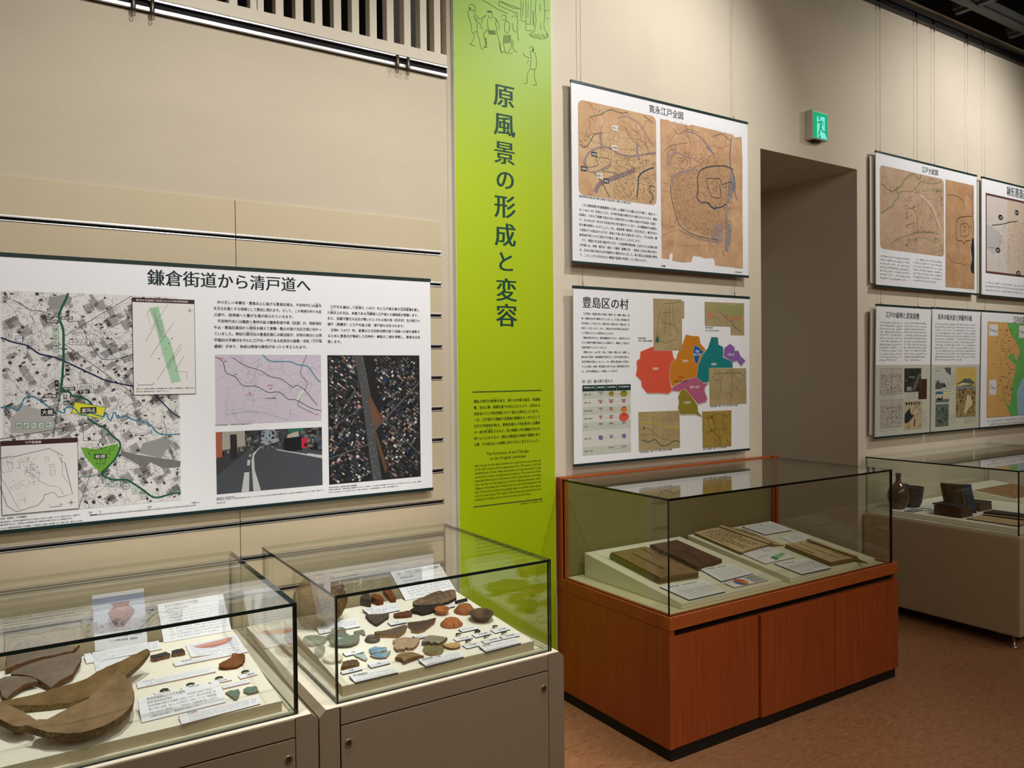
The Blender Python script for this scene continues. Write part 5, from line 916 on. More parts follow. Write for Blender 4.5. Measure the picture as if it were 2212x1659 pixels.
    scribble(cv, (c(778, 280)[0], c(880, 280)[1]), (c(985, 690)[0], c(880, 685)[1]), 13, INK, .0125, 8, 1); scribble(cv, (c(1004, 285)[0], c(1100, 285)[1]), (c(1203, 690)[0], c(1100, 685)[1]), 13, INK, .0125, 9, .3)
    for a_, b_, n in (((950, 815), (992, 955), 8), ((933, 1240), (992, 1350), 7), ((1083, 1275), (1205, 1335), 4)): scribble(cv, c(*a_), c(*b_), n, INK, .0085, n*5+int(a_[0]), .7)
    cv.build('text', t)
    cv, bx = pic(t, S, c, (786, 755), (943, 972), (188, 190, 182), 60, ((126, 130, 128), (206, 206, 198), (96, 100, 100)), 90, 'p', .014, lambda u, v: v < .35 or v > .75); cv.up(); cv.poly(bx.many(((.55, 1), (1, 1), (1, .62), (.85, .72), (.7, .8))), (86, 92, 88)); cv.poly(bx.many(((0, .25), (.15, .45), (.3, .25), (.5, .3), (.6, .12), (.3, 0), (0, 0))), (84, 86, 88)); cv.poly(bx.many(((.45, .05), (.58, .3), (.72, .08))), (56, 52, 50)); cv.build('landscape_print', t)
    cv, bx = pic(t, S, c, (787, 1008), (920, 1365), (96, 110, 96), 61, ((54, 66, 60), (74, 92, 80), (120, 132, 116), (40, 48, 46)), 150, 'p', .018, lambda u, v: v < .55); cv.up(); cv.rect(bx(0, .78), bx(1, 1), (196, 190, 160)); cv.rect(bx(0, .93), bx(.55, 1), (70, 100, 140)); cv.rect(bx(.0, .64), bx(1, .69), (176, 190, 190)); cv.up(); cv.rect(bx(.58, .83), bx(.95, .98), (206, 196, 150)); cv.poly(bx.many(((.02, .78), (.2, .84), (.4, .80), (.55, .9), (.5, .76), (.3, .74))), (40, 46, 44)); cv.build('waterfall_print', t)
    cv, bx = pic(t, S, c, (1005, 755), (1203, 1262), (150, 132, 84), 62, ((70, 58, 44), (110, 92, 60), (176, 160, 116), (140, 70, 44), (60, 66, 52)), 260, 'p', .02, lambda u, v: v < .60); cv.up(); cv.rect(bx(0, .70), bx(1, 1), (206, 176, 96)); cv.rect(bx(0, .60), bx(1, .70), (196, 150, 66)); cv.up(); cv.poly(bx.many(((.05, .68), (.35, .76), (.45, .79), (.55, .77), (.65, .79), (.95, .70), (.8, .63), (.3, .62))), (86, 100, 84)); cv.poly(bx.many(((.02, .64), (.3, .70), (.6, .68), (.98, .65), (.7, .66), (.3, .64))), (206, 196, 160)); cv.rect(bx(0, .57), bx(1, .62), (124, 134, 134))
    for i in range(9): cv.line(bx.many(((.18+.095*i, .99-.02*(i % 3)), (.18+.095*i, .82))), .0022, (90, 74, 40))
    cv.poly(bx.many(((.55, .45), (.75, .42), (.85, .25), (.65, .18), (.50, .05), (.40, .10), (.48, .25))), (206, 192, 150)); cv.build('garden_print', t)
    t, S, H = wall_panel('flower_map_panel', 5.800, 6.99, 1.059, 1.900, 2.862, 'lower panel at the right edge with green and orange district map', tilt=-.012, back=(-.016, 1.15)); c = crop(1860, 640, 4.881, S)
    cv = Canvas(S); letters(cv, '江戸の花', (c(1605, 245)[0], c(1605, 249)[1]), .062, NAVY, off=.0, res=2, mincho=.016, sx=.72); scribble(cv, (c(1332, 1300)[0], c(1500, 1288)[1]), (1.10, c(1500, 1360)[1]), 2, INK, .018, 11, .9); cv.build('text', t)
    cv = Canvas(S); a, b = c(1337, 270), c(1337, 1280); x1 = 1.12; OR, GNN = (212, 166, 100), (104, 176, 92); cv.rect((a[0]-.002, b[1]-.002), (x1+.002, a[1]+.002), (120, 100, 70)); cv.up(); cv.rect((a[0], b[1]), (x1, a[1]), GNN); cv.up()
    og = [c(*p) for p in ((1337, 272), (1540, 283), (1560, 360), (1600, 430), (1640, 500), (1670, 560), (1665, 620), (1630, 700), (1625, 800), (1600, 880), (1590, 1000), (1570, 1150), (1575, 1270), (1337, 1280))]; og[0] = np.array([a[0], a[1]]); og[1][1] = a[1]; og[-1] = np.array([a[0], b[1]]); og[-2][1] = b[1]; cv.poly(og, OR); cv.up()
    cv.poly([c(*p) for p in ((1515, 620), (1560, 630), (1610, 600), (1640, 690), (1620, 720), (1560, 660))], GNN); cv.poly([c(*p) for p in ((1480, 1015), (1540, 1130), (1590, 1180), (1580, 1260), (1550, 1200))], GNN); cv.poly([c(*p) for p in ((1570, 960), (1610, 970), (1600, 1030))], GNN); cv.poly([c(*p) for p in ((1640, 1000), (1665, 960), (1700, 860), (1740, 880), (1700, 1000), (1760, 960), (1760, 1250), (1650, 1250))], (150, 190, 214)); cv.up(); R = random.Random(77)
    for _ in range(34): p = wander(R, c(1345+R.random()*250, 300+R.random()*940), R.random()*6, 8, .012, .5); cv.line([np.array([max(q[0], a[0]+.003), min(max(q[1], b[1]+.004), a[1]-.004)]) for q in p], .0016, (150, 112, 64))
    for _ in range(110): p = c(1490+R.gauss(30, 60), 330+R.random()*800); (p[0] > a[0]+.01) and cv.line([p, p+(R.uniform(.008, .022), 0)], .004, (40, 40, 34))
    for A_, B_ in (((1350, 295), (1440, 420)), ((1352, 882), (1425, 1035)), ((1665, 310), (1745, 440))): cv.up(); cv.rect(c(*A_), c(*B_), (222, 222, 222)); cv.up(); q = c(*A_); z = c(*B_); cv.line([q+(.01, -.03), (q+z)/2, z+(-.01, .04)], .003, (120, 124, 130)); cv.line([(q[0]+.012, (q[1]+z[1])/2), (z[0]-.012, (q[1]+z[1])/2-.012)], .004, (40, 44, 48)); cv.layer -= 2
    cv.build('district_map', t)
panel_c()
# ------------------------------------------------------------------ finds in the low cases
def pip(p, poly):
    x, y = p; c = False; n = len(poly)
    for i in range(n):
        a, b = poly[i], poly[i-1]
        if (a[1] > y) != (b[1] > y) and x < (b[0]-a[0])*(y-a[1])/(b[1]-a[1])+a[0]: c = not c
    return c
def pot(name, c1, c2, rough=.85, sc=60, bump=.5): return M(name, c1, rough, rgb2=c2, vscale=sc, bump=bump, bscale=260, spec=.2 if rough > .5 else .5, bdist=.003)
def resample(pts, d):
    out = []; n = len(pts)
    for i in range(n):
        a, b = np.array(pts[i]), np.array(pts[(i+1) % n]); L = np.hypot(*(b-a)); k = max(1, int(L/d))
        out += [a+(b-a)*j/k for j in range(k)]
    return out
SEED = [0]
def sherd(px_pts, mats, name, label, cat='pot sherd', group=None, S=BS, floor=None, curv=(0, 0), slope=(0, 0), thick=.010, d=.010, jit=.0012, lift=.0004, mount=0, parts=None, smoothtop=True, cen=None, surfnoise=.0006):
    """a broken piece of pottery: its outline lies on a gently curved shell resting on the display board"""
    SEED[0] += 1; R = random.Random(SEED[0]); floor = floor or S
    h = thick; out = px_pts
    for it in range(4):
        uv0 = np.array([S.hit(*p, h) for p in out]); cc = uv0.mean(0) if cen is None else S.hit(*cen, h)
        def shell(u, v): du, dv = u-cc[0], v-cc[1]; return curv[0]*du*du+curv[1]*dv*dv+slope[0]*du+slope[1]*dv
        uv = []
        for p in out:
            dd = ray(*p); e0 = EYE-S.o; U0, U1, V0, V1, N0, N1 = e0@S.ex-cc[0], dd@S.ex, e0@S.ey-cc[1], dd@S.ey, e0@S.n, dd@S.n
            A_ = curv[0]*U1*U1+curv[1]*V1*V1; B_ = 2*curv[0]*U0*U1+2*curv[1]*V0*V1+slope[0]*U1+slope[1]*V1-N1; C_ = curv[0]*U0*U0+curv[1]*V0*V0+slope[0]*U0+slope[1]*V0+h-N0
            t0 = (h-N0)/N1; D_ = B_*B_-4*A_*C_
            if abs(A_) < 1e-9: t_ = -C_/B_
            elif D_ < 0: t_ = t0
            else: t_ = min(((-B_+k*math.sqrt(D_))/(2*A_) for k in (-1, 1)), key=lambda z: abs(z-t0))
            uv.append(np.array([U0+cc[0]+U1*t_, V0+cc[1]+V1*t_]))
        lo = min(h+shell(*q)-thick for q in uv+[cc]+[(np.array(a)+np.array(b))/2 for a in uv[::3] for b in uv[1::3]])
        h -= lo-lift-mount
    ring = resample(uv, d); n = len(ring); ring = [q+np.array([R.gauss(0, jit*.4), R.gauss(0, jit*.4)]) for q in ring]
    lo_, hi_ = np.min(ring, 0), np.max(ring, 0); P = [tuple(q) for q in ring]; ins = []
    y = lo_[1]+d*.7
    while y < hi_[1]:
        x = lo_[0]+d*.7
        while x < hi_[0]:
            q = (x+R.gauss(0, d*.12), y+R.gauss(0, d*.12))
            if pip(q, P) and min((q[0]-a[0])**2+(q[1]-a[1])**2 for a in P) > (d*.55)**2: ins.append(q)
            x += d
        y += d
    r = delaunay_2d_cdt([Vector(q) for q in P+ins], [], [list(range(n))], 1, 1e-7)
    V2 = [(q[0], q[1]) for q in r[0]]; m = len(V2); F = [tuple(f) for f in r[2]]
    cnt = {}
    for f in F:
        for i in range(len(f)): e = (f[i], f[(i+1) % len(f)]); cnt[e] = cnt.get(e, 0)+1
    bd = [e for e in cnt if (e[1], e[0]) not in cnt]
    top = [S.P(u, v, h+shell(u, v)+R.gauss(0, surfnoise*.5)) for u, v in V2]; bot = [S.P(u, v, h+shell(u, v)-thick*(1 if (u, v) else 1)) for u, v in V2]
    bi = sorted({i for e in bd for i in e}); mid = {}; V = top+bot
    for i in bi:
        u, v = V2[i]; k = R.gauss(0, jit); du = np.array([u-cc[0], v-cc[1]]); du = du/(np.hypot(*du)+1e-9)*k
        mid[i] = len(V); V.append(S.P(u+du[0], v+du[1], h+shell(u, v)-thick*R.uniform(.35, .65)))
    faces = F+[tuple(i+m for i in reversed(f)) for f in F]; mi = [0]*len(F)+[2 if len(mats) > 2 else 0]*len(F)
    for a, b in bd: faces += [(b, a, mid[a], mid[b]), (mid[b], mid[a], a+m, b+m)]; mi += [1, 1]
    base = S.P(cc[0], cc[1], 0); V = np.array(V)
    if parts is None:
        o = raw(name, V, faces, list(mats), None, base, False, mi)
        if mount:
            # clear acrylic rest under the piece
            for du in (.12, .3):
                q = cc+np.array([du*(hi_[0]-lo_[0])*.6, .012]); MB().lathe(S.P(q[0], q[1], .0005), [(.001, 0), (.010, 0), (.010, max(.004, h+shell(*q)-thick-.001)), (.001, max(.004, h+shell(*q)-thick-.001))], 16, axes=(S.ex, S.ey, S.n)).build('mount', M('mount_grey', (120, 112, 96), .5), o)
        return tag(o, label, cat, group)
    o = raw(parts, V, faces, list(mats), wr, None, False, mi); return o
brownA, brownE = pot('pot_grey_brown', (132, 118, 104), (106, 92, 80), sc=16), pot('pot_fracture_rust', (126, 88, 52), (66, 42, 24), sc=110, bump=1)
brownB, brownF = pot('pot_tan_brown', (152, 126, 94), (118, 94, 66), sc=16), pot('pot_fracture_tan', (138, 114, 72), (74, 58, 34), sc=120, bump=1)
brownC = pot('pot_olive_brown', (136, 110, 70), (100, 78, 48), sc=18)
G1 = 'large jar sherds in the left case'
k1 = crop(0, 1380, 5.947); P1 = lambda *pts: [k1(*p) for p in pts]
sherd(P1((70, 235), (130, 140), (240, 50), (360, 20), (520, 30), (610, 70), (760, 85), (960, 100), (945, 150), (700, 205), (400, 270), (200, 335), (75, 385), (88, 310)), (brownA, brownE), 'jar_sherd', 'grey-brown jar sherd at the back, partly behind the front glass edge', group=G1, curv=(-1.6, -.8), slope=(0, .10), thick=.016, d=.012)
sherd(P1((965, 115), (1025, 72), (1000, 110), (950, 158), (900, 140)), (brownE, brownE), 'jar_sherd', 'small dark rim sherd at the right end of the back sherd', group=G1, thick=.008, d=.006)
sherd(P1((150, 425), (300, 350), (420, 305), (700, 235), (960, 178), (1030, 190), (1045, 230), (1030, 290), (930, 450), (800, 520), (650, 625), (500, 525), (390, 475), (140, 455)), (brownA, brownE), 'jar_sherd', 'five-sided grey-brown jar sherd with pitted surface', group=G1, curv=(-1.2, -1.0), slope=(.04, .12), thick=.014, d=.012)
sherd(P1((-30, 530), (60, 484), (200, 476), (390, 492), (492, 540), (430, 552), (290, 590), (180, 670), (85, 768), (30, 740), (0, 650), (-40, 600)), (brownA, brownE), 'jar_sherd', 'curved grey jar sherd at the left edge below the five-sided one', group=G1, curv=(-1.5, -1.5), slope=(.05, .1), thick=.012, d=.011)
sherd(P1((-60, 810), (130, 778), (400, 722), (650, 652), (880, 585), (1110, 512), (1250, 422), (1430, 332), (1560, 280), (1700, 212), (1885, 125), (1925, 150), (1860, 240), (1740, 365), (1620, 465), (1400, 600), (1150, 742), (900, 818), (500, 850), (150, 850), (-60, 830)), (brownC, brownF), 'jar_sherd', 'long curved brown rim sherd with pointed tip', group=G1, curv=(.35, .6), slope=(.05, .35), thick=.015, d=.012)
sherd(P1((1510, 408), (1600, 470), (1690, 560), (1725, 700), (1700, 830), (1640, 910), (1560, 990), (1350, 1110), (1100, 1190), (850, 1215), (600, 1190), (430, 1140), (345, 1108), (440, 1108), (475, 1037), (600, 1030), (750, 955), (900, 870), (1130, 770), (1200, 700), (1350, 580)), (brownB, brownF, brownB), 'jar_sherd', 'largest curved brown base sherd at the front of the left case', group=G1, curv=(1.1, 1.0), slope=(.02, .10), thick=.018, d=.012, mount=.020)
sherd(P1((-60, 800), (120, 850), (300, 935), (470, 1037), (436, 1108), (350, 1105), (258, 1125), (180, 1120), (0, 1030), (-60, 1010)), (brownB, brownF), 'jar_sherd', 'brown base sherd at the lower left edge beside the largest one', group=G1, curv=(1.0, .9), slope=(-.15, .05), thick=.016, d=.012, mount=.022)
k2 = crop(300, 1360, 7.542); P2 = lambda *pts: [k2(*p) for p in pts]
ora = pot('sherd_orange_brown', (136, 88, 50), (104, 62, 34), sc=40); blkp = pot('sherd_black', (48, 40, 34), (30, 25, 22), .5, sc=80); tanE = pot('sherd_buff_edge', (150, 110, 78), (90, 62, 42), sc=160, bump=1); cel = pot('sherd_celadon', (112, 132, 114), (92, 112, 98), .35, sc=70, bump=.2); celE = pot('sherd_celadon_edge', (150, 142, 116), (110, 104, 84), sc=150)
sherd(P2((1515, 395), (1545, 385), (1700, 395), (1735, 420), (1730, 470), (1690, 540), (1600, 600), (1480, 615), (1370, 610), (1305, 595), (1310, 550), (1450, 480), (1500, 450)), (ora, pot('sherd_rust_edge', (122, 70, 32), (84, 44, 20), sc=120, bump=1)), 'dish_sherd', 'orange-brown dish sherd beside the pink dish photo card', curv=(2, 2), slope=(0, .15), thick=.008, d=.005)
sherd(P2((185, 425), (450, 355), (475, 375), (515, 385), (505, 410), (400, 440), (250, 485), (215, 475)), (blkp, tanE), 'pan_sherd', 'left of two black pan rim sherds lying end to end', group='two black pan rim sherds', thick=.009, d=.005, slope=(0, .35))
sherd(P2((530, 350), (600, 320), (700, 308), (735, 325), (755, 370), (640, 395), (535, 400)), (blkp, tanE), 'pan_sherd', 'right of two black pan rim sherds lying end to end', group='two black pan rim sherds', thick=.009, d=.005, slope=(0, .35))
sherd(P2((1415, 1025), (1480, 990), (1545, 985), (1590, 975), (1625, 970), (1642, 1020), (1610, 1120), (1560, 1128)), (cel, celE), 'celadon_sherd', 'triangular green celadon sherd in the left case', group='celadon sherds in the left case', thick=.006, d=.005)
sherd(P2((1705, 970), (1760, 935), (1890, 920), (1920, 935), (1945, 1000), (1880, 1020), (1780, 1035), (1710, 1010)), (cel, celE), 'celadon_sherd', 'rounded green celadon sherd near the front right corner', group='celadon sherds in the left case', thick=.006, d=.005)
coinm = M('old_bronze', (62, 62, 50), .5, metal=.4, rgb2=(40, 42, 36), vscale=300)
def coin(px_, r, label, group, half=True, S=BS):
    uv = S.hit(*px_, .004); ri = r*.30; n = 14; a0, a1 = (0, math.pi) if half else (0, 2*math.pi)
    pts = [uv+r*np.array([math.cos(a), math.sin(a)]) for a in np.linspace(a0, a1, n)]+[uv+ri*np.array([math.cos(a), math.sin(a)]) for a in np.linspace(a1, a0, 8)]
    m = MB(); t_ = .0018; nO = n; V = [S.P(p[0], p[1], .0062+t_) for p in pts]+[S.P(p[0], p[1], .0062) for p in pts]; N = len(pts)
    idx = []
    for i in range(n-1):
        j0 = N-1-round(i*7/(n-1)); j1 = N-1-round((i+1)*7/(n-1))
        idx.append((i, i+1, j1, j0) if j0 != j1 else (i, i+1, j0))
    F = idx+[tuple(k+N for k in reversed(f)) for f in idx]+[(i, i+N, (i+1) % N+N, (i+1) % N) for i in range(N)]
    m.add(V, F); o = m.build('coin', coinm, None, S.P(uv[0], uv[1], 0))
    # raised rim
    rim = [S.P(uv[0]+(r-.0008)*math.cos(a), uv[1]+(r-.0008)*math.sin(a), .0062+t_) for a in np.linspace(a0, a1, n)]
    MB().tube(rim, .0007, 5).build('rim', coinm, o)
    return tag(o, label, 'coin', group)

# ------------------------------------------------------------------ cards
cardw = M('card_white', (232, 232, 236), .6, spec=.25); cardedge = M('card_edge_dark', (70, 72, 80), .6); cardedge2 = M('card_edge_pink', (176, 150, 140), .6)
class CardBox:
    def __init__(s, q): s.q = [np.array(p, float) for p in q]   # TL, TR, BR, BL in surface coordinates
    def __call__(s, u, v): a, b, c, d = s.q; return (d*(1-u)+c*u)*(1-v)+(a*(1-u)+b*u)*v
    @property
    def W(s): return np.hypot(*(s.q[1]-s.q[0]))
    @property
    def H(s): return np.hypot(*(s.q[0]-s.q[3]))
def card(px4, name, label, cat='label card', group=None, S=BS, tilt=0, draw=None, thick=.005, edge=None, hh=None, root=None):
    """foam card; tilt (degrees) stands it up from its lower edge"""
    if tilt:
        a = S.hit(*px4[3], 0); b = S.hit(*px4[2], 0); o = S.P(*a); e = S.P(*b)-o; e /= np.linalg.norm(e)
        up = S.n*math.sin(math.radians(tilt))+np.cross(S.n, e)*math.cos(math.radians(tilt)); T = Surf(o+S.n*(thick*math.cos(math.radians(tilt))+.0006), e, up); h = 0
    else: T = S; h = hh if hh is not None else thick+.0006
    q = [T.hit(*p, h) for p in px4]
    t = thing(name, T.P(*((q[3]+q[2])/2), 0), label, cat, group)
    MB().prism([T.P(*p, h) for p in q], -T.n*thick).build('board', [edge or cardedge2], t)
    cv = Canvas(T, h+.0003, .00005); cv.poly(q, (234, 234, 238)); B = CardBox(q); cv.up()
    if draw: draw(cv, B)
    cv.build('print', t)
    if tilt > 15:
        m = (q[0]+q[1])/2; p0 = T.P(*m, -thick); p1 = T.P(*((q[3]+q[2])/2), -thick); w_ = T.ex*.012
        mid = p0*.75+p1*.25; dn = mid-S.n*((mid-S.o)@S.n)+S.n*.0006
        MB().prism([mid-w_, mid+w_, dn+w_, dn-w_], -T.ex*0-np.cross(T.ex, S.n)*.002).build('strut', cardw, t)
    return t
def cl_(cv, B, s, u, v, w_, size, col=INK, off=.015):
    a = B(u, v); b = B(u+w_, v); n = len(s); ang = math.atan2(b[1]-a[1], b[0]-a[0]); L = np.hypot(*(b-a)); adv = L/n
    for i, ch in enumerate(s):
        if ch in ' 　': continue
        g, f = glyph(ch, 0., 2)
        if not len(g): continue
        x = (g[:, 0]*adv/1.0); y = (g[:, 1]-.38)*size; c_, s_ = math.cos(ang), math.sin(ang); o = a+(b-a)*i/n
        for dx in ((-off*.6*adv, off*.6*adv) if off > .012 else (0,)): cv.mesh(np.column_stack([o[0]+(x+dx)*c_-y*s_, o[1]+(x+dx)*s_+y*c_]), f, col)
def rule(cv, B, v, col, u0=0., u1=1., w_=.0006): cv.line([B(u0, v), B(u1, v)], w_, col)
def scr(cv, B, v1, v0, rows, u0=.08, u1=.92, seed=1, last=.6, col=(58, 58, 62)):
    """rows of print too small to read in the photograph"""
    R = random.Random(seed); hgt = (v1-v0)/rows; s = B.H*hgt*.72; du = s*.98/B.W
    for r in range(rows):
        v = v1-hgt*(r+.5); u = u0; ue = u1 if r < rows-1 else u0+(u1-u0)*last
        while u < ue:
            if R.random() < .94:
                o = B(u, v); e = (B(u+du, v)-o)*.86; nr = np.array([-e[1], e[0]]); k = R.randint(3, 5)
                for _ in range(k):
                    if R.random() < .55: t = R.uniform(-.45, .45); a = R.uniform(0, .35); b = R.uniform(.6, 1); cv.line([o+e*a+nr*t, o+e*b+nr*(t+R.uniform(-.08, .08))], s*.085, col)
                    else: t = R.uniform(.1, .9); a = R.uniform(-.48, -.05); b = R.uniform(.05, .48); cv.line([o+e*t+nr*a, o+e*(t+R.uniform(-.15, .15))+nr*b], s*.085, col)
            u += du
RED, BLU = (196, 120, 120), (60, 70, 110)
def fx(x0, y0, s): return lambda *pts: [(x0+p[0]/s, y0+p[1]/s) for p in pts]
Fz = fx(0, 1180, 3.464); GL1 = 'label cards in the left case'
def jar_photo(cv, B):
    cv.poly([B(0, .30), B(1, .30), B(1, .93), B(0, .93)], (196, 200, 218)); cv.up(); cv.poly([B(0, .30), B(1, .30), B(1, .50), B(0, .46)], (176, 172, 182)); cv.poly([B(0, .80), B(1, .80), B(1, .93), B(0, .93)], (150, 158, 184)); cv.up()
    jp = [(.43, .37), (.57, .37), (.66, .46), (.78, .58), (.80, .64), (.74, .70), (.68, .74), (.72, .79), (.70, .81), (.36, .81), (.34, .79), (.40, .74), (.34, .71), (.28, .64), (.30, .57), (.36, .46)]
    cv.poly([B(*p) for p in jp], (150, 84, 74)); cv.up(); cv.poly([B(*p) for p in ((.43, .37), (.57, .37), (.66, .46), (.72, .52), (.60, .50), (.5, .54), (.40, .50), (.33, .52), (.36, .46))], (92, 56, 54)); cv.poly([B(*p) for p in ((.46, .66), (.62, .66), (.66, .72), (.5, .75), (.42, .72))], (186, 120, 106)); cv.poly([B(*p) for p in ((.36, .81), (.70, .81), (.66, .785), (.40, .785))], (120, 66, 60))
    cl_(cv, B, '（参考）常滑焼　自然釉大甕（12世紀中頃）', .17, .22, .76, .007); cl_(cv, B, 'とこなめ陶の森所蔵・画像提供', .28, .15, .54, .007)
def head1(cv, B):
    cl_(cv, B, '雑司が谷遺跡出土の中世遺物', .10, .92, .50, .012); rule(cv, B, .86, RED); cl_(cv, B, '豊島区教育委員会管理', .10, .82, .34, .008)
    scr(cv, B, .78, .05, 10, .10, .93, 3, .9)
def head2(cv, B):
    cl_(cv, B, '南池袋遺跡出土の中世遺物', .10, .90, .46, B.H*.13); rule(cv, B, .80, RED); cl_(cv, B, '豊島区教育委員会管理', .10, .74, .29, B.H*.085); cl_(cv, B, '南池袋遺跡（南池袋２丁目地区）', .58, .74, .32, B.H*.07)
    for i, s in enumerate(('南池袋遺跡は雑司が谷遺跡に近接しており、雑司が谷地域と同', '様に中世に創建、転入した寺院が多く存在している。発掘調査', 'がおこなわれた南池袋 2 丁目地区は『新編若葉の梢』に記され', 'た鎌倉街道の道筋の「蓮成寺西の谷道」に近い。')): cl_(cv, B, s, .10, .60-.15*i, .82 if i < 3 else .62, B.H*.105, off=.006)
def lab(title, rows, seed, col=RED, tw=.2, ts=.009, rv=.62, last=.5):
    def f(cv, B):
        cl_(cv, B, title, .10, .80, tw, ts); rule(cv, B, .68, col); scr(cv, B, rv, .04, rows, .10, .94, seed, last)
    return f
def dish_photo(cv, B):
    cv.poly([B(.06, .34), B(.95, .34), B(.95, .95), B(.06, .95)], (220, 222, 232)); cv.up(); cv.poly([B(*p) for p in ((.12, .78), (.80, .92), (.90, .90), (.86, .74), (.72, .58), (.45, .48), (.28, .52), (.16, .66))], (206, 150, 130)); cv.poly([B(*p) for p in ((.16, .66), (.30, .64), (.6, .66), (.86, .74), (.72, .58), (.45, .48), (.28, .52))], (186, 122, 112)); cv.poly([B(*p) for p in ((.36, .46), (.5, .46), (.86, .62), (.8, .58))], (150, 146, 168)); scr(cv, B, .30, .04, 2, .10, .9, 12, 1)
def jar_line(cv, B): cv.curve([B(*p) for p in ((.25, .95), (.22, .8), (.06, .6), (.05, .4), (.12, .2))], .0008, (110, 114, 122)); cv.line([B(.25, .95), B(.9, .95)], .0008, (110, 114, 122))
card(Fz((688, 368), (1075, 312), (1105, 742), (712, 786)), 'photo_card', 'standing photo card of a large reddish storage jar', 'photo card', tilt=62, draw=jar_photo)
card(Fz((628, 808), (1187, 706), (1212, 768), (646, 878)), 'label_card', 'long label card in front of the jar photo card', group=GL1, draw=lambda cv, B: (cl_(cv, B, '甕', .08, .92, .03, .008), rule(cv, B, .84, RED), scr(cv, B, .80, .05, 5, .10, .96, 21, .3)), tilt=12)
card(Fz((703, 868), (960, 822), (985, 885), (720, 938)), 'drawing_card', 'white card with a jar outline drawing below the jar label', draw=jar_line, thick=.003)
card(Fz((1178, 437), (1668, 355), (1733, 632), (1225, 722)), 'text_card', 'upright white text card at the back right of the left case', 'text card', tilt=42, draw=head1)
card(Fz((1388, 740), (1770, 662), (1842, 780), (1430, 830)), 'photo_card', 'flat card with a photo of a pink shallow dish', 'photo card', draw=dish_photo, thick=.003)
card(Fz((1293, 868), (1845, 765), (1855, 790), (1312, 898)), 'label_card', 'narrow label card below the pink dish photo', group=GL1, draw=lambda cv, B: (rule(cv, B, .80, RED), cl_(cv, B, '伊勢鍋', .1, .80, .14, .007), scr(cv, B, .62, .02, 2, .12, .92, 31, .5)), tilt=10)
card(Fz((1018, 1018), (1595, 898), (1615, 938), (1030, 1062)), 'label_card', 'longest narrow label card in the middle of the left case', group=GL1, draw=lambda cv, B: (rule(cv, B, .82, RED), cl_(cv, B, 'かわらけ', .08, .86, .14, .007), scr(cv, B, .72, .02, 3, .10, .95, 32, .3)), tilt=10)
card(Fz((1660, 1042), (1862, 998), (1873, 1018), (1670, 1065)), 'label_card', 'short label card behind the two celadon sherds', group=GL1, draw=lambda cv, B: (rule(cv, B, .9, RED), scr(cv, B, .85, .05, 2, .02, .9, 33, .9)), tilt=8)
card(Fz((1030, 1142), (1640, 1015), (1690, 1165), (1060, 1320)), 'text_card', 'large white text card at the front of the left case', 'text card', tilt=24, draw=head2)
card(Fz((1335, 1262), (1935, 1118), (1950, 1178), (1358, 1333)), 'label_card', 'label card at the front right, below the celadon sherds', group=GL1, draw=lambda cv, B: (cl_(cv, B, '青磁碗', .10, .92, .12, .008), rule(cv, B, .78, RED), scr(cv, B, .74, .04, 4, .11, .95, 34, .25)), tilt=14)
GC1 = 'halved coins in the left case'
for (x, y), lp, s, lb in (((1230, 1088), ((1150, 1098), (1290, 1068), (1300, 1085), (1165, 1112)), '皇宋元寳', 'halved bronze coin above the large text card, leftmost'), ((1425, 1045), ((1352, 1058), (1500, 1028), (1512, 1042), (1365, 1075)), '聖宋元寳', 'halved bronze coin above the large text card, second from left'), ((1640, 997), ((1560, 1018), (1690, 985), (1735, 1000), (1600, 1030)), '祥符元寳', 'halved bronze coin above the large text card, third from left'), ((1836, 950), ((1780, 968), (1905, 935), (1928, 958), (1800, 992)), '元豊通寳', 'halved bronze coin at the right below the orange-brown sherd')):
    card(Fz(*lp), 'label_card', 'tiny white card under the '+lb.replace('halved bronze ', ''), 'label card', 'coin cards in the left case', draw=lambda cv, B, s=s: cl_(cv, B, s, .38, .5, .5, .0085, off=.03), thick=.003)
    coin(Fz((x, y))[0], .0115, lb, GC1)
# ---- second low case
Jz = fx(660, 1330, 9.217); Kz = fx(840, 1320, 7.373); Iz = fx(840, 1240, 8.508); Gz = fx(640, 1220, 9.218); Zz = fx(840, 1120, 3.77)
GL2 = 'label cards in the second case'; DE = cardedge
def hd3(cv, B):
    cl_(cv, B, '長崎一丁目周辺遺跡出土の中世遺物', .07, .89, .86, B.H*.12); rule(cv, B, .80, BLU); cl_(cv, B, '教育委員会管理', .12, .74, .26, .009); scr(cv, B, .66, .06, 7, .12, .94, 41, .55)
card(Zz((10, 437), (412, 368), (548, 588), (136, 668)), 'text_card', 'upright white text card at the back of the second case', 'text card', tilt=38, draw=hd3, edge=DE)
card(Jz((195, 180), (1000, 30), (1085, 215), (280, 365)), 'label_card', 'label card in front of the large stone mortar', group=GL2, tilt=10, draw=lab('石臼', 3, 42, BLU, .12, .009), edge=DE)
card(Gz((1310, 880), (2000, 748), (2060, 905), (1490, 1022)), 'label_card', 'label card in front of the three small stones', group=GL2, tilt=10, draw=lab('硯・砥石', 2, 43, BLU, .16, .009), edge=DE)
card(Jz((1630, 130), (1950, 72), (2010, 130), (1700, 192)), 'label_card', 'small label card reading two lines below the brown block', group=GL2, draw=lambda cv, B: cl_(cv, B, '石硯', .35, .55, .3, .008), edge=DE)
card(Jz((735, 730), (1100, 655), (1168, 722), (800, 805)), 'label_card', 'small celadon label card below the green dish', group=GL2, draw=lambda cv, B: cl_(cv, B, '青磁', .40, .55, .2, .010, off=.03), edge=DE, tilt=8)
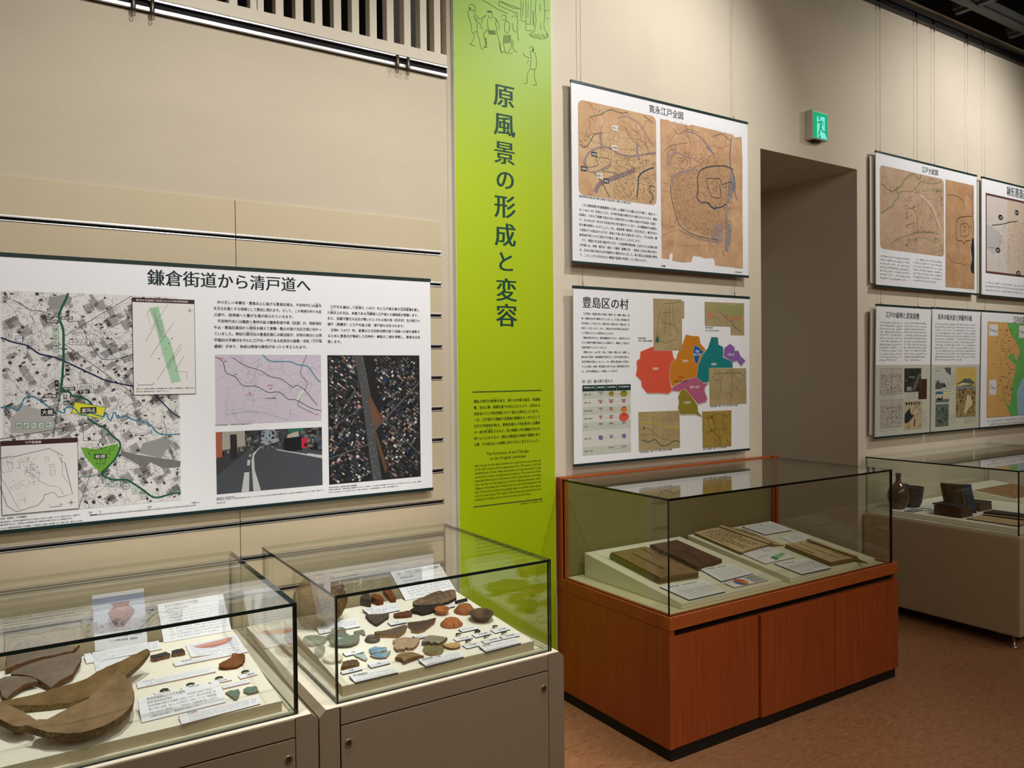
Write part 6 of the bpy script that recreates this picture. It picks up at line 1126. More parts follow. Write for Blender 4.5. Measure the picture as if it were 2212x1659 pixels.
card(Jz((690, 1105), (1070, 1010), (1132, 1070), (740, 1165)), 'label_card', 'small white-porcelain label card by the front glass corner', group=GL2, draw=lambda cv, B: cl_(cv, B, '白磁', .38, .55, .25, .010, off=.03), edge=DE, tilt=8)
card(Jz((1235, 955), (1620, 865), (1685, 945), (1305, 1038)), 'label_card', 'small label card below the blue and white sherds', group=GL2, draw=lambda cv, B: cl_(cv, B, '染付', .40, .55, .22, .010, off=.03), edge=DE, tilt=8)
card(Jz((865, 1190), (1740, 1018), (1842, 1130), (990, 1332)), 'label_card', 'trade-ceramics label card at the front left of the second case', group=GL2, draw=lambda cv, B: (cl_(cv, B, '貿易陶磁器', .07, .86, .32, .011, off=.03), rule(cv, B, .74, BLU), scr(cv, B, .70, .06, 3, .08, .95, 44, .8)), edge=DE, tilt=10)
card(Kz((465, 770), (1100, 640), (1192, 730), (590, 882)), 'label_card', 'local-pottery label card at the front middle of the second case', group=GL2, draw=lambda cv, B: (cl_(cv, B, '国産陶器・土器', .07, .86, .46, .011, off=.03), rule(cv, B, .74, BLU), scr(cv, B, .70, .06, 3, .08, .95, 45, .8)), edge=DE, tilt=10)
card(Kz((1110, 285), (1370, 230), (1425, 280), (1175, 336)), 'label_card', 'small label card in front of the orange cracked dish', group=GL2, draw=lambda cv, B: cl_(cv, B, '厚手かわらけ', .12, .6, .75, .009, off=.03), edge=DE, tilt=8)
card(Kz((372, 402), (545, 372), (588, 406), (480, 436)), 'label_card', 'small label card between the pink and grey fan sherds', group=GL2, draw=lambda cv, B: cl_(cv, B, '甕・擂鉢', .1, .5, .7, .007, off=.03), edge=DE)
card(Iz((985, 585), (1190, 545), (1215, 590), (1020, 632)), 'label_card', 'small label card behind the orange dishes', group=GL2, draw=lambda cv, B: cl_(cv, B, '内耳土鍋', .2, .6, .6, .007, off=.03), edge=DE)
card(Kz((1430, 555), (2000, 425), (2106, 510), (1550, 652)), 'label_card', 'imported-coins label card at the front right corner', group=GL2, draw=lambda cv, B: (cl_(cv, B, '渡来銭', .07, .86, .22, .011, off=.03), rule(cv, B, .74, BLU), scr(cv, B, .70, .06, 3, .08, .95, 46, .8)), edge=DE, tilt=8)
GC2 = 'halved coins in the second case'
for i, ((x, y), lp, s, lb) in enumerate((((1112, 388), ((1022, 440), (1285, 392), (1340, 430), (1075, 482)), '祥符〇寳', 'leftmost'), ((1410, 332), ((1320, 375), (1580, 318), (1640, 362), (1385, 422)), '皇宋通寳', 'second from left in the back row'), ((1697, 262), ((1612, 300), (1870, 240), (1932, 292), (1695, 352)), '元祐通寳', 'at the back right'), ((1268, 495), ((1168, 545), (1395, 492), (1462, 545), (1245, 598)), '元符通寳', 'in front of the leftmost one'), ((1560, 420), ((1470, 470), (1725, 412), (1800, 455), (1530, 520)), '大観通寳', 'in the middle of the front row'), ((1838, 362), ((1760, 400), (2010, 345), (2082, 395), (1825, 450)), '政和通寳', 'at the right end of the front row'))):
    card(Kz(*lp), 'label_card', 'tiny coin card in the second case, '+lb, group='coin cards in the second case', draw=lambda cv, B, s=s: (cl_(cv, B, s, .30, .58, .55, .009, off=.03), scr(cv, B, .34, .12, 1, .35, .85, 50, 1)), thick=.003, edge=DE)
    coin(Kz((x, y))[0], .0105, 'halved dark bronze coin in the second case, '+lb, GC2, half=i != 1)
gr, grE = pot('sherd_slate', (92, 82, 74), (70, 62, 56), sc=60), pot('sherd_slate_edge', (80, 70, 60), (56, 48, 42), sc=120)
ru = pot('stone_rust', (150, 84, 36), (70, 38, 22), .6, sc=70, bump=1); dk_ = pot('stone_dark', (70, 56, 50), (36, 28, 26), .5, sc=90, bump=1)
GS = 'sherds in the second case'
sherd(Gz((1275, 640), (1330, 580), (1440, 575), (1480, 640), (1490, 700), (1420, 690), (1280, 660)), (dk_, dk_), 'stone_fragment', 'dark angular stone fragment, left of three', 'stone', GS, thick=.028, d=.006)
sherd(Gz((1480, 600), (1560, 570), (1660, 590), (1725, 650), (1735, 690), (1600, 680), (1500, 640)), (ru, ru), 'stone_fragment', 'rounded rust-brown stone fragment, middle of three', 'stone', GS, thick=.024, d=.006)
sherd(Gz((1730, 500), (1870, 480), (1990, 630), (1985, 660), (1880, 660), (1820, 600)), (ru, ru), 'whetstone', 'orange rectangular whetstone, right of three stones', 'stone', GS, thick=.018, d=.006)
sherd(Gz((1378, 1000), (1480, 985), (1850, 972), (1842, 1020), (1740, 1090), (1610, 1180), (1560, 1165), (1450, 1090)), (gr, grE), 'slate_sherd', 'flat grey-brown triangular sherd below the stones label', 'pot sherd', GS, thick=.010, d=.006)
sherd(Iz((85, 728), (200, 700), (430, 658), (425, 740), (330, 760), (110, 770)), (pot('sherd_umber', (104, 70, 52), (80, 52, 38), sc=60), pot('sherd_umber_e', (120, 72, 40), (84, 48, 28), sc=110)), 'block_sherd', 'flat red-brown block sherd with a straight front edge', 'pot sherd', GS, thick=.010, d=.006)
ir, irE = pot('wood_black', (48, 40, 36), (22, 18, 16), .55, sc=90, bump=1), pot('wood_split', (120, 92, 72), (46, 34, 28), sc=140, bump=1)
mix = M('charred_mixed', (140, 110, 84), .7, rgb2=(38, 30, 26), vscale=45, bump=.8, bscale=200)
sherd(Iz((435, 505), (600, 430), (760, 360), (940, 300), (1000, 320), (1130, 285), (1215, 292), (1230, 340), (1240, 430), (1100, 500), (960, 550), (700, 570), (480, 572), (445, 540)), (mix, ir), 'pan_sherd', 'long charred black pan sherd behind the orange dishes', 'pot sherd', GS, curv=(-1.5, 2), slope=(0, .35), thick=.010, d=.007)
sherd(Iz((392, 655), (480, 610), (640, 575), (900, 545), (965, 590), (880, 640), (760, 700), (600, 735), (540, 700), (480, 682)), (ir, ir), 'pan_sherd', 'smooth black rim sherd below the long charred one', 'pot sherd', GS, curv=(0, 1), slope=(0, .2), thick=.008, d=.007)
sherd(Iz((1215, 492), (1430, 438), (1445, 462), (1300, 500), (1232, 518)), (ir, ir), 'pan_sherd', 'small black bar sherd behind the upturned brown dish', 'pot sherd', GS, thick=.008, d=.006)
gb, gbE = pot('glaze_brown', (84, 60, 46), (60, 42, 34), .3, sc=50, bump=.2), pot('glaze_edge', (176, 136, 92), (110, 78, 48), sc=140, bump=1)
sherd(Iz((335, 888), (500, 872), (870, 800), (820, 890), (740, 960), (640, 1030), (540, 1055), (420, 1040), (395, 960), (350, 930)), (gb, gbE), 'glazed_sherd', 'dark brown glazed sherd with pale broken edges', 'pot sherd', GS, curv=(1, 2), slope=(0, .1), thick=.007, d=.006)
pt, ptE = pot('mortar_umber', (110, 92, 74), (78, 64, 54), .5, sc=50), pot('mortar_edge', (178, 146, 96), (112, 84, 50), sc=150, bump=1)
sherd(Jz((1370, 320), (1600, 285), (1800, 230), (1985, 178), (2018, 200), (1960, 290), (1850, 380), (1640, 370), (1420, 350)), (pt, ptE), 'mortar_sherd', 'brown triangular mortar sherd with pale thick edge', 'pot sherd', GS, curv=(.5, 1), slope=(.05, .15), thick=.012, d=.006)
pk, pkE = pot('sherd_pinkish', (186, 160, 132), (156, 130, 104), .6, sc=70), pot('sherd_pink_edge', (160, 128, 96), (110, 86, 62), sc=140, bump=1)
sherd(Kz((58, 460), (150, 430), (260, 412), (380, 425), (492, 420), (480, 480), (440, 540), (390, 580), (300, 590), (270, 570), (260, 600), (120, 612), (75, 550), (90, 510)), (pk, pkE), 'sherd', 'pale pinkish broad sherd with wavy outline', 'pot sherd', GS, curv=(.6, .6), thick=.009, d=.006)
fa, faE = pot('sherd_grey_glaze', (158, 150, 130), (122, 112, 92), .4, sc=80), pot('sherd_grey_e', (120, 104, 84), (84, 70, 54), sc=120, bump=1)
sherd(Kz((520, 490), (560, 430), (640, 385), (740, 365), (860, 378), (940, 420), (870, 470), (800, 515), (720, 490), (680, 510), (640, 480)), (fa, faE), 'sherd', 'grey fan-shaped sherd with fine curved lines', 'pot sherd', GS, curv=(-3, -3), thick=.008, d=.005)
se, seE = pot('sherd_ochre', (160, 130, 84), (118, 90, 54), .4, sc=70), pot('sherd_ochre_e', (150, 112, 66), (92, 66, 38), sc=120, bump=1)
sherd(Kz((102, 740), (140, 690), (190, 645), (280, 618), (380, 625), (500, 660), (555, 712), (450, 712), (360, 735), (280, 770), (242, 800), (205, 745)), (se, seE), 'sherd', 'ochre crescent-shaped sherd at the front', 'pot sherd', GS, curv=(-4, -4), thick=.008, d=.005)
ol, olE = pot('sherd_olive', (132, 124, 78), (106, 98, 62), .45, sc=60, bump=.2), pot('sherd_olive_e', (178, 158, 116), (130, 110, 76), sc=120)
sherd(Kz(*[(711+165*math.cos(a)*(1+.04*math.sin(5*a)), 603-76*math.sin(a)*(1+.04*math.cos(7*a))) for a in np.linspace(0, 2*math.pi, 22)[:-1]]), (ol, olE), 'olive_dish', 'olive-green round dish base', 'pot sherd', GS, curv=(1, 1), thick=.007, d=.005)
sherd(Kz((842, 525), (980, 505), (1135, 482), (1132, 560), (1080, 582), (1000, 590), (900, 560)), (pot('sherd_sand', (206, 172, 118), (176, 140, 92), sc=70), seE), 'sherd', 'pale sandy half-round sherd', 'pot sherd', GS, curv=(2, 2), slope=(0, .1), thick=.007, d=.005)
ce2, ce2E = pot('celadon_grey', (124, 134, 118), (106, 116, 102), .3, sc=50, bump=.15), pot('celadon_rim', (150, 142, 124), (116, 106, 90), sc=120)
GCe = 'celadon sherds in the second case'
sherd(Jz((470, 560), (520, 470), (640, 420), (800, 395), (960, 380), (1040, 330), (1078, 350), (1065, 480), (1030, 560), (900, 610), (760, 625), (600, 620), (500, 590)), (ce2, ce2E, ce2), 'celadon_dish', 'large grey-green celadon dish sherd with raised wall', 'pot sherd', GCe, curv=(3.2, 2.8), thick=.006, d=.005)
sherd(Jz((960, 315), (1020, 295), (1160, 275), (1198, 380), (1135, 372), (1080, 335), (965, 345)), (ce2, ce2E), 'celadon_sherd', 'small flat celadon piece beside the raised dish wall', 'pot sherd', GCe, thick=.005, d=.005)
sherd(Jz((-20, 350), (60, 345), (210, 365), (330, 400), (440, 430), (380, 500), (300, 560), (120, 560), (-10, 560), (-50, 460)), (ce2, ce2E), 'celadon_sherd', 'pale celadon bowl sherd by the left glass wall', 'pot sherd', GCe, curv=(-3, -3), thick=.006, d=.006)
sherd(Jz((185, 660), (215, 600), (300, 590), (385, 605), (375, 700), (330, 760), (215, 795), (180, 740)), (ce2, ce2E), 'celadon_sherd', 'small pale celadon sherd nearest the left glass wall', 'pot sherd', GCe, curv=(-3, -3), thick=.006, d=.005)
wt, wtE = pot('white_porcelain', (222, 214, 190), (206, 198, 172), .25, sc=40, bump=.1), pot('white_porcelain_e', (190, 176, 146), (160, 146, 116), sc=120)
sherd(Jz((335, 810), (400, 800), (480, 770), (600, 745), (700, 760), (742, 810), (720, 880), (650, 930), (560, 950), (440, 940), (360, 880)), (wt, wtE, wt), 'porcelain_sherd', 'cream white porcelain cup sherd behind the glass corner', 'pot sherd', GS, curv=(4, 4), thick=.005, d=.005)
sherd(Jz((708, 1020), (740, 930), (820, 890), (900, 872), (1020, 880), (1068, 930), (1050, 965), (900, 985), (800, 1010)), (pot('lump', (120, 98, 70), (72, 54, 40), .8, sc=90, bump=1), seE), 'base_sherd', 'rough dark brown base sherd above the white-porcelain card', 'pot sherd', GS, curv=(-3, -3), thick=.012, d=.005, surfnoise=.002)
def blueware(name, c1, c2): return M(name, c1, .25, rgb2=c2, vscale=26, stretch=(1, 3, 1), spec=.5)
bw, bw2 = blueware('blue_white', (150, 186, 196), (70, 110, 150)), blueware('pale_blue', (186, 202, 200), (150, 176, 182)); bwE = pot('blueware_edge', (160, 130, 100), (110, 84, 60), sc=120)
sherd(Jz((1265, 660), (1300, 640), (1380, 612), (1480, 625), (1615, 628), (1622, 690), (1520, 705), (1440, 722), (1340, 755), (1290, 730)), (bw, bwE), 'blue_white_sherd', 'upper blue and white porcelain sherd', 'pot sherd', 'blue and white sherds', slope=(0, .15), thick=.005, d=.005)
sherd(Jz((1280, 785), (1360, 770), (1440, 725), (1600, 740), (1695, 685), (1650, 780), (1590, 825), (1480, 838), (1360, 825)), (bw, bwE), 'blue_white_sherd', 'lower blue and white porcelain sherd with upswept edge', 'pot sherd', 'blue and white sherds', curv=(1, 2), thick=.005, d=.005)
sherd(Jz((968, 772), (1060, 760), (1180, 762), (1222, 840), (1205, 895), (1100, 850), (1010, 810)), (bw2, bwE), 'pale_blue_sherd', 'pale blue triangular porcelain sherd', 'pot sherd', 'blue and white sherds', thick=.005, d=.005)
# vessels turned on a wheel
def vessel(px_, prof, mats, name, label, cat, group=None, seg=40, S=BS, wob=.03, seed=1, flip=False, tiltv=(0, 0), chip=None):
    uv = S.hit(*px_, 0); R = random.Random(seed); ph = [R.random()*6.3 for _ in range(4)]
    ez = S.n+S.ex*tiltv[0]+S.ey*tiltv[1]; ez /= np.linalg.norm(ez); ex_ = np.cross(S.ey, ez); ex_ /= np.linalg.norm(ex_); ey_ = np.cross(ez, ex_)
    c = S.P(uv[0], uv[1], .0006)
    zmax = max(z for r, z in prof)
    def warp(a, z): return 1+wob*math.sin(2*a+ph[0])*.6+wob*math.sin(3*a+ph[1])*.4+(wob*.5*math.sin(9*a+ph[2]) if (z > zmax*.8) != flip else 0)
    m = MB().lathe(c, prof, seg, warp=warp, axes=(ex_, ey_, ez))
    o = m.build(name, mats, None, c, True)
    return tag(o, label, cat, group)
oc = pot('kawarake_orange', (184, 116, 74), (158, 92, 56), sc=40, bump=.3); oc2 = pot('kawarake_brown', (170, 112, 70), (136, 84, 50), sc=40, bump=.3); oc3 = pot('dish_sooty', (116, 92, 68), (62, 54, 46), sc=22, bump=.3)
GD = 'unglazed dishes in the second case'
def dish(R_, r0, hgt, th): return [(.0005, 0), (r0, 0), (r0+(R_-r0)*.5, hgt*.45), (R_, hgt), (R_-th*.5, hgt+th*.3), (R_-th, hgt-.001), (r0+(R_-r0)*.5-th, hgt*.5+th*.6), (r0-th*.3, th*1.1), (.0005, th)]
def dome(R_, r0, hgt): return [(R_, 0), (R_+.001, .003), (r0+(R_-r0)*.45, hgt*.62), (r0, hgt), (r0*.5, hgt+.0008), (.0005, hgt)]
p = Iz((975, 735))[0]; vessel(p, dish(.0275, .015, .019, .004), [oc], 'small_dish', 'small orange dish lying upright behind the cracked one', 'dish', GD, seed=2)
p = Iz((1150, 935))[0]; o = vessel(p, dome(.037, .025, .018), [oc], 'small_dish', 'orange upturned dish with dark cracks', 'dish', GD, seed=3, wob=.05)
ck = M('crack', (60, 26, 14), .9)
base = V3(*o.location)
for a in (2.9, 3.7, 4.5, 5.2):
    d_ = BS.ex*math.cos(a)+BS.ey*math.sin(a); MB().tube([base+d_*.024+BS.n*.0183, base+d_*.031+BS.n*.0118, base+d_*.0375+BS.n*.0030], .0006, 5).build('crack', ck, o)
p = Iz((1390, 695))[0]; vessel(p, dome(.036, .022, .024), [oc2], 'small_dish', 'light brown upturned dish at the back right', 'dish', GD, seed=4, wob=.05)
p = Iz((1700, 850))[0]; vessel(p, dish(.044, .022, .026, .005), [oc3], 'small_dish', 'largest brown dish with sooty black inside', 'dish', GD, seed=6, wob=.03)
rf = pot('ring_foot_dark', (96, 86, 72), (72, 64, 54), .4, sc=50)
p = Jz((1330, 500))[0]; vessel(p, [(.0235, 0), (.0245, .004), (.0215, .008), (.0195, .013), (.0175, .0135), (.0165, .0095), (.011, .009), (.0095, .011), (.0085, .009), (.0005, .009)], [rf], 'ring_foot_base', 'dark ring-footed bowl base seen from below', 'pot sherd', GCe, wob=.02, seed=9)
p = Jz((650, 440))[0]; vessel(p, [(.036, 0), (.037, .004), (.028, .010), (.0245, .013), (.0235, .026), (.0215, .0265), (.020, .020), (.0005, .019)], [ce2], 'ring_foot_base', 'upturned celadon bowl base with reddish ring foot', 'pot sherd', GCe, wob=.03, seed=10)
c_ = BS.P(*BS.hit(*p, 0)); MB().lathe(c_, [(.0198, .0205), (.0005, .0203)], 24, axes=(BS.ex, BS.ey, BS.n)).build('unglazed_disc', pot('biscuit_red', (150, 112, 90), (120, 84, 64), sc=60), bpy.data.objects['ring_foot_base.001'] if 'ring_foot_base.001' in bpy.data.objects else None)
# stone mortar: heavy rounded boulder with a hollow
def mortar():
    c = V3(.862, 2.545, board_z(2.545)); bm = bmesh.new(); bmesh.ops.create_icosphere(bm, subdivisions=5, radius=1)
    R = random.Random(5); from mathutils import noise
    for v in bm.verts:
        n = v.co.normalized(); r = 1+.10*noise.noise(n*1.7+Vector((3, 1, 2)))+.05*noise.noise(n*4)+.015*noise.noise(n*14)
        q = Vector((n.x*.088*r, n.y*.080*r, n.z*.088*r+.082))
        hx, hy, hz = q.x-.018, q.y+.05, q.z-.135          # hollow near the top, facing the visitor
        k = hx*hx/.036**2+hy*hy/.045**2+hz*hz/.036**2
        if k < 1: q -= Vector((.0, -.55, .8)).normalized()*(-1)*0; q += Vector((.1, .5, -.9)).normalized()*.030*(1-k)
        q.z = max(q.z, .0006+BOARD_S*q.y); v.co = q
    me = bpy.data.meshes.new('stone_mortar'); bm.to_mesh(me); bm.free(); me.polygons.foreach_set('use_smooth', [True]*len(me.polygons)); me.materials.append(M('mortar_stone', (134, 102, 64), .85, rgb2=(84, 60, 36), vscale=28, bump=1, bscale=90, spec=.15, bdist=.004))
    return tag(link_mesh('stone_mortar', me, None, c), 'large rounded brown stone mortar at the back of the second case', 'stone mortar')
mortar()
# ------------------------------------------------------------------ wooden case: slopes, books, cards
slopem = M('slope_cream', (226, 222, 200), .7, spec=.2)
def slope(x0, x1, label):
    m = MB().prism([(x0, 2.226, .5525), (x0, 2.846, .5525), (x0, 2.846, .661), (x0, 2.226, .576)], (x1-x0, 0, 0))
    o = m.build('book_slope', slopem, None, ((x0+x1)/2, 2.5, .5525)); md = o.modifiers.new('edge', 'BEVEL'); md.width = .003; md.segments = 2
    return tag(o, label, 'book slope', 'cream book slopes in the wooden case')
slope(2.22, 2.83, 'left cream slope under two closed brown books'); slope(2.885, 3.52, 'right cream slope under two open books')
WS = Surf((0, 2.226, .576), (1, 0, 0), (0, .62, .085))
Nz = fx(1200, 960, 4.1475); Oz = fx(1560, 960, 4.1475)
def slab(S, q, hf, mats, name, parent=None, nu=8, base=.0005, loc=None, nv=4):
    """solid with a curved top over the quad q (TL,TR,BR,BL on the surface); hf(u,v) gives its height"""
    B = CardBox(q); V = []; 
    for i in range(nu+1):
        for j in range(nv+1): p = B(i/nu, j/nv); V.append(S.P(p[0], p[1], hf(i/nu, j/nv)))
    n = len(V)
    for i in range(nu+1):
        for j in range(nv+1): p = B(i/nu, j/nv); V.append(S.P(p[0], p[1], base(i/nu, j/nv) if callable(base) else base))
    id_ = lambda i, j: i*(nv+1)+j; F = []; mi = []
    for i in range(nu):
        for j in range(nv): F.append((id_(i, j), id_(i+1, j), id_(i+1, j+1), id_(i, j+1))); mi.append(0); F.append(tuple(k+n for k in (id_(i, j+1), id_(i+1, j+1), id_(i+1, j), id_(i, j)))); mi.append(0)
    for i in range(nu):
        for j in (0, nv): a, b = id_(i, j), id_(i+1, j); F.append((a, a+n, b+n, b) if j == 0 else (b, b+n, a+n, a)); mi.append(1 if len(mats) > 1 else 0)
    for j in range(nv):
        for i in (0, nu): a, b = id_(i, j), id_(i, j+1); F.append((b, b+n, a+n, a) if i == 0 else (a, a+n, b+n, b)); mi.append(1 if len(mats) > 1 else 0)
    return raw(name, V, F, list(mats), parent, loc, False, mi)
pageE = M('page_edges', (150, 128, 78), .9, rgb2=(96, 78, 44), vscale=260, stretch=(.15, .15, 6), bump=.8, bscale=300); pageE2 = M('page_edges_dark', (120, 96, 60), .9, rgb2=(70, 52, 32), vscale=240, stretch=(.15, .15, 6), bump=.8, bscale=300)
cov1 = M('cover_brown', (146, 116, 80), .75, rgb2=(118, 90, 58), vscale=14, bump=.3, bscale=120); cov2 = M('cover_dark_brown', (98, 70, 50), .75, rgb2=(72, 48, 34), vscale=16, bump=.3, bscale=120)
pagem = M('page_buff', (206, 182, 140), .85, rgb2=(180, 152, 110), vscale=12, bump=.15, bscale=200)
def brush(cv, B, u, v0, v1, n, size, hf, seed, col=(34, 28, 24), S=None):
    """a column of brush writing running down the page"""
    R = random.Random(seed); st = (v1-v0)/n
    for i in range(n):
        for _ in range(4):
            v = v0+st*(i+.5); pts = [B(u+R.gauss(0, size*.8), v+R.gauss(0, abs(st)*.30)) for _ in range(3)]
            cv.h = hf(u, v)+.0009; cv.curve(pts, R.uniform(.0009, .0020), col, sub=3)
def closed_book(px4, h, name, label, cov, edge, ink, S=WS, layers=5, cols=1, slip=None):
    q = [S.hit(*p, h) for p in px4]; c = S.P(*(sum(q)/4)); t = thing(name, c, label, 'old book', 'old books in the wooden case'); R = random.Random(int(px4[0][0])); b = h-.003
    sag = lambda u, v: .0012*math.sin(3*u+2*v)
    for i in range(layers):
        z0 = b*i/layers+.0005; z1 = b*(i+1)/layers-.0003; o = [p+np.array([R.gauss(0, .0016), R.gauss(0, .0016)]) for p in q]
        slab(S, o, lambda u, v, z1=z1: z1, [edge, edge], 'page_block', t, 2, base=z0, nv=2)
    hf = lambda u, v: h+sag(u, v)-.0012+.004*max(0, 1-u/.06)**2
    slab(S, q, hf, [cov, cov], 'cover', t, 20, base=lambda u, v: hf(u, v)-.002, nv=8)
    cv = Canvas(S); B = CardBox(q)
    for k, (u, v0, v1, n, sz) in enumerate(ink): brush(cv, B, u, v0, v1, n, sz, hf, k+5)
    if ink: cv.build('brush_title', t)
    return t, q, hf
closed_book(Nz((490, 968), (805, 908), (1285, 1140), (925, 1192)), .030, 'old_book', 'thick closed light-brown book with brush-written title', cov1, pageE, [(.42, .86, .22, 17, .034), (.80, .95, .72, 6, .028), (.93, .8, .3, 8, .010)])
closed_book(Nz((842, 898), (1088, 850), (1494, 1028), (1270, 1102)), .020, 'old_book', 'closed dark-brown book beside the thick light-brown one', cov2, pageE2, [(.5, .6, .3, 6, .024)])
# open books
def open_book(left, right, h0, name, label, seed, roll, colsL, colsR, S=WS):
    qL = [S.hit(*p, h0) for p in left]; qR = [S.hit(*p, h0) for p in right]; t = thing(name, S.P(*((qL[2]+qR[3])/2)), label, 'old book', 'old books in the wooden case')
    hL = lambda u, v: h0+.003*math.sin(min(1, u*1.1)*math.pi)*.6; hR = lambda u, v: h0*(1-.75*max(0, u-.15)/.85)+roll*math.exp(-((u-.12)/.16)**2)
    slab(S, qL, hL, [pagem, pageE], 'left_pages', t, 12); slab(S, qR, hR, [pagem, pageE], 'right_pages', t, 16, base=lambda u, v: max(.0006, hR(u, v)-.012) if u > .3 else max(.0006, hR(u, v)-.02))
    cv = Canvas(S); B = CardBox(qL)
    for k in range(colsL): brush(cv, B, .14+.76*k/max(1, colsL-1), .92, .10 if k % 3 else .45, 16 if k % 3 else 9, .026, hL, seed+k)
    cv.build('left_writing', t); cv = Canvas(S); B = CardBox(qR)
    for k in range(colsR): brush(cv, B, .22+.64*k/max(1, colsR-1), .92, .12 if k % 2 else .5, 15 if k % 2 else 8, .040, hR, seed+20+k)
    cv.build('right_writing', t); return t
open_book(Nz((1245, 790), (1462, 742), (1908, 898), (1662, 968)), Nz((1462, 740), (1680, 735), (2050, 885), (1908, 898)), .014, 'open_book', 'open old book lying on the back of the right slope', 61, .010, 7, 5)
open_book(Oz((565, 892), (756, 868), (1180, 1018), (975, 1055)), Oz((756, 862), (880, 872), (1310, 1030), (1182, 1015)), .022, 'open_book', 'open old book with rolled page near the right glass', 91, .012, 3, 2)
GB = 'label cards in the wooden case'
def bcard(title, rows, seed, wdt=.7):
    def f(cv, B): cl_(cv, B, title, .12, .87, wdt, .012, off=.03); scr(cv, B, .76, .08, rows, .12, .92, seed, .5)
    return f
card(Nz((935, 1275), (1315, 1205), (1520, 1318), (1198, 1392)), 'label_card', 'label card in front of the thick light-brown book', group=GB, S=WS, draw=bcard('御検地帳（武州豊島郡）', 8, 71), edge=DE)
card(Nz((1285, 1112), (1568, 1068), (1771, 1155), (1485, 1226)), 'label_card', 'label card in front of the dark-brown book', group=GB, S=WS, draw=bcard('村明細帳（豊島郡）', 8, 72), edge=DE)
def pie(cv, B):
    c = B(.36, .50); R_ = .034; a = 0
    for k, (fr, col) in enumerate(((.42, (206, 96, 62)), (.20, (70, 110, 170)), (.16, (120, 90, 150)), (.22, (214, 150, 70)))):
        cv.poly([c]+[c+(R_*math.cos(a+2*math.pi*fr*i/10), R_*.95*math.sin(a+2*math.pi*fr*i/10)) for i in range(11)], col); a += 2*math.pi*fr
    bx = [B(.62, .06), B(.98, .06), B(.98, .94), B(.62, .94)]; cv.poly(bx, (186, 188, 190)); cv.up(); R = random.Random(4)
    for _ in range(160): p = B(.64+.32*R.random(), .08+.84*R.random()); e = B(.64+.32*R.random(), .08+.84*R.random()); e = p+(e-p)*.2; cv.line([p, e], .0008, (80, 82, 86))
    scr(cv, B, .98, .82, 1, .04, .3, 5, 1)
card(Oz((15, 1240), (275, 1162), (415, 1212), (112, 1282)), 'chart_card', 'card with round pie chart and grey map', 'chart card', S=WS, draw=pie, edge=cardedge2)
card(Oz((182, 736), (436, 690), (620, 768), (386, 808)), 'label_card', 'label card at the back of the right slope', group=GB, S=WS, draw=bcard('村方文書', 7, 73, .5), edge=DE)
card(Oz((512, 832), (690, 792), (822, 836), (640, 884)), 'drawing_card', 'white card with a faint grey plan drawing', 'drawing card', S=WS, draw=lambda cv, B: [cv.line([B(.15+.7*random.Random(i).random(), .15+.7*random.Random(i+99).random()), B(.15+.7*random.Random(i+7).random(), .15+.7*random.Random(i+50).random())], .0007, (140, 146, 156)) for i in range(30)], edge=cardedge2, thick=.002)
def graph(cv, B):
    cv.poly([B(.42, .06), B(.97, .30), B(.97, .55), B(.42, .33)][:2]+[B(.97, .46), B(.42, .30)], (140, 190, 140)); cv.up(); cv.poly([B(.42, .06), B(.55, .10), B(.55, .36), B(.42, .30)], (60, 140, 70)); cv.line([B(.1, .4), B(.35, .5), B(.5, .52)], .002, (90, 110, 170)); cv.line([B(.12, .48), B(.30, .44), B(.48, .46)], .002, (190, 100, 100))
    for i in range(9): p = B(.62+.035*i, .72+.1*(i % 3)); cv.ell(p, .004, .004, (60, 64, 70), 8)
    scr(cv, B, .98, .84, 1, .3, .7, 6, 1)
card(Oz((168, 972), (420, 915), (650, 1010), (385, 1068)), 'chart_card', 'card with green bar chart beside the rear open book', 'chart card', S=WS, draw=graph, edge=cardedge2)
card(Oz((465, 1066), (750, 1016), (975, 1105), (715, 1163)), 'label_card', 'label card at the front of the right slope', group=GB, S=WS, draw=bcard('年貢割付状', 7, 74, .4), edge=DE)
# ------------------------------------------------------------------ far case
S4 = Surf((4.5, 2.03, .634), (1, 0, 0), (0, 1, 0)); Qz = fx(1900, 1000, 7.09); GF = 'objects in the far case'
def lathe_thing(c, prof, mat, name, label, cat, seg=48, warp=None):
    o = MB().lathe(c, prof, seg, warp=warp).build(name, mat, None, c, True); return tag(o, label, cat, GF)
bp = [(.001, .0005), (.038, .0005), (.040, .004), (.044, .012), (.055, .035), (.061, .065), (.060, .095), (.052, .122), (.038, .142), (.024, .155), (.0165, .165), (.0145, .180), (.0150, .200), (.0175, .211), (.0178, .215), (.0150, .216), (.0115, .213), (.0110, .18), (.001, .18)]
lathe_thing((4.585, 2.745, .6345), bp, M('brown_glaze', (112, 74, 36), .16, rgb2=(62, 40, 20), vscale=12, stretch=(1, 1, .4), spec=.6), 'sake_bottle', 'brown glazed sake bottle with narrow neck', 'bottle')
def bowlwarp(a, z): return 1
bw_ = [(.001, .0005), (.046, .0005), (.047, .012), (.052, .016), (.058, .035), (.064, .080), (.0685, .118), (.0700, .120), (.0690, .123), (.0650, .121), (.060, .080), (.053, .030), (.001, .018)]
bo = lathe_thing((4.715, 2.735, .6345), bw_, M('dark_pot', (72, 62, 52), .55, rgb2=(50, 44, 38), vscale=30, bump=.3, bscale=90), 'cooking_pot', 'dark grey flat-bottomed pot behind the bottle', 'pot')
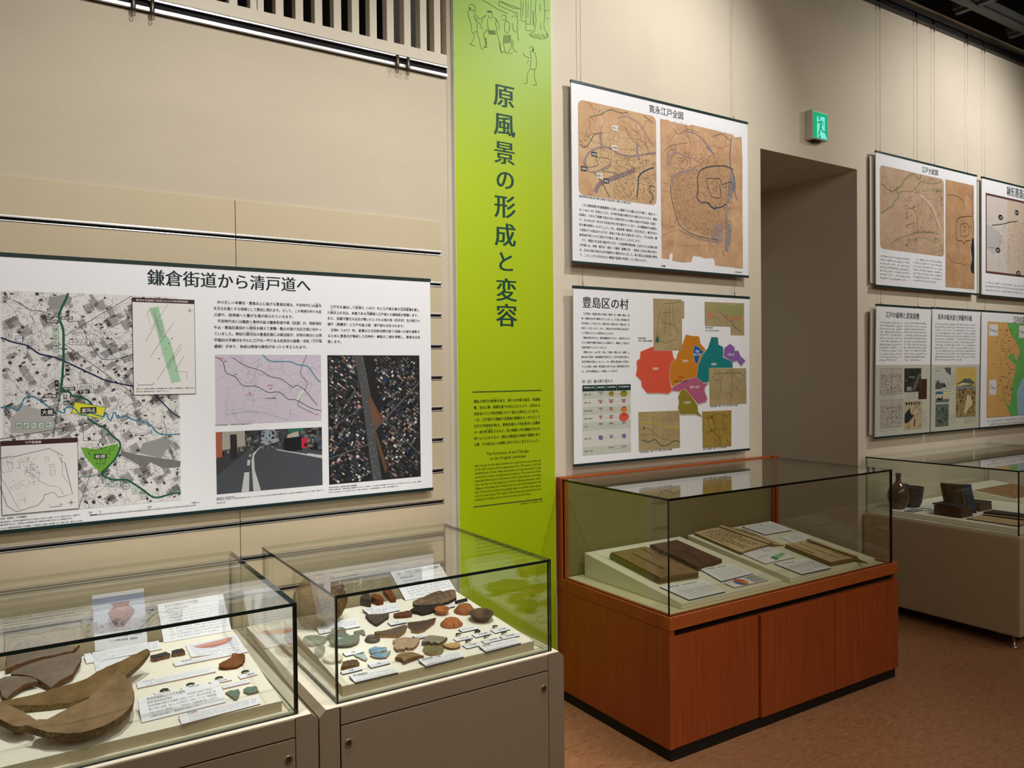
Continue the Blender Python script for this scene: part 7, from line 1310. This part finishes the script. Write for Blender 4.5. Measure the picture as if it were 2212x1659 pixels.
# raised rim fragment standing in the pot's back wall
MB().prism([(4.715+.069*math.cos(a), 2.735+.069*math.sin(a), .752+.018*k) for a, k in ((.7, 0), (1.1, 0), (1.5, 0), (1.9, 0), (2.3, 0), (2.15, 1), (1.8, 1), (1.3, 1), (.95, .8))], (0, -.006, 0)).build('rim_flange', MATS['dark_pot'], bo)
alb = M('album_edges', (110, 84, 58), .85, rgb2=(60, 44, 32), vscale=160, stretch=(.2, .2, 8), bump=.6, bscale=200); albc = M('album_cover', (40, 38, 36), .6); bluec = M('indigo_cover', (44, 60, 84), .6, var=.1, vscale=40)
def stack_book(x0, x1, y0, y1, z0, h, n, label, coverm):
    t = thing('album', ((x0+x1)/2, (y0+y1)/2, z0), label, 'album', GF); R = random.Random(int(x0*1000))
    for i in range(n):
        a, b = z0+.002+(h-.004)*i/n, z0+.002+(h-.004)*(i+1)/n-.0006; j = lambda: R.gauss(0, .0012)
        MB().box(x0+j(), x1+j(), y0+j(), y1+j(), a, b, b=.0012).build('leaf_block', alb, t)
    MB().box(x0-.002, x1+.002, y0-.002, y1+.002, z0, z0+.0022, b=.0008).build('cover', coverm, t); MB().box(x0-.002, x1+.002, y0-.002, y1+.002, z0+h-.0022, z0+h, b=.0008).build('cover', coverm, t)
    return t
stack_book(4.562, 4.690, 2.357, 2.512, .6345, .056, 7, 'thick folded album with brown edges, nearest in the far case', albc)
stack_book(4.86, 5.00, 2.40, 2.56, .6345, .050, 5, 'dark album behind the standing indigo one', albc)
MB_ = MB().prism([(4.575, 2.40, .6912), (4.575, 2.53, .6912), (4.70, 2.53, .6912), (4.70, 2.40, .6912)], (0, 0, .006))
tag(MB_.build('dark_folder', albc, None, (4.63, 2.46, .691)), 'dark folder lying open on the thick album', 'folder', GF)
t = thing('standing_album', (4.79, 2.42, .6345), 'indigo album standing open and leaning back', 'album', GF)
def leaf(a, b, top, m, nm, th=.006):
    a = np.array(a); b = np.array(b); top = np.array(top); n_ = np.cross(b-a, top); n_ = n_/np.linalg.norm(n_)*th; MB().prism([a, b, b+top, a+top], n_).build(nm, m, t)
A0, A1, A2 = V3(4.735, 2.53, .635), V3(4.757, 2.415, .635), V3(4.797, 2.390, .635); up = V3(-.025, .020, .170)
leaf(A0, A1, up, M('folded_pages', (128, 98, 66), .8, rgb2=(50, 36, 28), vscale=14, stretch=(3, 3, .2)), 'folded_pages', .02); leaf(A1, A2, up, bluec, 'cover'); leaf(A1*.75+A2*.25+up*.45+V3(-.0005, -.0045, 0), A1*.35+A2*.65+up*.45+V3(-.0005, -.0045, 0), up*.42, M('title_slip', (206, 192, 150), .8), 'title_slip', .001)
def flat4(px4, h, name, label, cat, m, edge=None, hf=None, lift=.0006):
    q = [S4.hit(*p, h) for p in px4]; o = slab(S4, q, hf or (lambda u, v: h), [m, edge or m], name, None, 8, base=lift, loc=S4.P(*(sum(q)/4))); return tag(o, label, cat, GF)
flat4(Qz((1330, 848), (1560, 800), (2330, 905), (2130, 966)), .006, 'flat_album', 'flat buff album with dark edge at the front of the far case', 'album', pagem, albc)
flat4(Qz((1570, 785), (1640, 770), (2330, 850), (2330, 872)), .010, 'flat_album', 'narrow pale folded sheet above the flat buff album', 'album', pagem, albc)
flat4(Qz((1590, 750), (1740, 715), (2330, 790), (2330, 830)), .020, 'flat_album', 'black thin album above the narrow pale sheet', 'album', albc, albc, lift=.0106)
flat4(Qz((370, 735), (515, 690), (668, 716), (525, 752)), .004, 'label_card', 'grey label card in front of the brown bottle', 'label card', M('grey_card', (150, 156, 166), .6), cardedge)
flat4(Qz((628, 690), (715, 640), (800, 650), (790, 700)), .004, 'label_card', 'white label card beside the dark pot', 'label card', cardw, cardedge)
m = MB().prism([(5.36, 2.40, .6345), (5.36, 2.83, .6345), (5.36, 2.83, .690), (5.36, 2.40, .648)], (.54, 0, 0)); tag(m.build('map_slope', slopem, None, (5.6, 2.62, .6345)), 'cream slope carrying a brown map in the far case', 'book slope')
MS = Surf((5.36, 2.40, .648), (1, 0, 0), (0, .43, .042)); MB().prism([MS.P(.03, .05, .001), MS.P(.52, .05, .001), MS.P(.52, .30, .001), MS.P(.03, .30, .001)], MS.n*.002).build('x', M('brown_map', (166, 126, 84), .8, rgb2=(136, 98, 62), vscale=16), None, (5.62, 2.58, .665))
o = bpy.data.objects['x']; o.name = 'map_sheet'; tag(o, 'brown old map sheet lying on the cream slope', 'map sheet', GF)
# ------------------------------------------------------------------ hanging wires
wirem = M('steel_wire', (112, 102, 90), .4, metal=.7); hkm = M('hook_dark', (74, 68, 62), .35, metal=.9)
def hang(xu, yu, ztop, zl, label, zu=None, Y=2.881):
    X = on_y(xu, yu, Y)[0]; t = thing('hanging_wire', (X, Y, zl), label, 'hanging wire', 'wires holding the wall panels')
    MB().tube([(X, Y, ztop), (X, Y, (ztop+zl)/2), (X, Y, zl)], .0009, 6).build('wire', wirem, t)
    MB().lathe((X, Y, ztop-.01), [(.0005, 0), (.005, .001), (.0075, .006), (.0075, .055), (.004, .06), (.0005, .061)], 12).build('hook', hkm, t, smooth=True)
    MB().tube([(X+.0065*math.cos(a), Y, ztop-.020+.011*math.sin(a)) for a in np.linspace(.5, 6.4, 12)], .0018, 6).build('hook_ring', hkm, t, smooth=True)
    MB().tube([(X, Y, zl+.022), (X, Y, zl+.008), (X, Y-.010, zl+.004), (X, Y-.016, zl-.004)], [.0028, .0035, .003, .0025], 8).build('panel_clip', alu, t, smooth=True)
    if zu: MB().tube([(X, Y, zu+.024), (X, Y, zu+.006)], [.0024, .0030], 8).build('upper_clip', alu, t, smooth=True)
for x, y, lb in ((1256.6, 400, 'thin steel wire at the left end of the brown old maps panel'), (1586, 500, 'thin steel wire at the right end of the brown old maps panel')): hang(x, y, 3.775, 1.893, lb, 2.831)
for x, y, lb in ((1901.5, 320, 'thin steel wire right of the passage, first of the far wires'), (1981.5, 330, 'second of the thin far wires right of the passage'), (2018.5, 340, 'third of the thin far wires right of the passage'), (2090.5, 350, 'fourth of the thin far wires right of the passage'), (2127, 370, 'fifth of the thin far wires, nearest the right edge')): hang(x, y, 3.775, 1.897, lb, 2.849)
